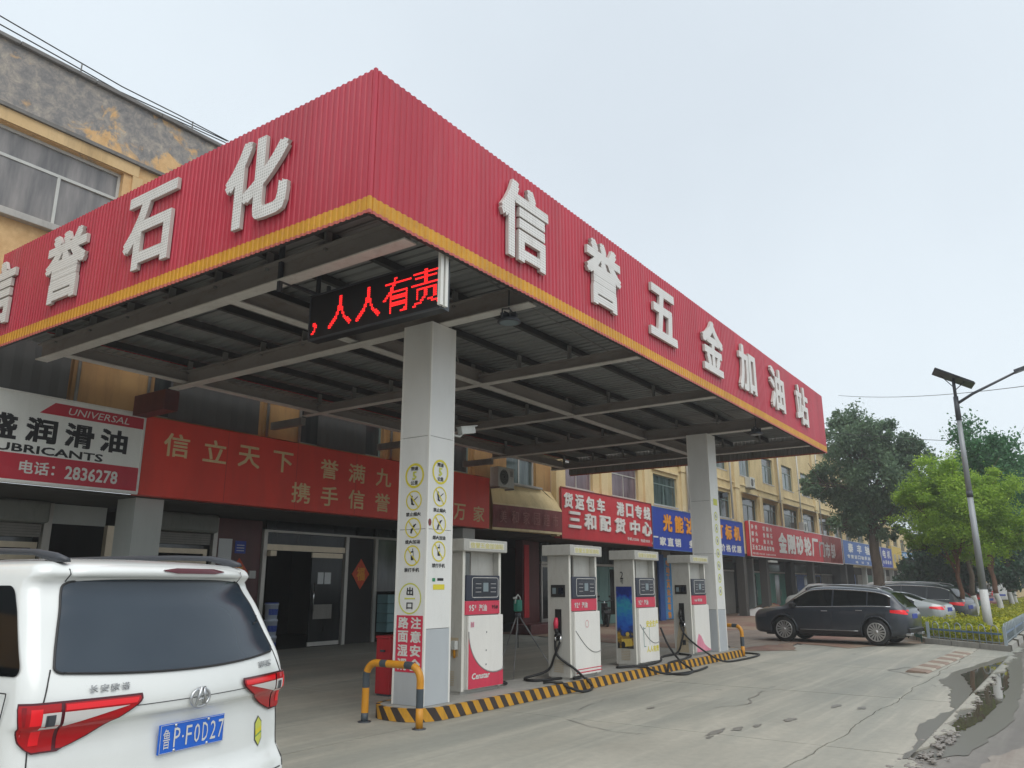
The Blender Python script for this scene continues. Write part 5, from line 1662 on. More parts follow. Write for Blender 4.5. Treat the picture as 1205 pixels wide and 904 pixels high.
# far-off low house closing the street
bD = thing('distant_building', 'pale distant building closing the view down the street behind the trees', 'building')
mb = MB(); mb.mat('wall_cream').box(140, 152, 3, 26, 0, 9); mb.build('wall', None, bD)
mb = MB(); mb.mat('glass_dark')
for j in range(2):
    for k in range(6):
        box('window', 'glass_dark', bD, 139.94, 139.99, 5 + k * 3.4, 6.8 + k * 3.4, 1.3 + j * 4, 3.0 + j * 4)
box('roof', 'coping', bD, 139.6, 152.3, 2.7, 26.3, 9.0, 9.3)

# ================================================================ SHOP SIGNS
def board(name, label, x0, x1, z0, z1, mat, y=YF - .32, frame='alu_frame', th=.26, fr=.05, ref=YF):
    kf = y / ref      # the measured outline belongs to plane ref, the board hangs at y
    t = thing(name, label, 'shop sign', ((x0 + x1) / 2 * kf, y, 1.68 + (z0 - 1.68) * kf))
    t.scale = (kf, 1, kf)
    w_, h_ = x1 - x0, z1 - z0
    box('board', mat, t, -w_ / 2, w_ / 2, .0, th, 0, h_)
    if frame:
        m_ = MB()
        m_.box(-w_ / 2 - .02, w_ / 2 + .02, -.018, .03, h_ - .002, h_ + fr * .8); m_.box(-w_ / 2 - .02, w_ / 2 + .02, -.018, .03, -fr * .8, .002)
        m_.box(-w_ / 2 - .025, -w_ / 2 + .015, -.02, .03, 0.002, h_ - .002); m_.box(w_ / 2 - .015, w_ / 2 + .025, -.02, .03, .002, h_ - .002)
        m_.build('frame', frame, t)
    return t
def line(t, s_, xc, zc, pitch, cw, ch, mat, extr=0., off=.02, name='lettering', shadow=None, y=-.004, slant=0.):
    n_ = len(s_); m_ = MB(); small = cw < .6 and extr == 0
    for q, c_ in enumerate(s_):
        if c_ == ' ':
            continue
        put_text(m_, c_, (xc + (q - (n_ - 1) / 2) * pitch, y, zc), cw, ch, '-y', extr, off, slant, res=2)
        if not small:
            m_.build('character' if not extr else 'raised_character', mat, t); m_ = MB()
    if small:
        o = m_.build(name, mat, t); o['kind'] = 'stuff'

# lubricant sign, left
t = board('lubricants_sign', 'white and red lubricants sign board with black characters and a phone number, at far left', 3.0, 8.77, 3.50, 5.10, 'sign_white', fr=.04, frame='print_white', ref=15.4)
xo = -(3.0 + 8.77) / 2
m_ = MB(); m_.mat('sign_darkred').prism([(6.72 + xo, 1.30), (8.755 + xo, 1.30), (8.755 + xo, 1.53), (6.98 + xo, 1.53)], 'xz', -.004, -.001)
m_.prism([(3.02 + xo, .03), (8.755 + xo, .03), (8.755 + xo, .50), (3.02 + xo, .50)], 'xz', -.004, -.001); m_.build('red_band', None, t)
m_ = MB(); m_.mat('print_white'); put_text(m_, 'UNIVERSAL', (7.85 + xo, -.007, 1.415), 1.22, .135, '-y', 0, .01, .25); m_.build('lettering', None, t)
for ch, xx in zip('盛润滑油', (6.10, 6.80, 7.50, 8.18)):
    m_ = MB(); put_text(m_, ch, (xx + xo, -.005, .97), .56, .46, '-y', 0, .034); m_.build('character', 'print_black', t)
m_ = MB(); m_.mat('print_black'); put_text(m_, 'LUBRICANTS', (6.95 + xo, -.005, .60), 2.1, .15, '-y', 0, .022, 0); m_.build('lettering', None, t)
m_ = MB(); m_.mat('print_white'); put_text(m_, '电话：', (6.82 + xo, -.007, .27), .62, .24, '-y', 0, .02); m_.build('lettering', None, t); m_ = MB(); m_.mat('print_white'); put_text(m_, '2836278', (7.83 + xo, -.007, .25), 1.02, .25, '-y', 0, .02); m_.build('lettering', None, t)

# red banner
t = board('red_slogan_banner', 'long red slogan banner with gold characters across the station front', 8.81, 20.80, 3.47, 5.10, 'banner_red', y=YF - .30, frame=None, ref=15.4)
xo = -(8.81 + 20.80) / 2
def chars(t, s_, xs_, z, w_, h_, mat, extr=0., off=.02, name='character', y=-.004):
    for ch, xx in zip(s_, xs_):
        m_ = MB(); put_text(m_, ch, (xx, y, z), w_, h_, '-y', extr, off); m_.build(name, mat, t)
chars(t, '信立天下誉满九州', [x + xo for x in (9.55, 10.49, 11.4, 12.38, 13.87, 14.84, 15.86, 16.85)], 1.11, .60, .50, 'gold_print', off=.014)
chars(t, '携手信誉万家', [x + xo for x in (12.99, 13.92, 14.87, 15.85, 19.26, 20.24)], .42, .58, .50, 'gold_print', off=.014)
m_ = MB(); m_.mat('rust_red')
for q in range(1, 6):
    m_ = MB(); m_.mat('rust_red').box(-5.995 + q * 2, -5.99 + q * 2, -.0025, 0, .02, 1.61); m_.build('seam', None, t)

t = board('freight_sign', 'red shop sign with two rows of white raised characters behind the middle pumps', 25.47, 33.33, 3.40, 5.27, 'sign_red', frame='rust_red', th=.30)
line(t, '货运包车 港口专线', 0, 1.42, .86, .66, .58, 'print_white', .03, .035, 'raised_lettering')
chars(t, '三和配货中心', (-3.0, -1.8, -.55, .75, 2.15, 3.35), .72, .92, .62, 'print_white', .05, .034, 'raised_character')
m_ = MB(); put_text(m_, '手机:13506', (2.0, -.004, .22), 1.1, .14); m_.build('lettering', 'print_white', t); m_ = MB(); put_text(m_, '电话:2838', (3.2, -.004, .20), .9, .14); m_.build('lettering', 'print_white', t)
t = board('marking_machine_sign', 'blue shop sign with orange characters, partly behind the far column', 33.42, 45.6, 3.32, 5.18, 'sign_blue', frame='sign_blue_pale')
line(t, '光能达激光打标机', .3, 1.22, 1.36, 1.0, .80, 'print_orange', .03, .05, 'raised_lettering')
line(t, '厂家直销 多款机型 价格优惠', -.3, .35, .86, .72, .40, 'print_white', 0, .05)
m_ = MB(); m_.mat('print_orange'); put_text(m_, 'R', (-2.3, -.005, 1.55), .2, .2); m_.build('lettering', None, t)
t = board('grinding_wheel_sign', 'long red and maroon shop sign with large white characters, beyond the blue sign', 46.9, 69.6, 3.38, 5.42, 'sign_red', frame='print_white')
m_ = MB(); m_.mat('rust_red'); m_.prism([(5.2, .02), (11.33, .02), (11.33, 2.02), (5.2, 2.02)], 'xz', -.004, -.001); m_.build('faded_section', None, t)
chars(t, '金刚砂轮厂', [-5.0 + q * 2.0 for q in range(5)], 1.0, 1.75, 1.30, 'print_white', .02, .034, 'raised_character', -.006)
chars(t, '门市部', [4.9 + q * 1.7 for q in range(3)], .95, 1.5, 1.15, 'print_grey', .02, .03, 'raised_character', -.006)
m_ = MB(); m_.mat('print_white')
for r_i, s_ in enumerate(('砂轮 切割片', '磨头 金刚石', '砂带 抛光轮', '五金工具批发零售')):
    for q, ch in enumerate(s_):
        if ch != ' ':
            put_text(m_, ch, (-10.9 + q * (4.3 / len(s_)), -.006, 1.72 - r_i * .40), .42, .28, '-y', 0, .05, res=1)
put_text(m_, '电话:0635 2836278', (-8.9, -.006, .16), 4.4, .12, res=1)
m_.build('lettering', None, t)
m_ = MB()
for q in range(9):
    m_.tube([(7.6 + q * .42, -.02, .05), (7.6 + q * .42, -.02, 2.0)], .025, 4); m_.build('slat', 'sign_brown', t); m_ = MB()
def small_sign(label, x0, x1, mat, rows, fm='alu_frame', z0=3.45, z1=5.35, cat_extra=None):
    t = board('shop_sign', label, x0, x1, z0, z1, mat, frame=fm, fr=.05)
    for (s_, zc, cw, ch, pm, xc) in rows:
        w_ = x1 - x0
        line(t, s_, xc, zc, w_ * .86 / len(s_), cw, ch, pm, 0, .05)
    return t
small_sign('pale blue shop sign with white characters left of the dark tree trunk', 70.1, 85.6, 'sign_blue_pale', [('泰丰轴承', 1.35, 1.9, .8, 'print_white', 0), ('专营进口轴承油封皮带', .62, 1.0, .32, 'print_white', 0), ('电话2836', .2, 1.0, .2, 'print_white', 2.5)])
small_sign('narrow blue shop sign right of the dark tree trunk', 85.9, 91.4, 'sign_blue', [('电机', 1.3, 1.6, .8, 'print_white', 0), ('水泵维修', .5, .8, .4, 'print_white', 0)])
small_sign('yellowish shop sign between the narrow blue sign and the sky blue sign', 91.7, 97.4, 'sign_yellow', [('轮胎', 1.0, 1.4, 1.0, 'print_grey', 0)], z1=5.7)
t = small_sign('sky blue and orange banded shop sign in the distance', 97.7, 105.6, 'sign_skyblue', [('机电设备', 1.5, 1.2, .4, 'print_white', 0)])
m_ = MB(); m_.mat('sign_orange').prism([(-3.9, .65), (3.9, .65), (3.9, 1.2), (-3.9, 1.2)], 'xz', -.006, -.001); m_.mat('sign_white').prism([(-3.9, .05), (3.9, .05), (3.9, .3), (-3.9, .3)], 'xz', -.006, -.001); m_.build('colour_band', None, t)
small_sign('pink and white shop sign with red characters in the distance', 105.9, 114.2, 'sign_white', [('汽车修理', 1.3, 1.6, .7, 'sign_red', 0), ('补胎换油', .5, 1.5, .5, 'sign_red', 0)])
small_sign('farthest red shop sign before the trees hide the street', 114.5, 124., 'sign_red', [('五金建材', 1.2, 1.6, .9, 'print_white', 0)])

# loose things in front of the shops
def bucket(loc, label, cap):
    t = thing('water_bucket', label, 'bucket', loc, 0, 'stacked white buckets by the office door')
    mb = MB(); mb.lathe([(0, 0), (.15, 0), (.175, .36), (.185, .36), (.185, .385), (.17, .385)], (0, 0, 0), 'z', 18); mb.build('body', 'bucket_white', t)
    mb = MB(); mb.lathe([(.176, .387), (.176, .41), (0, .415)], (0, 0, 0), 'z', 18); mb.build('lid', cap, t)
    mb = MB(); mb.mat('bucket_blue')
    for k in range(8):
        a = PI + .5 + k * .22
        mb.add([(.165 * math.cos(a), .165 * math.sin(a), .1), (.165 * math.cos(a + .2), .165 * math.sin(a + .2), .1), (.178 * math.cos(a + .2), .178 * math.sin(a + .2), .25), (.178 * math.cos(a), .178 * math.sin(a), .25)], [(0, 1, 2, 3)])
    mb.build('label', None, t)
bucket((14.0, 17.45, 0), 'white bucket at the bottom of the stack by the office door', 'bucket_white')
bucket((14.0, 17.45, .417), 'white bucket in the middle of the stack by the office door', 'bucket_white')
bucket((14.0, 17.45, .834), 'blue lidded white bucket on top of the stack by the office door', 'bucket_blue')
def heap(name, label, cat, cx, cy, rx, ry, h_, mat, seed):
    r_ = random.Random(seed); mb = MB(); n = 16; K = 6; V = []
    for k in range(K + 1):
        rr = 1 - k / K
        for q in range(n):
            a = 2 * PI * q / n; j = 1 + .18 * math.sin(3 * a + seed) + r_.uniform(-.08, .08)
            V.append((cx + rx * rr * j * math.cos(a), cy + ry * rr * j * math.sin(a), h_ * (1 - rr ** 1.7) * (1 + r_.uniform(-.12, .12)) + .01))
    mb.add(V, [(k * n + q, k * n + (q + 1) % n, (k + 1) * n + (q + 1) % n, (k + 1) * n + q) for k in range(K) for q in range(n)], True)
    o = mb.build(name, mat); tag(o, label, cat); return o
heap('sand_heap', 'brown heap of sand in front of the dark shop entrance', 'sand heap', 50.5, 15.9, 1.6, 1.1, .62, 'sand_heap', 3)
heap('tarpaulin', 'white tarpaulin crumpled over rubble beside the sand heap', 'tarpaulin', 47.6, 15.5, 2.0, 1.0, .40, 'tarp_white', 8)
heap('sand_heap', 'darker low heap of sand right of the white tarpaulin', 'sand heap', 52.6, 16.2, .9, .8, .55, 'rust_red', 5)

def scooter(loc, rz, label):
    t = thing('scooter', label, 'scooter', loc, rz, 'scooters parked outside the shops')
    for x in (-.60, .60):
        mb = MB(); mb.lathe([(.20, -.05), (.27, -.045), (.29, 0), (.27, .045), (.20, .05)], (x, 0, .29), 'y', 20); mb.lathe([(.02, -.03), (.2, -.02), (.2, .02), (.02, .03)], (x, 0, .29), 'y', 10); mb.build('wheel', 'black_rubber', t)
    mb = MB(); mb.tube([(.60, 0, .29), (.48, 0, .70), (.40, 0, 1.02)], .03, 8); mb.build('fork', 'satin_metal', t)
    mb = MB(); mb.tube([(.36, -.33, 1.06), (.38, -.12, 1.02), (.40, 0, 1.0), (.38, .12, 1.02), (.36, .33, 1.06)], .018, 6); mb.build('handlebar', 'moto_black', t)
    for s_ in (-1, 1):
        mb = MB(); mb.tube([(.38, s_ * .2, 1.03), (.42, s_ * .24, 1.2)], .008, 5); mb.bbox(.40, .42, s_ * .24 - .05, s_ * .24 + .05, 1.18, 1.26, .008); mb.build('mirror', 'moto_black', t)
    mb = MB(); mb.prism([(.42, .32), (.55, .62), (.42, .95), (.34, .92), (.36, .55), (.20, .34), (-.25, .33), (-.35, .60), (-.72, .68), (-.75, .56), (-.50, .36), (-.30, .24), (.3, .24)], 'xz', -.13, .13); mb.build('body', 'moto_black', t)
    mb = MB(); mb.bbox(-.62, -.08, -.14, .14, .70, .80, .03); mb.build('seat', 'black_rubber', t)
    mb = MB(); mb.lathe([(0, 0), (.07, .01), (.08, .04), (0, .05)], (.47, 0, .86), 'x', 12); mb.build('headlight', 'lcd', t)
scooter((30.95, 16.7, 0), R(35), 'black scooter parked in front of the teal shop doors')
scooter((27.6, 16.6, .0), R(75), 'dark scooter half hidden behind the second pump, beside the yellow door strip')

# ================================================================ VEHICLES
def wheel(parent, x, y, r_, side, spokes=15, w_=.22, cap=True):
    t = MB(); s_ = side
    t.lathe([(r_ * .70, -.5 * w_), (r_ * .93, -.5 * w_), (r_, -.36 * w_), (r_, .36 * w_), (r_ * .93, .5 * w_), (r_ * .70, .5 * w_)], (x, y, r_), 'y', 36)
    wh = t.build('wheel', 'black_rubber', parent)
    m_ = MB(); yo = y + s_ * w_ * .40
    m_.mat('alloy'); m_.lathe([(r_ * .64, s_ * .02), (r_ * .71, s_ * .035), (r_ * .72, s_ * .0), (r_ * .64, -s_ * .05)], (x, yo, r_), 'y', 36)
    for k in range(spokes):
        a = 2 * PI * k / spokes; ca, sa = math.cos(a), math.sin(a)
        for da in (-.065, .065):
            c2_, s2_ = math.cos(a + da), math.sin(a + da)
            m_.obox((x + c2_ * r_ * .40, yo + s_ * .012, r_ + s2_ * r_ * .40), (c2_ * r_ * .52, 0, s2_ * r_ * .52), (0, .02, 0), (-s2_ * r_ * .05, 0, c2_ * r_ * .05))
    m_.lathe([(0, s_ * .03), (r_ * .14, s_ * .03), (r_ * .17, 0), (r_ * .17, -s_ * .04)], (x, yo, r_), 'y', 16)
    m_.mat('black_plastic'); m_.lathe([(0, -s_ * .03), (r_ * .70, -s_ * .03)], (x, yo, r_), 'y', 28)
    m_.build('rim', None, wh)
    return wh

def car(label, cat, loc, rz, paint_, P, name='parked_car', rim=15, group=None, blackroof=None):
    """local: +x forward, y left. P: dict of profile curves"""
    t = thing(name, label, cat, loc, rz, group)
    L_ = P['L']; n = 84
    xk = np.linspace(-L_ / 2, L_ / 2, n)
    f = lambda key: pchip([p[0] for p in P[key]], [p[1] for p in P[key]], xk)
    top, belt, wid, zb = f('top'), f('belt'), f('w'), f('zb')
    belt = np.minimum(belt, top - .03)
    tum = P.get('tumble', .42)
    rings = []
    for i in range(n):
        w_ = wid[i]; tb = top[i] - belt[i]
        gy = max(w_ * .93 - tum * tb, .1)
        pr_ = [(0, zb[i] + .03), (w_ * .84, zb[i] + .03), (w_ * .955, zb[i] + .07), (w_ * .99, zb[i] + .22), (w_ * 1.0, (zb[i] + belt[i]) * .5 + .04), (w_ * .992, belt[i] - .16),
               (w_ * .975, belt[i] - .05), (w_ * .935, belt[i])]
        tt = min(tb, .12)
        pr_ += [(gy + (w_ * .935 - gy) * .66, belt[i] + (tb - tt * .55) * .34), (gy + (w_ * .935 - gy) * .30, belt[i] + (tb - tt * .55) * .70), (gy, top[i] - tt * .45), (gy - .09, top[i] - tt * .12), (gy * .45, top[i] + .012), (0, top[i] + .022)]
        rings.append(pr_)
    m = len(rings[0]); V = []
    for i in range(n):
        for s_ in (1, -1):
            for (y_, z_) in rings[i]:
                V.append((xk[i], s_ * y_, z_))
    F_ = []
    for i in range(n - 1):
        for h in (0, 1):
            o1 = i * 2 * m + h * m; o2 = (i + 1) * 2 * m + h * m
            for k in range(m - 1):
                F_.append((o1 + k, o1 + k + 1, o2 + k + 1, o2 + k) if h == 0 else (o1 + k + 1, o1 + k, o2 + k, o2 + k + 1))
    for i in (0, n - 1):
        o1 = i * 2 * m
        for k in range(m - 1):
            F_.append((o1 + k, o1 + k + 1, o1 + m + k + 1, o1 + m + k))
    mb = MB(); mb.add(V, F_, True)
    body = mb.build('body', paint_, t)
    bm = bmesh.new(); bm.from_mesh(body.data); bmesh.ops.remove_doubles(bm, verts=bm.verts, dist=.0005); bmesh.ops.recalc_face_normals(bm, faces=bm.faces[:]); bm.to_mesh(body.data); bm.free()
    # wheel arches
    wr = P['wr']; body.data.materials.append(MATS['black_plastic'])
    cm = MB()
    for x in P['axles']:
        for s_ in (1, -1):
            yy = P['track'] * s_
            cm.lathe([(0, -.3), (wr + .055, -.3), (wr + .055, .35), (0, .35)] if s_ > 0 else [(0, -.35), (wr + .055, -.35), (wr + .055, .3), (0, .3)], (x, yy + s_ * .06, wr + .01), 'y', 32, False)
    cut = cm.build('cutter', 'black_plastic', None)
    bo = body.modifiers.new('b', 'BOOLEAN'); bo.operation = 'DIFFERENCE'; bo.object = cut; bo.solver = 'EXACT'
    if hasattr(bo, 'material_mode'): bo.material_mode = 'TRANSFER'
    bpy.context.view_layer.update()
    dg = bpy.context.evaluated_depsgraph_get(); dg.update()
    # cutter must share the body's frame
    cut.parent = t; bpy.context.view_layer.update(); dg.update()
    me = bpy.data.meshes.new_from_object(body.evaluated_get(dg))
    body.modifiers.clear(); old = body.data; body.data = me; bpy.data.meshes.remove(old)
    bpy.data.objects.remove(cut)
    for x in P['axles']:
        for s_ in (1, -1):
            wheel(t, x, P['track'] * s_, wr, s_, rim)
            # arch trim
            pts = []
            for k in range(19):
                a = -.25 + (PI + .5) * k / 18
                xx, zz = x + (wr + .06) * math.cos(a), wr + .01 + (wr + .06) * math.sin(a)
                pts.append((xx, s_ * (Yat(P, xk, rings, xx, zz) + .002), zz))
            mb = MB(); mb.tube(pts, .022 if P.get('clad') else .010, 6); mb.build('arch_trim', P.get('clad') or paint_, t)
    # glazing
    def Y(x_, z_): return Yat(P, xk, rings, x_, z_)
    def side_patch(name, xa, xb, zlo, zhi, mat, s_, off=.006, nx=16, nz=5, parent=t):
        V = []; F2 = []
        for i in range(nx + 1):
            x_ = xa + (xb - xa) * i / nx
            a, b_ = zlo(x_), zhi(x_)
            for j in range(nz + 1):
                z_ = a + (b_ - a) * j / nz
                V.append((x_, s_ * (Y(x_, z_) + off), z_))
        for i in range(nx):
            for j in range(nz):
                F2.append((i * (nz + 1) + j, (i + 1) * (nz + 1) + j, (i + 1) * (nz + 1) + j + 1, i * (nz + 1) + j + 1))
        mb = MB(); mb.add(V, F2, True); return mb.build(name, mat, parent)
    topf = lambda x_: float(np.interp(x_, xk, top)); beltf = lambda x_: float(np.interp(x_, xk, belt))
    gz = lambda x_: beltf(x_) + .025
    gt_ = lambda x_: max(topf(x_) - P.get('gtop', .10), beltf(x_) + .03)
    for s_ in (1, -1):
        for (a, b_) in P['glass']:
            side_patch('side_window', a, b_, gz, gt_, 'car_glass_dark', s_)
        a, b_ = P['glass'][0][0], P['glass'][-1][1]
        if P.get('chrome', True):
            pts = [(x_, s_ * (Y(x_, gt_(x_) + .012) + .008), gt_(x_) + .012) for x_ in np.linspace(a - .02, b_ + .06, 30)]
            mb = MB(); mb.tube(pts, .020, 6); mb.build('window_trim', 'chrome', t)
            pts = [(x_, s_ * (Y(x_, gz(x_) - .012) + .008), gz(x_) - .012) for x_ in np.linspace(a - .02, b_ + .06, 20)]
            mb = MB(); mb.tube(pts, .014, 5); mb.build('window_trim', 'chrome', t)
        for (x_) in P.get('doors', []):
            pts = [(x_ + .02 * math.sin(z_ * 3), s_ * (Y(x_, z_) + .001), z_) for z_ in np.linspace(.42, beltf(x_) - .01, 10)]
            mb = MB(); mb.tube(pts, .004, 4); mb.build('door_gap', 'black_plastic', t)
        for x_ in P.get('handles', []):
            mb = MB(); z_ = beltf(x_) - .11; yy = Y(x_, z_)
            mb.bbox(x_ - .10, x_ + .10, s_ * yy - .0 if s_ > 0 else s_ * yy - .03, s_ * yy + .03 if s_ > 0 else s_ * yy, z_ - .014, z_ + .014, .008); mb.build('door_handle', P.get('handle_mat', paint_), t)
        # mirror
        mx_ = P['mirror']
        mb = MB(); zz = beltf(mx_) + .06; yy = Y(mx_, zz) 
        mb.bbox(mx_ - .10, mx_ + .07, s_ * (yy + .03) if s_ > 0 else s_ * (yy + .24), s_ * (yy + .24) if s_ > 0 else s_ * (yy + .03), zz - .06, zz + .09, .035); mb.build('wing_mirror', P.get('mirror_mat', paint_), t)
        # sill trim
        if P.get('clad'):
            side_patch('sill_trim', P['axles'][1] + wr + .1, P['axles'][0] - wr - .1, lambda x_: float(np.interp(x_, xk, zb)) + .075, lambda x_: float(np.interp(x_, xk, zb)) + .17, 'black_plastic', s_, .012, 10, 2)
            pts = [(x_, s_ * (Y(x_, .40) + .012), .40 - .0) for x_ in np.linspace(P['axles'][1] + wr + .15, P['axles'][0] - wr - .15, 12)]
            mb = MB(); mb.tube(pts, .012, 5); mb.build('sill_trim', 'satin_metal', t)
        # lamps
        xr = -L_ / 2
        for (a, b_, z0_, z1_, mat) in P.get('tail', []):
            side_patch('tail_lamp', a, b_, lambda x_: z0_ + (x_ - a) * .12, lambda x_: z1_ - (x_ - a) * .02, mat, s_, .008, 10, 4)
        for (a, b_, z0_, z1_, mat) in P.get('head', []):
            side_patch('headlight', a, b_, lambda x_: z0_ - (x_ - a) * .1, lambda x_: z1_ - (x_ - a) * .10, mat, s_, .008, 10, 4)
        if P.get('rails'):
            a, b_ = P['rails']
            pts = [(x_, s_ * (max(P['roofy'], 0)), topf(x_) + .035 + .022 * math.sin(PI * (x_ - a) / (b_ - a)) ** .4 - (.03 if k in (0, 19) else 0)) for k, x_ in enumerate(np.linspace(a, b_, 20))]
            mb = MB(); mb.tube(pts, .017, 6); mb.build('roof_rail', 'satin_metal', t)
    def top_patch(name, xa, xb, mat, wfac=.93, nx=12, off=.007):
        V = []; F2 = []; ny = 8
        for i in range(nx + 1):
            x_ = xa + (xb - xa) * i / nx
            k = int(np.clip(np.searchsorted(xk, x_) - 1, 0, n - 2)); tt = (x_ - xk[k]) / (xk[k + 1] - xk[k])
            ra = [(a1[0] * (1 - tt) + a2[0] * tt, a1[1] * (1 - tt) + a2[1] * tt) for a1, a2 in zip(rings[k], rings[k + 1])]
            yy = [q[0] for q in ra[10:]][::-1]; zz = [q[1] for q in ra[10:]][::-1]
            ymax = ra[10][0] * wfac
            for j in range(-ny, ny + 1):
                y_ = ymax * j / ny
                V.append((x_, y_, float(np.interp(abs(y_), yy, zz)) + off))
        mm = 2 * ny + 1
        for i in range(nx):
            for j in range(mm - 1):
                F2.append((i * mm + j, (i + 1) * mm + j, (i + 1) * mm + j + 1, i * mm + j + 1))
        mb = MB(); mb.add(V, F2, True); return mb.build(name, mat, t)
    top_patch('windscreen', *P['ws'], 'car_glass_dark')
    if P.get('rw'):
        top_patch('rear_window', *P['rw'], 'car_glass_dark')
    # grille and bumper details, plate
    xf = L_ / 2
    mb = MB(); mb.bbox(xf - .05, xf + .012, -.5, .5, .42, .66, .02); mb.build('grille', 'black_plastic', t)
    mb = MB(); mb.bbox(-xf - .014, -xf + .04, -.26, .26, .78, .92, .008); mb.build('number_plate', 'sign_blue', t)
    mb = MB(); mb.bbox(-xf - .03, -xf + .25, -wid[2] * .9, wid[2] * .9, float(zb[0]) + .02, float(zb[0]) + .16, .03); mb.build('rear_bumper_trim', P.get('bump', 'black_plastic'), t)
    if P.get('exh'):
        for s_ in (1, -1):
            mb = MB(); mb.bbox(-xf - .05, -xf + .12, s_ * .62 - .13, s_ * .62 + .13, .30, .38, .02); mb.build('exhaust_trim', 'satin_metal', t)
    mb = MB(); mb.bbox(-L_ * .42, L_ * .42, -.72, .72, .20, .32, .02); mb.build('underbody', 'black_plastic', t)
    return t
def Yat(P, xk, rings, x_, z_):
    k = int(np.clip(np.searchsorted(xk, x_) - 1, 0, len(xk) - 2)); tt = float(np.clip((x_ - xk[k]) / (xk[k + 1] - xk[k]), 0, 1))
    ra = [(a1[0] * (1 - tt) + a2[0] * tt, a1[1] * (1 - tt) + a2[1] * tt) for a1, a2 in zip(rings[k], rings[k + 1])][2:12]
    return float(np.interp(z_, [q[1] for q in ra], [q[0] for q in ra]))

SUV = dict(L=4.95,
    top=[(-2.475, .96), (-2.40, 1.10), (-2.24, 1.27), (-2.0, 1.51), (-1.6, 1.63), (-.9, 1.69), (-.1, 1.715), (.42, 1.685), (.98, 1.43), (1.42, 1.13), (1.55, 1.085), (2.1, 1.03), (2.38, .96), (2.475, .84)],
    belt=[(-2.475, .92), (-2.2, 1.10), (-1.6, 1.12), (0, 1.085), (1.2, 1.05), (1.5, 1.02), (2.475, .80)],
    w=[(-2.475, .70), (-2.40, .82), (-2.2, .91), (-1.7, .95), (0, .96), (1.6, .95), (2.1, .90), (2.38, .80), (2.475, .66)],
    zb=[(-2.475, .36), (-2.2, .26), (-1.5, .22), (1.8, .22), (2.3, .24), (2.475, .30)],
    axles=(1.36, -1.56), wr=.385, track=.83, glass=[(-2.02, -1.36), (-1.32, -.30), (-.24, 1.02)], mirror=1.02, doors=[1.30, -.25, -1.35], handles=[-.02, -1.10],
    tail=[(-2.465, -2.02, .90, 1.04, 'tail_bright')], head=[(1.95, 2.45, .76, .90, 'lamp_dark')], ws=(.52, 1.46), rw=(-2.40, -2.0), clad='paint_slate', rails=(-1.75, .6), roofy=.60, exh=True, handle_mat='satin_metal', mirror_mat='black_plastic')
SED = dict(L=4.75,
    top=[(-2.375, .90), (-2.32, 1.02), (-2.05, 1.09), (-1.55, 1.20), (-.9, 1.40), (-.3, 1.455), (.2, 1.44), (.9, 1.16), (1.25, 1.0), (1.9, .92), (2.25, .78), (2.375, .62)],
    belt=[(-2.375, .86), (-2.0, 1.0), (-1.0, .98), (1.0, .93), (2.375, .60)],
    w=[(-2.375, .66), (-2.3, .78), (-2.0, .88), (-1.2, .92), (1.5, .92), (2.2, .82), (2.375, .6)],
    zb=[(-2.375, .34), (-2.1, .24), (2.1, .2), (2.375, .26)],
    axles=(1.42, -1.38), wr=.335, track=.80, glass=[(-1.45, -.62), (-.56, .55)], mirror=.72, doors=[.95, -.55], handles=[-.35, -1.2],
    tail=[(-2.37, -1.95, .84, .96, 'tail_bright')], head=[(1.8, 2.33, .64, .76, 'white_lens')], ws=(.28, .98), rw=(-1.7, -.85))
g_cars = 'cars parked in front of the shops'
def place_car(near_rear, heading, track=.83, ax=1.44):
    h = np.array([math.cos(heading), math.sin(heading)]); rgt = np.array([h[1], -h[0]])
    return np.array(near_rear) + h * ax + rgt * track
hd = R(84)
c = place_car((25.5, 5.02), hd, .79, 1.37)
suv = car('dark slate grey SUV with chrome window line parked nearest the pumps', 'SUV', (c[0], c[1], .012), hd, 'paint_slate', SUV, group=g_cars)
suv.scale = (.93, .93, .955)
c2p = c + np.array([5.6, -2.2])
car('silver sedan parked between the slate SUV and the second dark SUV', 'car', (33.0, 6.2, .012), R(82), 'paint_silver', SED, rim=10, group=g_cars)
SUV2 = dict(SUV); SUV2['top'] = [(a, b_ + (.05 if b_ > 1.3 else .02)) for a, b_ in SUV['top']]; SUV2['glass'] = [(-2.0, -1.2), (-1.14, -.2), (-.14, 1.02)]
car('second dark SUV with a bright window line, behind the silver sedan', 'SUV', (37.2, 6.0, .012), R(78), 'paint_black', SUV2, rim=10, group=g_cars)
VAN = dict(L=4.5,
    top=[(-2.25, 1.70), (-2.2, 1.86), (-2.0, 1.93), (0, 1.95), (1.2, 1.90), (1.6, 1.6), (2.0, 1.15), (2.2, .95), (2.25, .7)],
    belt=[(-2.25, 1.1), (1.6, 1.1), (2.25, .66)], w=[(-2.25, .70), (-2.15, .8), (1.9, .82), (2.25, .65)], zb=[(-2.25, .3), (2.25, .28)],
    axles=(1.5, -1.4), wr=.31, track=.70, glass=[(-2.0, -.9), (-.8, .3), (.4, 1.35)], mirror=1.5, doors=[.35, -.85], handles=[.6], tail=[(-2.24, -2.1, .8, 1.2, 'tail_bright')], head=[(1.9, 2.2, .7, .85, 'white_lens')], ws=(1.28, 1.9), rw=None, tumble=.2, chrome=False, gtop=.2)
PICK = dict(VAN); PICK['top'] = [(-2.25, 1.0), (-2.2, 1.04), (-.45, 1.06), (-.36, 1.55), (-.25, 1.74), (.2, 1.78), (.75, 1.74), (1.25, 1.40), (1.65, 1.10), (2.1, .98), (2.25, .75)]
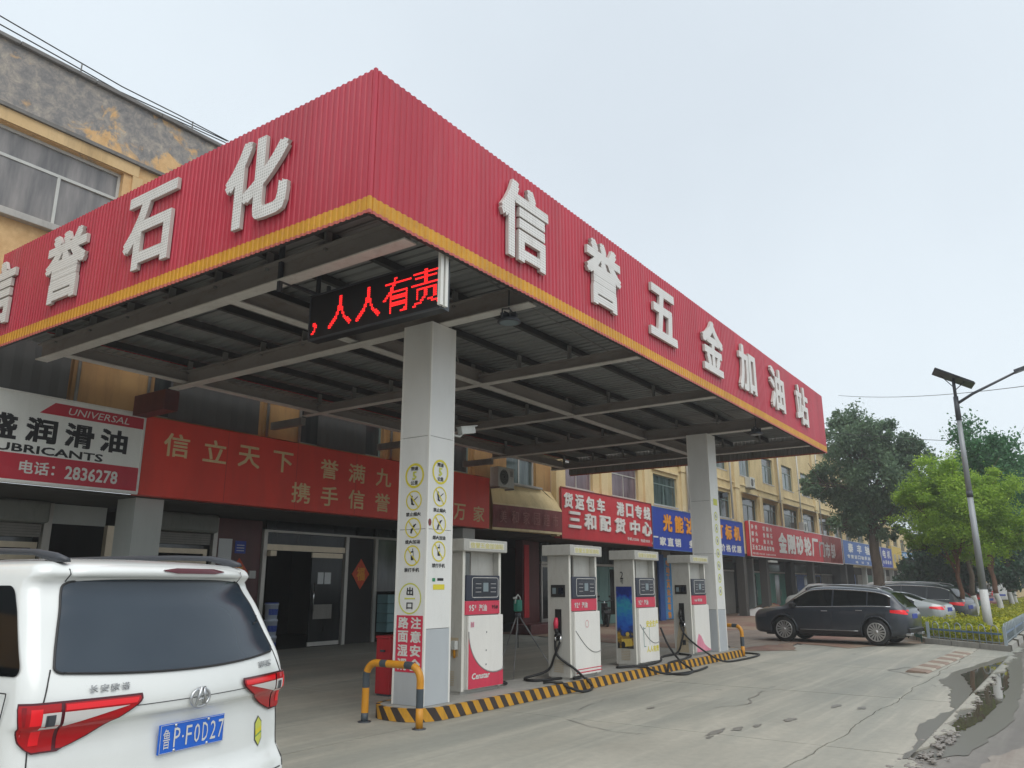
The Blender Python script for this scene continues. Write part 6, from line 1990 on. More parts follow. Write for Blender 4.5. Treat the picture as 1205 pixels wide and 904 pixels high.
PICK['belt'] = [(-2.25, .97), (-.4, 1.0), (1.6, 1.04), (2.25, .7)]; PICK['glass'] = [(-.16, .98)]; PICK['doors'] = [.85, -.28]; PICK['handles'] = [-.05]; PICK['mirror'] = 1.0; PICK['ws'] = (.86, 1.55); PICK['gtop'] = .14
car('white pickup cab showing over the bonnet of the slate SUV by the blue doors', 'pickup', (53.5, 13.3, .012), R(100), 'paint_offwhite', PICK, name='parked_pickup', rim=6, group=g_cars)
car('grey hatchback seen over the slate SUV roof, left of the tree trunk', 'car', (58.3, 12.9, .012), R(150), 'paint_silver', dict(SED), rim=6, group=g_cars)
car('white sedan seen over the slate SUV roof beside the tree trunk', 'car', (61.5, 12.7, .012), R(30), 'paint_offwhite', dict(SED), rim=6, group=g_cars)
car('white van parked beyond the tree trunk, only its long roof showing', 'van', (66.0, 11.6, .012), R(70), 'paint_offwhite', dict(VAN), name='parked_van', rim=6, group=g_cars)
car('white van farther down the street seen between the painted tree trunks', 'van', (86, 6.2, .012), R(15), 'paint_offwhite', dict(VAN), name='parked_van', rim=6, group=g_cars)
car('pale car farther down the street at the right edge, behind the hedge', 'car', (80, 7.6, .012), R(170), 'paint_silver', dict(SED), rim=6, group=g_cars)
car('small red car at the back of the bed behind the second white painted trunk', 'car', (58, 6.6, .012), R(65), 'paint_red', dict(SED), rim=6, group=g_cars)
# ================================================================ NEAR WHITE VAN (rear quarter in the foreground)
mpv = thing('white_minivan', 'near white minivan seen from behind, with red tail lamps and a blue plate', 'minivan', (2.71, 3.92, 0), .174)
ZK = [.24, .30, .42, .58, .66, .74, .90, 1.00, 1.045, 1.065, 1.12, 1.20, 1.27, 1.40, 1.55, 1.70, 1.735, 1.76]
R0 = [.10, .03, -.03, -.05, -.04, .015, .03, .040, .030, .004, .000, .015, .040, .11, .185, .265, .225, .235]
HW = [.80, .84, .862, .868, .868, .868, .868, .866, .865, .865, .862, .856, .848, .822, .788, .745, .735, .725]
RC = [.10, .10, .10, .10, .10, .10, .10, .10, .10, .10, .098, .095, .09, .09, .085, .08, .08, .08]
NF = [4.35, 4.45, 4.5, 4.5, 4.48, 4.42, 4.3, 4.15, 4.05, 4.0, 3.85, 3.6, 3.45, 3.2, 2.95, 2.72, 2.66, 2.6]
def zf(z, A): return float(pchip(ZK, A, np.array([z]))[0])
BULGE = .165
def ring_pt(s_, z, off=0.):
    """point at arclength s_ (0 = rear centre, + to the right) on the horizontal outline at height z"""
    r0, hw, rc = zf(z, R0), zf(z, HW), zf(z, RC)
    sg = 1 if s_ >= 0 else -1; a = abs(s_); fl = hw - rc
    b0 = BULGE * (fl / hw) ** 2
    if a <= fl:
        l, n_ = a, r0 + BULGE * (a / hw) ** 2
        nx, ny = -2 * BULGE * a / hw ** 2 * -1, -1.
    elif a <= fl + rc * PI / 2:
        t = (a - fl) / rc
        l = fl + rc * math.sin(t); n_ = r0 + b0 + rc * (1 - math.cos(t)) * 1.05
        nx, ny = math.sin(t), -math.cos(t)
    else:
        l = hw; n_ = r0 + b0 + rc * 1.05 + (a - fl - rc * PI / 2); nx, ny = 1., 0.
    q = math.hypot(nx, ny); nx /= q; ny /= q
    return (sg * (l + nx * off), n_ + ny * off, z)
def mpv_patch(name, mat, zs, lo, hi, off=.004, nx=24, parent=mpv, smooth=True):
    """patch between arclength curves lo(z), hi(z)"""
    V = []; F_ = []
    for z in zs:
        a, b_ = lo(z), hi(z)
        for i in range(nx + 1):
            V.append(ring_pt(a + (b_ - a) * i / nx, z, off))
    m = nx + 1
    for j in range(len(zs) - 1):
        for i in range(nx):
            F_.append((j * m + i, j * m + i + 1, (j + 1) * m + i + 1, (j + 1) * m + i))
    mb = MB(); mb.add(V, F_, smooth)
    return mb.build(name, mat, parent)
# body shell
zs = [z for z in np.concatenate([np.linspace(.24, .66, 9), np.linspace(.70, 1.0, 8), [1.025, 1.045, 1.055, 1.065, 1.08], np.linspace(1.12, 1.70, 16), [1.72, 1.735, 1.75, 1.76]])]
def half(z):
    fl = zf(z, HW) - zf(z, RC); rc = zf(z, RC)
    ss = list(np.linspace(0, fl, 10)) + list(fl + np.linspace(.02, rc * PI / 2, 10)) 
    P = [ring_pt(s_, z) for s_ in ss]
    n_end = zf(z, NF); l = zf(z, HW); nb = P[-1][1]
    for t in np.linspace(0, 1, 16)[1:]:
        P.append((l, nb + (n_end - .35 - nb) * t, z))
    for t in np.linspace(0, PI / 2, 7)[1:]:
        P.append((l - .35 + .35 * math.cos(t), n_end - .35 + .35 * math.sin(t), z))
    P.append((0, n_end + .05, z))
    return P
V = []; F_ = []
rows = []
for z in zs:
    h_ = half(z); row = h_ + [(-x, y, z_) for x, y, z_ in h_[-2:0:-1]]
    rows.append(row)
# roof: shrink the top ring inward and upward
top = rows[-1]; cx_, cy_ = 0, 1.45
for f_, dz in ((.985, .014), (.955, .026), (.90, .038), (.75, .052), (.45, .066), (.15, .072)):
    rows.append([(x * f_, cy_ + (y - cy_) * (1 - (1 - f_) * .62), 1.76 + dz) for x, y, z_ in top])
m = len(rows[0])
for r_ in rows: V += r_
for j in range(len(rows) - 1):
    for i in range(m):
        F_.append((j * m + i, j * m + (i + 1) % m, (j + 1) * m + (i + 1) % m, (j + 1) * m + i))
F_.append([(len(rows) - 1) * m + i for i in range(m)])
mb = MB(); mb.add(V, F_, True); body = mb.build('body', 'paint_white', mpv)
fl = lambda z: zf(z, HW) - zf(z, RC)
# wheel arches
body.data.materials.append(MATS['black_plastic'])
cm = MB()
for y_ in (.92, 3.62):
    for s_ in (1, -1):
        cm.lathe([(0, -.2), (.36, -.2), (.36, .2), (0, .2)], (s_ * .80, y_, .32), 'x', 32, False)
cut = cm.build('cutter', 'black_plastic', mpv)
bo = body.modifiers.new('b', 'BOOLEAN'); bo.operation = 'DIFFERENCE'; bo.object = cut; bo.solver = 'EXACT'; bo.material_mode = 'TRANSFER'
bpy.context.view_layer.update(); dg = bpy.context.evaluated_depsgraph_get(); dg.update()
me = bpy.data.meshes.new_from_object(body.evaluated_get(dg)); body.modifiers.clear(); body.data = me
bpy.data.objects.remove(cut)
for y_ in (.92, 3.62):
    for s_ in (1, -1):
        mb = MB(); mb.lathe([(.20, -.1), (.29, -.1), (.31, -.07), (.31, .07), (.29, .1), (.20, .1)], (s_ * .74, y_, .31), 'x', 32); wh = mb.build('wheel', 'black_rubber', mpv)
        mb = MB(); mb.mat('alloy')
        mb.lathe([(.19, s_ * .07), (.21, s_ * .09)], (s_ * .74, y_, .31), 'x', 30)
        for k in range(10):
            a = k * PI / 5
            mb.obox((s_ * .82, y_ + .11 * math.cos(a), .31 + .11 * math.sin(a)), (.02, 0, 0), (0, .19 * math.cos(a), .19 * math.sin(a)), (0, -.03 * math.sin(a), .03 * math.cos(a)))
        mb.mat('black_plastic').lathe([(0, s_ * .05), (.21, s_ * .05)], (s_ * .74, y_, .31), 'x', 24); mb.build('rim', None, wh)

def S_of(l, z):      # arclength for a lateral offset on the rear/corner
    hw, rc = zf(z, HW), zf(z, RC); f0 = hw - rc; a = abs(l)
    s_ = a if a <= f0 else f0 + rc * math.asin(min(1, (a - f0) / rc))
    return s_ if l >= 0 else -s_
# rear window: bottom edge sags slightly, rounded top corners
gz0, gz1 = 1.252, 1.712
def g_hi(z):
    t = (z - gz0) / (gz1 - gz0)
    l = zf(z, HW) * (.862 - .055 * t)
    if t > .93: l -= .05 * (1 - math.sqrt(max(0, 1 - ((t - .93) / .07) ** 2)))
    if t < .07: l -= .045 * (1 - math.sqrt(max(0, 1 - ((.07 - t) / .07) ** 2)))
    return S_of(l, z)
zz = [gz0 + (gz1 - gz0) * (.5 - .5 * math.cos(PI * k / 44)) for k in range(45)]
V = []; nx = 40
gl_ = MB(); 
for z in zz:
    h_ = g_hi(z)
    for i in range(nx + 1):
        u = -1 + 2 * i / nx
        dz = .030 * (u * u) * (1 - (z - gz0) / (gz1 - gz0)) - .012 * (u ** 4) * ((z - gz0) / (gz1 - gz0))
        V.append(ring_pt(h_ * u, z + dz, .007))
gl_.add(V, [(j * (nx + 1) + i, j * (nx + 1) + i + 1, (j + 1) * (nx + 1) + i + 1, (j + 1) * (nx + 1) + i) for j in range(len(zz) - 1) for i in range(nx)], True)
rg = gl_.build('rear_window', 'van_glass', mpv)
# dark rubber border of the glass
V = []; zz2 = zz
edge = []
for i in range(nx + 1):
    u = -1 + 2 * i / nx; edge.append(ring_pt(g_hi(gz0) * u, gz0 + .030 * u * u, .006))
mb = MB(); mb.tube(edge, .006, 5); mb.tube([ring_pt(g_hi(z), z + .030 * (1 - (z - gz0) / (gz1 - gz0)) - .012 * ((z - gz0) / (gz1 - gz0)), .006) for z in zz], .006, 5); mb.tube([ring_pt(-g_hi(z), z + .030 * (1 - (z - gz0) / (gz1 - gz0)) - .012 * ((z - gz0) / (gz1 - gz0)), .006) for z in zz], .006, 5)
mb.build('window_seal', 'black_plastic', rg)
# tailgate seams
def seam(pts, r_=.0035, name='panel_gap'):
    mb = MB(); mb.tube(pts, r_, 4); return mb.build(name, 'black_plastic', mpv)
for sg in (-1, 1):
    seam([ring_pt(sg * S_of(zf(z, HW) * .985, z) if z > 1.2 else sg * S_of(zf(z, HW) * (.955 if z > .62 else .93), z), z, .0015) for z in np.linspace(1.29, .60, 30)] if False else
         [ring_pt(sg * S_of(zf(z, HW) * (.93 - .05 * max(0, min(1, (z - 1.1) / .2))), z), z, .0008) for z in list(np.linspace(1.30, .62, 26))])
    seam([ring_pt(sg * g_hi(1.70), z, .001) for z in (1.70, 1.735, 1.758)] + [(sg * .62, .50, 1.803)])
seam([ring_pt(s_, .62, .0008) for s_ in np.linspace(-.78, .78, 24)])
seam([ring_pt(s_, 1.108 + .0 * s_, .0005) for s_ in np.linspace(-.50, .50, 20)], .002)
# spoiler lip with brake light
def strip_patch(name, mat, s0, s1, zlo, zhi, off, nx=20, nz=4, parent=mpv, taper=.0):
    V = []
    for j in range(nz + 1):
        t = j / nz
        for i in range(nx + 1):
            s_ = s0 + (s1 - s0) * i / nx
            e = min((s_ - s0), (s1 - s_)); k_ = min(1, e / taper) if taper else 1
            zm = (zlo + zhi) / 2; z = zm + (t - .5) * (zhi - zlo) * (.25 + .75 * k_)
            V.append(ring_pt(s_, z, off))
    mb = MB(); mb.add(V, [(j * (nx + 1) + i, j * (nx + 1) + i + 1, (j + 1) * (nx + 1) + i + 1, (j + 1) * (nx + 1) + i) for j in range(nz) for i in range(nx)], True)
    return mb.build(name, mat, parent)
sp_ = MB(); V = []
K = 30
prof_ = [(1.716, -.018), (1.722, .035), (1.745, .050), (1.765, .040), (1.785, -.01), (1.800, -.12), (1.812, -.30)]
for z, d in prof_:
    for i in range(K + 1):
        u = -1 + 2 * i / K
        hw = .665 - .02 * max(0, (z - 1.72)) / .08
        n0 = .258 + BULGE * (u * .88) ** 2 + (.11 * max(0, abs(u) - .86) / .14) ** 1.0
        V.append((u * hw, n0 - d + .0, z - .016 * u ** 4 * (z > 1.73)))
sp_.add(V, [(j * (K + 1) + i, j * (K + 1) + i + 1, (j + 1) * (K + 1) + i + 1, (j + 1) * (K + 1) + i) for j in range(len(prof_) - 1) for i in range(K)], True)
spo = sp_.build('spoiler', 'paint_white', mpv)
mb = MB(); V = []
for j, (z, d) in enumerate(((1.7405, .0495), (1.7525, .0485), (1.7645, .0425), (1.770, .036))):
    for i in range(17):
        x = -.12 + .47 * i / 16
        e = min(i, 16 - i) / 3; k_ = min(1, e)
        zc = 1.7555; zz_ = zc + (z - zc) * (.2 + .8 * k_)
        V.append((x, .258 + BULGE * (x / .742) ** 2 - d - .006, zz_ + .004))
mb.add(V, [(j * 17 + i, j * 17 + i + 1, (j + 1) * 17 + i + 1, (j + 1) * 17 + i) for j in range(3) for i in range(16)], True)
mb.build('brake_light', 'brake_dark', spo)
# roof rails
for sg in (-1, 1):
    pts = [(sg * .60, n_, 1.80 + .0 + h_) for n_, h_ in ((.36, .006), (.44, .030), (.60, .052), (.9, .062), (1.6, .066), (2.2, .060), (2.5, .02))]
    mb = MB(); 
    V = []
    for (x, n_, z) in pts:
        V += [(x - .022, n_, z - .012), (x - .012, n_, z + .012), (x + .012, n_, z + .012), (x + .022, n_, z - .012), (x + .018, n_, 1.80 - .0), (x - .018, n_, 1.80)]
    n6 = len(pts)
    V = []
    for q, (x, n_, z) in enumerate(pts):
        zb_ = 1.795 if q in (0, 1, n6 - 1, n6 - 2) else z - .020
        V += [(x - .020, n_, zb_), (x - .014, n_, z + .006), (x, n_, z + .013), (x + .014, n_, z + .006), (x + .020, n_, zb_)]
    F2 = [(5 * q + k, 5 * q + (k + 1) % 5, 5 * q + 5 + (k + 1) % 5, 5 * q + 5 + k) for q in range(n6 - 1) for k in range(5)] + [(0, 1, 2, 3, 4), tuple(5 * (n6 - 1) + k for k in range(5))]
    mb.add(V, F2, True); mb.build('roof_rail', 'lamp_dark', mpv)
# side windows and fuel flap
for sg in (-1, 1):
    for a, b_ in ((.15, 1.05), (1.15, 2.0), (2.1, 2.85)):
        mb = MB(); V = []; nz = 36; nn = 8
        for j in range(nz + 1):
            t = .5 - .5 * math.cos(PI * j / nz); z = 1.275 + .405 * t
            aa = a + (.055 * t if a == .15 else 0) + (.06 * (1 - math.sqrt(max(0, 1 - (max(0, .14 - t) / .14) ** 2))) + .05 * (1 - math.sqrt(max(0, 1 - (max(0, t - .88) / .12) ** 2))))
            bb = b_ - (.25 * t if b_ == 2.85 else 0) - (.03 * (max(0, .12 - t) / .12) ** 2)
            for i in range(nn + 1):
                V.append((sg * (zf(z, HW) + .005), zf(z, R0) + .03 + aa + (bb - aa) * i / nn, z))
        mb.add(V, [(j * (nn + 1) + i, j * (nn + 1) + i + 1, (j + 1) * (nn + 1) + i + 1, (j + 1) * (nn + 1) + i) for j in range(nz) for i in range(nn)], True)
        mb.build('side_window', 'car_glass_dark', mpv)
pts = [(-.872, .30 + a, b_) for a, b_ in ((-.02, 1.205), (.2, 1.21), (.22, 1.19), (.22, 1.07), (.2, 1.05), (.02, 1.05), (-.0, 1.07), (-.02, 1.19))]
mb = MB(); mb.tube(pts, .003, 4, closed=True); mb.build('fuel_flap', 'black_plastic', mpv)
for y_ in (1.22, 2.25):
    for sg in (-1, 1):
        mb = MB(); mb.tube([(sg * (zf(z, HW) + .001), y_, z) for z in np.linspace(.35, 1.26, 12)], .003, 4); mb.build('panel_gap', 'black_plastic', mpv)
# tail lamps ; outline rows by height, arclength measured from the rear centre
def lamp(sg, wout, fl_out=True):
    # outer part wraps the corner, inner part is a long wedge to the tip
    ZL = [.952, .975, 1.00, 1.03, 1.06, 1.09, 1.12, 1.145, 1.160]
    IN = [.70, .635, .575, .52, .465, .41, .36, .345, .352]      # lateral of inner boundary
    zs_ = np.linspace(.952, 1.160, 18)
    inn = lambda z: S_of(float(np.interp(z, ZL, IN)), z)
    mid = lambda z: S_of(.705, z)
    OUT = [(.952, 1.0), (.965, 1.035), (1.0, 1.07), (1.05, 1.10), (1.10, 1.125), (1.14, 1.135), (1.160, 1.125)]
    outr = lambda z: fl(z) + zf(z, RC) * float(np.interp(z, [.952, .965, 1.0, 1.05, 1.10, 1.14, 1.16], [.2, .45, .75, .95, 1.08, 1.16, 1.14]))
    sgn = lambda f_: (lambda z: sg * f_(z))
    def P_(name, mat, z0, z1, lo, hi, off, n_=14, parent=mpv):
        zz_ = np.linspace(z0, z1, n_); return mpv_patch(name, mat, zz_, sgn(lo), sgn(hi), off, 10, parent)
    base = P_('tail_lamp', 'brake_dark', .948, 1.166, lambda z: inn(z) - .008, lambda z: outr(z) + .008, .012, 18)
    P_('lens', 'base_red', .956, 1.157, lambda z: mid(z) + .010, lambda z: outr(z), .016, 16, base)
    P_('lens', 'base_red', .962, 1.156, lambda z: inn(z) + .006, lambda z: mid(z) - .006, .016, 16, base)
    P_('lens_strip', 'tail_bright', 1.125, 1.150, lambda z: inn(z) + .018, lambda z: mid(z) - .01, .0175, 4, base)  # strips of stronger red plastic in the lens, no emission
    P_('lens_strip', 'tail_bright', .985, 1.045, lambda z: mid(z) + .07, lambda z: mid(z) + .105, .0175, 5, base)
    P_('lens_strip', 'tail_bright', 1.07, 1.14, lambda z: mid(z) + .085, lambda z: mid(z) + .125, .0175, 5, base)
    P_('lens_grid', 'tail_red_grid', 1.02, 1.15, lambda z: mid(z) + .14, lambda z: outr(z) - .012, .0175, 6, base)
    # white reversing wedge
    P_('reverse_lens', 'white_lens', 1.058, 1.118, lambda z: S_of(.705 - .30 * max(.02, (z - 1.055) / .064), z), lambda z: mid(z) - .006, .019, 6, base)
    P_('reverse_lens', 'white_lens', 1.050, 1.120, lambda z: mid(z) + .008, lambda z: mid(z) + .085, .019, 5, base)
    P_('indicator', 'lamp_dark', 1.062, 1.110, lambda z: mid(z) + .028, lambda z: mid(z) + .072, .0205, 4, base)
MATS['base_red'] = MATS['tail_red']
lamp(-1, 1); lamp(1, 1)
# emblem, badges, plate
def rp(l, z, off=0.): return np.array(ring_pt(S_of(l, z), z, off))
em = rp(0.0, 1.105, .012)
mb = MB(); mb.mat('satin_metal')
mb.tube([(em[0] + .062 * math.cos(a), em[1] - .002, em[2] + .046 * math.sin(a)) for a in [k * PI / 14 for k in range(28)]], .008, 6, closed=True)
mb.tube([(em[0] - .034, em[1] - .006, em[2] - .040), (em[0] - .008, em[1] - .012, em[2] + .052), (em[0] + .012, em[1] - .012, em[2] + .052), (em[0] + .036, em[1] - .006, em[2] - .036)], [.005, .010, .010, .005], 6)
mb.tube([(em[0] - .02, em[1] - .008, em[2] - .012), (em[0] + .012, em[1] - .010, em[2] - .004), (em[0] + .018, em[1] - .008, em[2] - .03)], .006, 6)
mb.build('emblem', None, mpv)
def badge(s_, l, z, w_, h_, mat='satin_metal', tilt=-.05):
    for q, ch in enumerate(s_):
        mb = MB(); ll = l + (q - (len(s_) - 1) / 2) * w_ / len(s_)
        p = rp(ll, z, .004)
        mb.mat(mat); put_text(mb, ch, p, w_ / len(s_) * .85, h_, ((1, .12 * ll, 0), (0, .05, 1), (0, -1, 0)), .006, .0, res=1)
        mb.build('badge', None, mpv)
badge('长安欧诺', -.50, 1.205, .20, .034)
badge('欧尚S', .60, 1.222, .15, .036)
pz = .855
p0 = rp(-.22, pz + .07, .018); p1_ = rp(.22, pz + .07, .018)
pc = (0., float(min(p0[1], p1_[1])) - .004, pz + .07)
mb = MB(); mb.mat('sign_blue_plate') if 'sign_blue_plate' in MATS else None
paint('plate_blue', (.012, .13, .62), .35, 0, .05, .1, 6)
mb = MB(); mb.mat('plate_blue').bbox(-.22, .22, pc[1] - .006, pc[1] + .004, pc[2] - .07, pc[2] + .07, .003)
pt = mb.build('number_plate', None, mpv)
mb = MB(); mb.mat('print_white')
ff = ((1, 0, 0), (0, 0, 1), (0, -1, 0)); yy = pc[1] - .0085
put_text(mb, '鲁', (-.175, yy, pc[2]), .045, .095, ff, 0, .01); put_text(mb, 'P', (-.108, yy, pc[2]), .040, .092, ff, 0, .0)
disc(mb, (-.069, yy, pc[2] - .002), .006, .006, '-y', 8)
for q, ch in enumerate('F0D27'):
    put_text(mb, ch, (-.030 + q * .056, yy, pc[2]), .038, .092, ff, 0, .0)
mb.build('lettering', None, pt)
mb = MB(); 
for (a, b_, c, d) in ((-.214, .214, .0655, .067), (-.214, .214, -.067, -.0655), (-.2145, -.213, -.0655, .0655), (.213, .2145, -.0655, .0655)):
    mb.box(a, b_, yy - .0005, yy + .001, pc[2] + c, pc[2] + d)
mb.build('border', 'print_white', pt)
for (a, b_) in ((-.12, .058), (.10, .058), (-.12, -.060), (.10, -.060)):
    mb = MB(); mb.lathe([(0, yy - .005), (.007, yy - .003), (.008, yy + .002)], (a, 0, pc[2] + b_), 'y', 10); mb.build('screw', 'satin_metal', pt)
# hexagonal inspection sticker
hx = rp(.60, .85, .004)
mb = MB(); mb.mat('lamp_dark'); hexp = [(0, .085), (.04, .05), (.04, -.045), (0, -.085), (-.04, -.045), (-.04, .05)]
def mapx(u, v, off): return tuple(ring_pt(S_of(.585 + u, .845 + v), .845 + v, off))
mb.add([mapx(u, v, .003) for u, v in hexp], [tuple(range(6))])
mb.mat('print_lime').add([mapx(u * .86, v * .90, .0042) for u, v in hexp], [tuple(range(6))])
mb.mat('print_yellow').add([mapx(u, v, .0055) for u, v in ((-.034, .005), (.034, .025), (.034, .0), (-.034, -.02))], [(0, 1, 2, 3)])
mb.mat('print_green').add([mapx(u, v, .0058) for u, v in ((-.034, -.022), (.034, -.002), (.034, -.008), (-.034, -.028))], [(0, 1, 2, 3)])
mb.build('round_sticker', None, mpv)
mpv_patch('bumper_trim', 'black_plastic', np.linspace(.255, .33, 4), lambda z: -.80, lambda z: .80, .006, 30)
mb = MB(); mb.bbox(-.62, .62, .15, 4.1, .18, .30, .02); mb.build('underbody', 'black_plastic', mpv)
mb = MB(); 
p_ = rp(.06, .735, .01)
mb.bbox(p_[0] - .09, p_[0] + .09, p_[1] - .014, p_[1] + .01, .715, .735, .006); mb.build('tailgate_handle', 'paint_white', mpv)
# rear wiper stub on the glass
mb = MB(); a_ = np.array(ring_pt(S_of(.60, 1.45), 1.45, .012)); mb.tube([a_, a_ + np.array([.04, 0.01, .012])], .004, 5); mb.tube([a_ + np.array([.03, .008, .01]), a_ + np.array([.03, .01, .05])], .003, 5); mb.build('sticker_tab', 'black_plastic', rg)

# ================================================================ PLANTING BED, FENCE, LAMP, TREES
bed = thing('planting_bed', 'raised planting bed with a concrete kerb along the road', 'planter', (0, 0, 0))
BP = [(27.5, 4.0), (25.15, 1.66), (112, 1.66), (112, 4.9), (32.5, 4.9), (29.5, 4.75)]
def inset(P, d):
    out = []; n = len(P); c = np.mean(np.array(P), 0)
    for i in range(n):
        a, b_, e = np.array(P[i - 1]), np.array(P[i]), np.array(P[(i + 1) % n])
        d1 = (b_ - a) / np.linalg.norm(b_ - a); d2 = (e - b_) / np.linalg.norm(e - b_)
        n1 = np.array([-d1[1], d1[0]]); n2 = np.array([-d2[1], d2[0]])
        m_ = (n1 + n2); m_ /= max(.3, m_ @ n1)
        out.append(tuple(b_ + m_ * d))
    return out
def area(P): return sum(P[i - 1][0] * P[i][1] - P[i][0] * P[i - 1][1] for i in range(len(P))) / 2
IN_ = inset(BP, .16 if area(BP) > 0 else -.16)
mb = MB(); mb.prism(IN_, 'xy', -.05, .11); mb.build('soil', 'soil', bed)
for i in range(len(BP)):
    a, b_ = np.array(BP[i]), np.array(BP[(i + 1) % len(BP)]); ia, ib = np.array(IN_[i]), np.array(IN_[(i + 1) % len(BP)])
    L_ = np.linalg.norm(b_ - a); n_ = max(1, int(min(L_, 30) / 1.0)) 
    for k in range(n_):
        t0, t1 = k / n_ + .004 / 1, (k + 1) / n_ - .004
        P4 = [tuple(a + (b_ - a) * t0), tuple(a + (b_ - a) * t1), tuple(ia + (ib - ia) * t1), tuple(ia + (ib - ia) * t0)]
        mb = MB(); mb.prism(P4, 'xy', -.05, .145 + random.uniform(-.004, .004)); mb.build('kerb_stone', 'kerb_concrete', bed)

# low hedge: many small leaves
def leaves(name, mat, parent, pts, size, tones, flat_=0.0, aspect=1.0, seed=1):
    r_ = np.random.default_rng(seed); n = len(pts)
    nrm = r_.normal(size=(n, 3)); nrm[:, 2] = np.abs(nrm[:, 2]) * (1 + flat_ * 4); nrm /= np.linalg.norm(nrm, axis=1)[:, None]
    t = r_.normal(size=(n, 3)); t -= nrm * (t * nrm).sum(1)[:, None]; t /= np.linalg.norm(t, axis=1)[:, None]
    b_ = np.cross(nrm, t); s_ = size * r_.uniform(.6, 1.3, n)[:, None]
    q = np.stack([pts - t * s_ * aspect, pts - b_ * s_ * .55, pts + t * s_ * aspect, pts + b_ * s_ * .55], 1).reshape(-1, 3)
    me = bpy.data.meshes.new(name)
    me.vertices.add(4 * n); me.vertices.foreach_set('co', q.ravel())
    me.loops.add(4 * n); me.loops.foreach_set('vertex_index', np.arange(4 * n))
    me.polygons.add(n); me.polygons.foreach_set('loop_start', np.arange(0, 4 * n, 4)); me.polygons.foreach_set('loop_total', np.full(n, 4))
    me.update(calc_edges=True)
    at = me.attributes.new('tone', 'FLOAT', 'FACE'); at.data.foreach_set('value', np.clip(tones, 0, 1).astype(np.float32))
    me.materials.append(MATS[mat])
    o = bpy.data.objects.new(name, me); link(o, parent); return o
r2 = np.random.default_rng(3)
def hedge(n, xr, yr, ztop, dens_seed):
    r_ = np.random.default_rng(dens_seed)
    x = xr[0] + (xr[1] - xr[0]) * r_.random(n) ** 1.9; y = r_.uniform(*yr, n)
    keep = (y < (x - 25.6) * (4.0 - 1.66) / (27.5 - 25.15) + 1.5)
    x, y = x[keep], y[keep]
    h_ = ztop * (.75 + .22 * np.sin(x * 1.9 + y) + .12 * np.sin(x * 4.3 - y * 3) + .1 * np.sin(y * 5))
    z = .12 + h_ * r_.random(len(x)) ** .5
    return np.stack([x, y, z], 1)
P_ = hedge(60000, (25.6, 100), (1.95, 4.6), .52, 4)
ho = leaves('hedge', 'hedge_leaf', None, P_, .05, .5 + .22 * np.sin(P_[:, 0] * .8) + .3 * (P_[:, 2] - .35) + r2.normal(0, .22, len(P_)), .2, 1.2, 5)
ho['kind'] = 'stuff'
# hooped white fence round the bed: rails + hoops
fen = thing('hooped_fence', 'low white and blue hooped metal fence round the front of the planting bed', 'fence')
def fence_run(a, b_, n, hoops=True, shown=True):
    a, b_ = np.array(a), np.array(b_); L_ = np.linalg.norm(b_ - a); d = (b_ - a) / L_; ang = math.atan2(d[1], d[0])
    for z, mat, h_ in ((.20, 'fence_white', .025), (.42, 'fence_blue', .05)):
        mb = MB(); c_ = (a + b_) / 2; mb.obox((c_[0], c_[1], z + .0), (d[0] * L_, d[1] * L_, 0), (-d[1] * .02, d[0] * .02, 0), (0, 0, h_)); mb.build('rail', mat, fen)
    for k in range(n):
        c_ = a + d * L_ * (k + .5) / n; r_ = L_ / n * .26
        pts = [(c_[0] - d[0] * r_, c_[1] - d[1] * r_, .15), (c_[0] - d[0] * r_, c_[1] - d[1] * r_, .52)]
        for q in range(1, 8):
            t = PI - q * PI / 8
            pts.append((c_[0] + d[0] * r_ * math.cos(t), c_[1] + d[1] * r_ * math.cos(t), .52 + r_ * 1.0 * math.sin(t)))
        pts += [(c_[0] + d[0] * r_, c_[1] + d[1] * r_, .52), (c_[0] + d[0] * r_, c_[1] + d[1] * r_, .15)]
        mb = MB(); mb.tube(pts, .013, 6); mb.build('hoop', 'fence_white', fen)
fence_run((27.42, 3.82), (25.45, 1.86), 6)
fence_run((25.47, 1.80), (52, 1.80), 44)
for (x, y) in ((25.42, 1.78), (29.5, 1.8), (34, 1.8), (27.5, 3.9)):
    box('fence_post', 'fence_white', fen, x - .04, x + .04, y - .04, y + .04, .14, .62, r=.006)
net = thing('net_screen', 'dark green net screen on a rail along the parking side of the bed', 'net screen')
mb = MB(); V = []
pts = [(27.6, 4.12), (28.6, 4.4), (29.6, 4.8), (33, 4.95), (38, 4.95), (46, 4.95), (60, 4.95)]
for i in range(len(pts) - 1):
    for q in range(6):
        t = q / 6; x = pts[i][0] * (1 - t) + pts[i + 1][0] * t; y = pts[i][1] * (1 - t) + pts[i + 1][1] * t
        V += [(x, y + .03 * math.sin(x * 6), .12), (x, y + .02 * math.sin(x * 5), .80 + .03 * math.sin(x * 2))]
mb.add(V, [(2 * i, 2 * i + 2, 2 * i + 3, 2 * i + 1) for i in range(len(V) // 2 - 1)]); mb.build('net', 'net_green', net)
mb = MB(); mb.tube([(p[0], p[1], .82) for p in pts], .018, 6); mb.tube([(p[0], p[1], .50) for p in pts], .012, 5); mb.build('rail', 'net_green', net)
for p in pts[:-1]:
    mb = MB(); mb.tube([(p[0], p[1], .0), (p[0], p[1], .85)], .02, 6); mb.build('post', 'net_green', net)

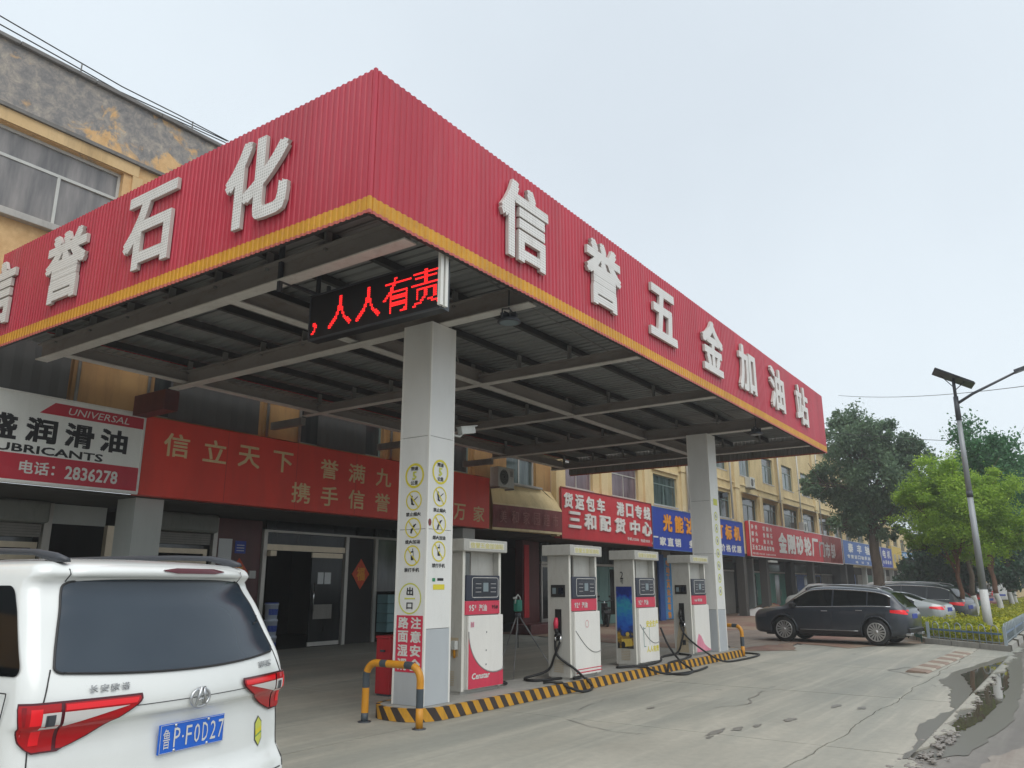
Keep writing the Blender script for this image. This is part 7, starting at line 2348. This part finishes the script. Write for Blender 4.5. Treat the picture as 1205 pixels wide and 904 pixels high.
# solar street lamp
lp = thing('street_lamp', 'tall solar street lamp with a whitewashed foot, standing in the planting bed', 'street lamp', (29.05, 2.43, .11))
mb = MB(); mb.tube([(0, 0, 1.45), (0, 0, 4.4)], [.105, .085], 16); mb.tube([(0, 0, 4.4), (0, 0, 6.8)], [.088, .07], 16); mb.build('pole', 'pole_grey', lp)
mb = MB(); mb.tube([(0, 0, 4.3), (0, 0, 4.5)], .095, 16); mb.tube([(0, 0, 6.8), (0, 0, 7.6)], [.085, .075], 16); mb.tube([(0, 0, 7.6), (0, 0, 8.2)], [.05, .05], 12); mb.build('sleeve', 'lamp_dark', lp)
mb = MB(); mb.tube([(0, 0, 0), (0, 0, 1.45)], [.135, .118], 16); mb.build('painted_foot', 'pole_white', lp)
mb = MB(); mb.lathe([(0, .06), (.24, .05), (.25, 0)], (0, 0, 0), 'z', 16); mb.build('base_flange', 'pole_white', lp)
mb = MB(); mb.tube([(0, 0, 7.35), (-.05, -.5, 7.62), (-.15, -1.75, 8.12)], [.05, .045, .035], 10); arm = mb.build('arm', 'lamp_dark', lp)
mb = MB(); mb.obox((-.2, -2.2, 8.26), (.0, .95, -.26), (.26, 0, 0), (0, .02, .09)); mb.build('lamp_head', 'lamp_dark', lp)
mb = MB(); mb.obox((-.2, -2.2, 8.21), (.0, .8, -.22), (.2, 0, 0), (0, .001, .006)); mb.build('diffuser', 'lcd', lp)
mb = MB(); mb.obox((0, .0, 8.24), (-.27, 1.04, .58) , (.74, .17, .0), (-.02, -.012, .045)); pn = mb.build('solar_panel', 'solar_cell', lp)
mb = MB(); mb.obox((0.0, .0, 8.215), (-.28, 1.08, .60), (.77, .18, .0), (-.02, -.012, .03)); mb.build('panel_frame', 'lamp_dark', pn)
mb = MB(); mb.tube([(0, 0, 7.9), (0, .35, 8.36)], .015, 5); mb.tube([(0, .0, 7.8), (0, -.3, 8.05)], .015, 5); mb.build('strut', 'lamp_dark', lp)

def tree(name, label, loc, trunk_h, tr, crown, nl, leaf, size, barkm='bark', white=None, group=None, lean=(0, 0), seed=1, limbs=9, clump=.75, flat_=0., squash=1., sub=5, tone_s=.16, aspect=1.0):
    """crown: list of ellipsoids (cx,cy,cz,rx,ry,rz,weight) relative to the tree base"""
    r_ = np.random.default_rng(seed); rr = random.Random(seed)
    t = thing(name, label, 'tree', loc, 0, group)
    c0 = crown[0]
    # trunk
    K = 9; P = [np.array([lean[0] * (k / K) + .04 * math.sin(k * 1.3 + seed), lean[1] * (k / K) + .04 * math.cos(k * 1.7 + seed), trunk_h * k / K]) for k in range(K + 1)]
    rad = [tr * (1.25 if k == 0 else 1 - .35 * k / K) for k in range(K + 1)]
    if white:
        kk = white / trunk_h * K
        i0 = int(kk); tt = kk - i0; pm = P[i0] * (1 - tt) + P[i0 + 1] * tt; rm = rad[i0] * (1 - tt) + rad[i0 + 1] * tt
        mb = MB(); mb.tube(P[:i0 + 1] + [pm], rad[:i0 + 1] + [rm], 12); mb.build('whitewashed_trunk', 'lime_wash', t)
        mb = MB(); mb.tube([pm] + P[i0 + 1:], [rm] + rad[i0 + 1:], 12); mb.build('trunk', barkm, t)
    else:
        mb = MB(); mb.tube(P, rad, 12); mb.build('trunk', barkm, t)
    # limbs reach into the crown clumps
    wts = np.array([c[6] for c in crown], float); wts /= wts.sum()
    tips = []
    lb = MB()
    for k in range(limbs):
        c = crown[rr.choices(range(len(crown)), wts)[0]]
        u = r_.normal(size=3); u /= np.linalg.norm(u); tgt = np.array(c[:3]) + u * np.array(c[3:6]) * .7
        s0 = P[-1] if rr.random() < .55 else P[rr.randrange(K - 3, K)]
        mid = s0 * .5 + tgt * .5 + np.array([0, 0, .12 * np.linalg.norm(tgt - s0)])
        lb.tube([s0, s0 * .72 + mid * .28, mid, mid * .5 + tgt * .5, tgt], [tr * .38, tr * .30, tr * .20, tr * .12, tr * .04], 6)
        for q in range(4):
            e = tgt + r_.normal(size=3) * np.array(c[3:6]) * .35; lb.tube([mid * .6 + tgt * .4, e], [tr * .14, tr * .03], 4)
    lb.build('branches', barkm, t)
    # clumps on the crown surfaces and inside
    pts = []; tones = []
    ncl = max(30, int(nl / 260))
    for k in range(ncl):
        c = crown[rr.choices(range(len(crown)), wts)[0]]
        u = r_.normal(size=3); u /= np.linalg.norm(u); q = r_.random() ** (1 / 2.6)
        cen = np.array(c[:3]) + u * np.array(c[3:6]) * q
        rc = clump * r_.uniform(.55, 1.2) * (c[3] * c[4] * c[5]) ** (1 / 3) * .30
        m_ = int(nl / ncl * r_.uniform(.5, 1.5))
        v = r_.normal(size=(m_, 3)) * rc * .62; v[:, 2] *= squash
        pts.append(cen + v); tb = r_.uniform(.25, .75)
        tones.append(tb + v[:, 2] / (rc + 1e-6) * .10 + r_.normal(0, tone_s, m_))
    pts = np.concatenate(pts); tones = np.concatenate(tones)
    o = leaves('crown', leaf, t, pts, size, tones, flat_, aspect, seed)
    return t
# big dark tree beside the shops
tree('dark_tree', 'tall dark green tree rising in front of the far shop signs', (50.2, 9.35, 0), 6.6, .33,
     [(0, 0, 8.6, 2.9, 3.0, 3.2, 5), (.2, 1.6, 6.6, 2.4, 2.4, 1.9, 3), (0, -1.9, 6.6, 2.2, 2.2, 1.7, 3), (0, .7, 11.0, 1.5, 1.6, 1.5, 1.8), (0, -.9, 10.4, 1.5, 1.7, 1.4, 1.8), (0, -2.2, 8.9, 1.6, 1.6, 1.5, 1.8), (0, 2.9, 7.6, 1.2, 1.3, 1.2, 1.0), (0, -2.9, 7.6, 1.0, 1.3, 1.0, .8), (.3, .4, 4.9, 2.0, 2.2, .9, 1.4)],
     62000, 'leaf_dark', .10, 'bark', seed=4, limbs=18, clump=.62, tone_s=.2)
# bright green young tree by the lamp
tree('bright_green_tree', 'bright yellow green young tree standing in the planting bed beside the lamp', (36.2, 3.8, .11), 2.9, .10,
     [(0, -.3, 4.5, 2.1, 2.0, 1.4, 5), (0, 1.0, 3.8, 1.2, 1.25, .9, 1.8), (0, -2.0, 3.7, 1.1, 1.35, .85, 2.2), (0, .0, 5.95, 1.35, 1.4, .95, 2.0), (.0, -.8, 3.0, 1.2, 1.5, .6, 1.4), (-.3, 1.0, 5.2, .9, 1.0, .7, 1.2), (0, -1.6, 5.3, 1.0, 1.1, .75, 1.3)],
     72000, 'leaf_bright', .045, 'bark_red', white=1.05, seed=9, limbs=12, clump=.78, flat_=.5, squash=.75, tone_s=.2, aspect=1.3)
bg = 'street trees in the planting bed'
tree('street_tree', 'leafy street tree with a white painted trunk just left of the lamp post', (40.7, 3.8, .11), 3.0, .13,
     [(0, -.8, 6.6, 2.2, 2.0, 1.9, 4), (0, .7, 5.0, 1.6, 1.3, 1.2, 2), (.6, -1.3, 7.0, 1.3, 1.1, 1.0, 1.5)], 22000, 'leaf_mid', .085, white=1.15, seed=12, group=bg)
tree('street_tree', 'street tree with a reddish leaning trunk right of the lamp post', (51.0, 3.55, .11), 3.2, .15,
     [(0, -.5, 6.0, 2.6, 2.2, 2.2, 4), (0, .8, 4.4, 2.2, 1.6, 1.2, 3), (0, -1.2, 8.2, 1.6, 1.4, 1.2, 1.5)], 24000, 'leaf_mid', .10, 'bark_red', white=1.15, seed=13, group=bg, lean=(0, .3))
tree('street_tree', 'street tree with a white foot second from the right edge', (61.2, 3.65, .11), 3.2, .16,
     [(0, -.6, 6.4, 2.8, 2.6, 2.6, 4), (0, 1.2, 4.2, 2.6, 2.2, 1.9, 3)], 26000, 'leaf_deep', .12, white=1.15, seed=14, group=bg)
tree('street_tree', 'street tree with a white foot nearest the right edge of the picture', (67., 3.75, .11), 3.2, .16,
     [(0, -.8, 7.2, 3.0, 2.8, 2.6, 4), (0, .9, 4.4, 2.8, 2.4, 2.0, 3)], 26000, 'leaf_mid', .12, white=1.15, seed=15, group=bg)
gb = 'dark leafy trees farther down the street'
for i, (x, y, h_, lab, lf) in enumerate([(58, 5.6, 3.6, 'low dark leafy tree behind the bright green tree', 'leaf_deep'), (72, 8.4, 3.8, 'dark tree between the bright green tree and the far shop signs', 'leaf_deep'), (88, 5.0, 5.2, 'tall deep green tree filling the street end behind the lamp', 'leaf_mid'), (98, 2.2, 6.2, 'tall mid green tree at the right edge above the hedge', 'leaf_mid'), (104, 8.5, 4.8, 'distant deep green tree at the end of the shop row', 'leaf_deep')]):
    tree('street_tree', lab, (x, y, 0), h_ * .45, .2, [(0, 0, h_, 2.8, 2.8, h_ * .46, 4), (0, 1.6, h_ * .7, 2.0, 2.0, h_ * .34, 2), (0, -1.6, h_ * .74, 2.0, 2.0, h_ * .34, 2), (0, .5, h_ * 1.28, 1.8, 1.8, h_ * .28, 1.3)], 20000, lf, .14, seed=30 + i, group=gb)

# overhead wires
def wire(pts, label, r_=.012):
    mb = MB(); mb.tube(pts, r_, 5); o = mb.build('overhead_wire', 'cable_black', None); tag(o, label, 'wire', 'overhead wires')
def sag(a, b_, s_, n=16):
    return [tuple(np.array(a) * (1 - t) + np.array(b_) * t - np.array([0, 0, s_ * 4 * t * (1 - t)])) for t in np.linspace(0, 1, n)]
wire(sag((74, 15.4, 18.4), (36, -8, 9.9), .9), 'thin dark wire crossing the sky behind the lamp arm', .02)
wire(sag((44.6, 15.3, 11.0), (42, -6, 7.2), .5), 'pale thin wire passing in front of the dark tree', .014)

# thin summer haze that softens the far end of the street
hz = MB(); hz.box(-60, 170, -45, 60, -1.2, 16.5)
hz = hz.build('haze', None, None); hz['kind'] = 'stuff'
hm = bpy.data.materials.new('haze_air'); hm.use_nodes = True; hm.node_tree.nodes.clear()
ho_ = hm.node_tree.nodes.new('ShaderNodeOutputMaterial'); pv = hm.node_tree.nodes.new('ShaderNodeVolumePrincipled')
pv.inputs['Color'].default_value = (.90, .94, .97, 1); pv.inputs['Density'].default_value = .0014; pv.inputs['Anisotropy'].default_value = .2
hm.node_tree.links.new(pv.outputs[0], ho_.inputs['Volume']); hz.data.materials.append(hm)
S.cycles.volume_bounces = 1
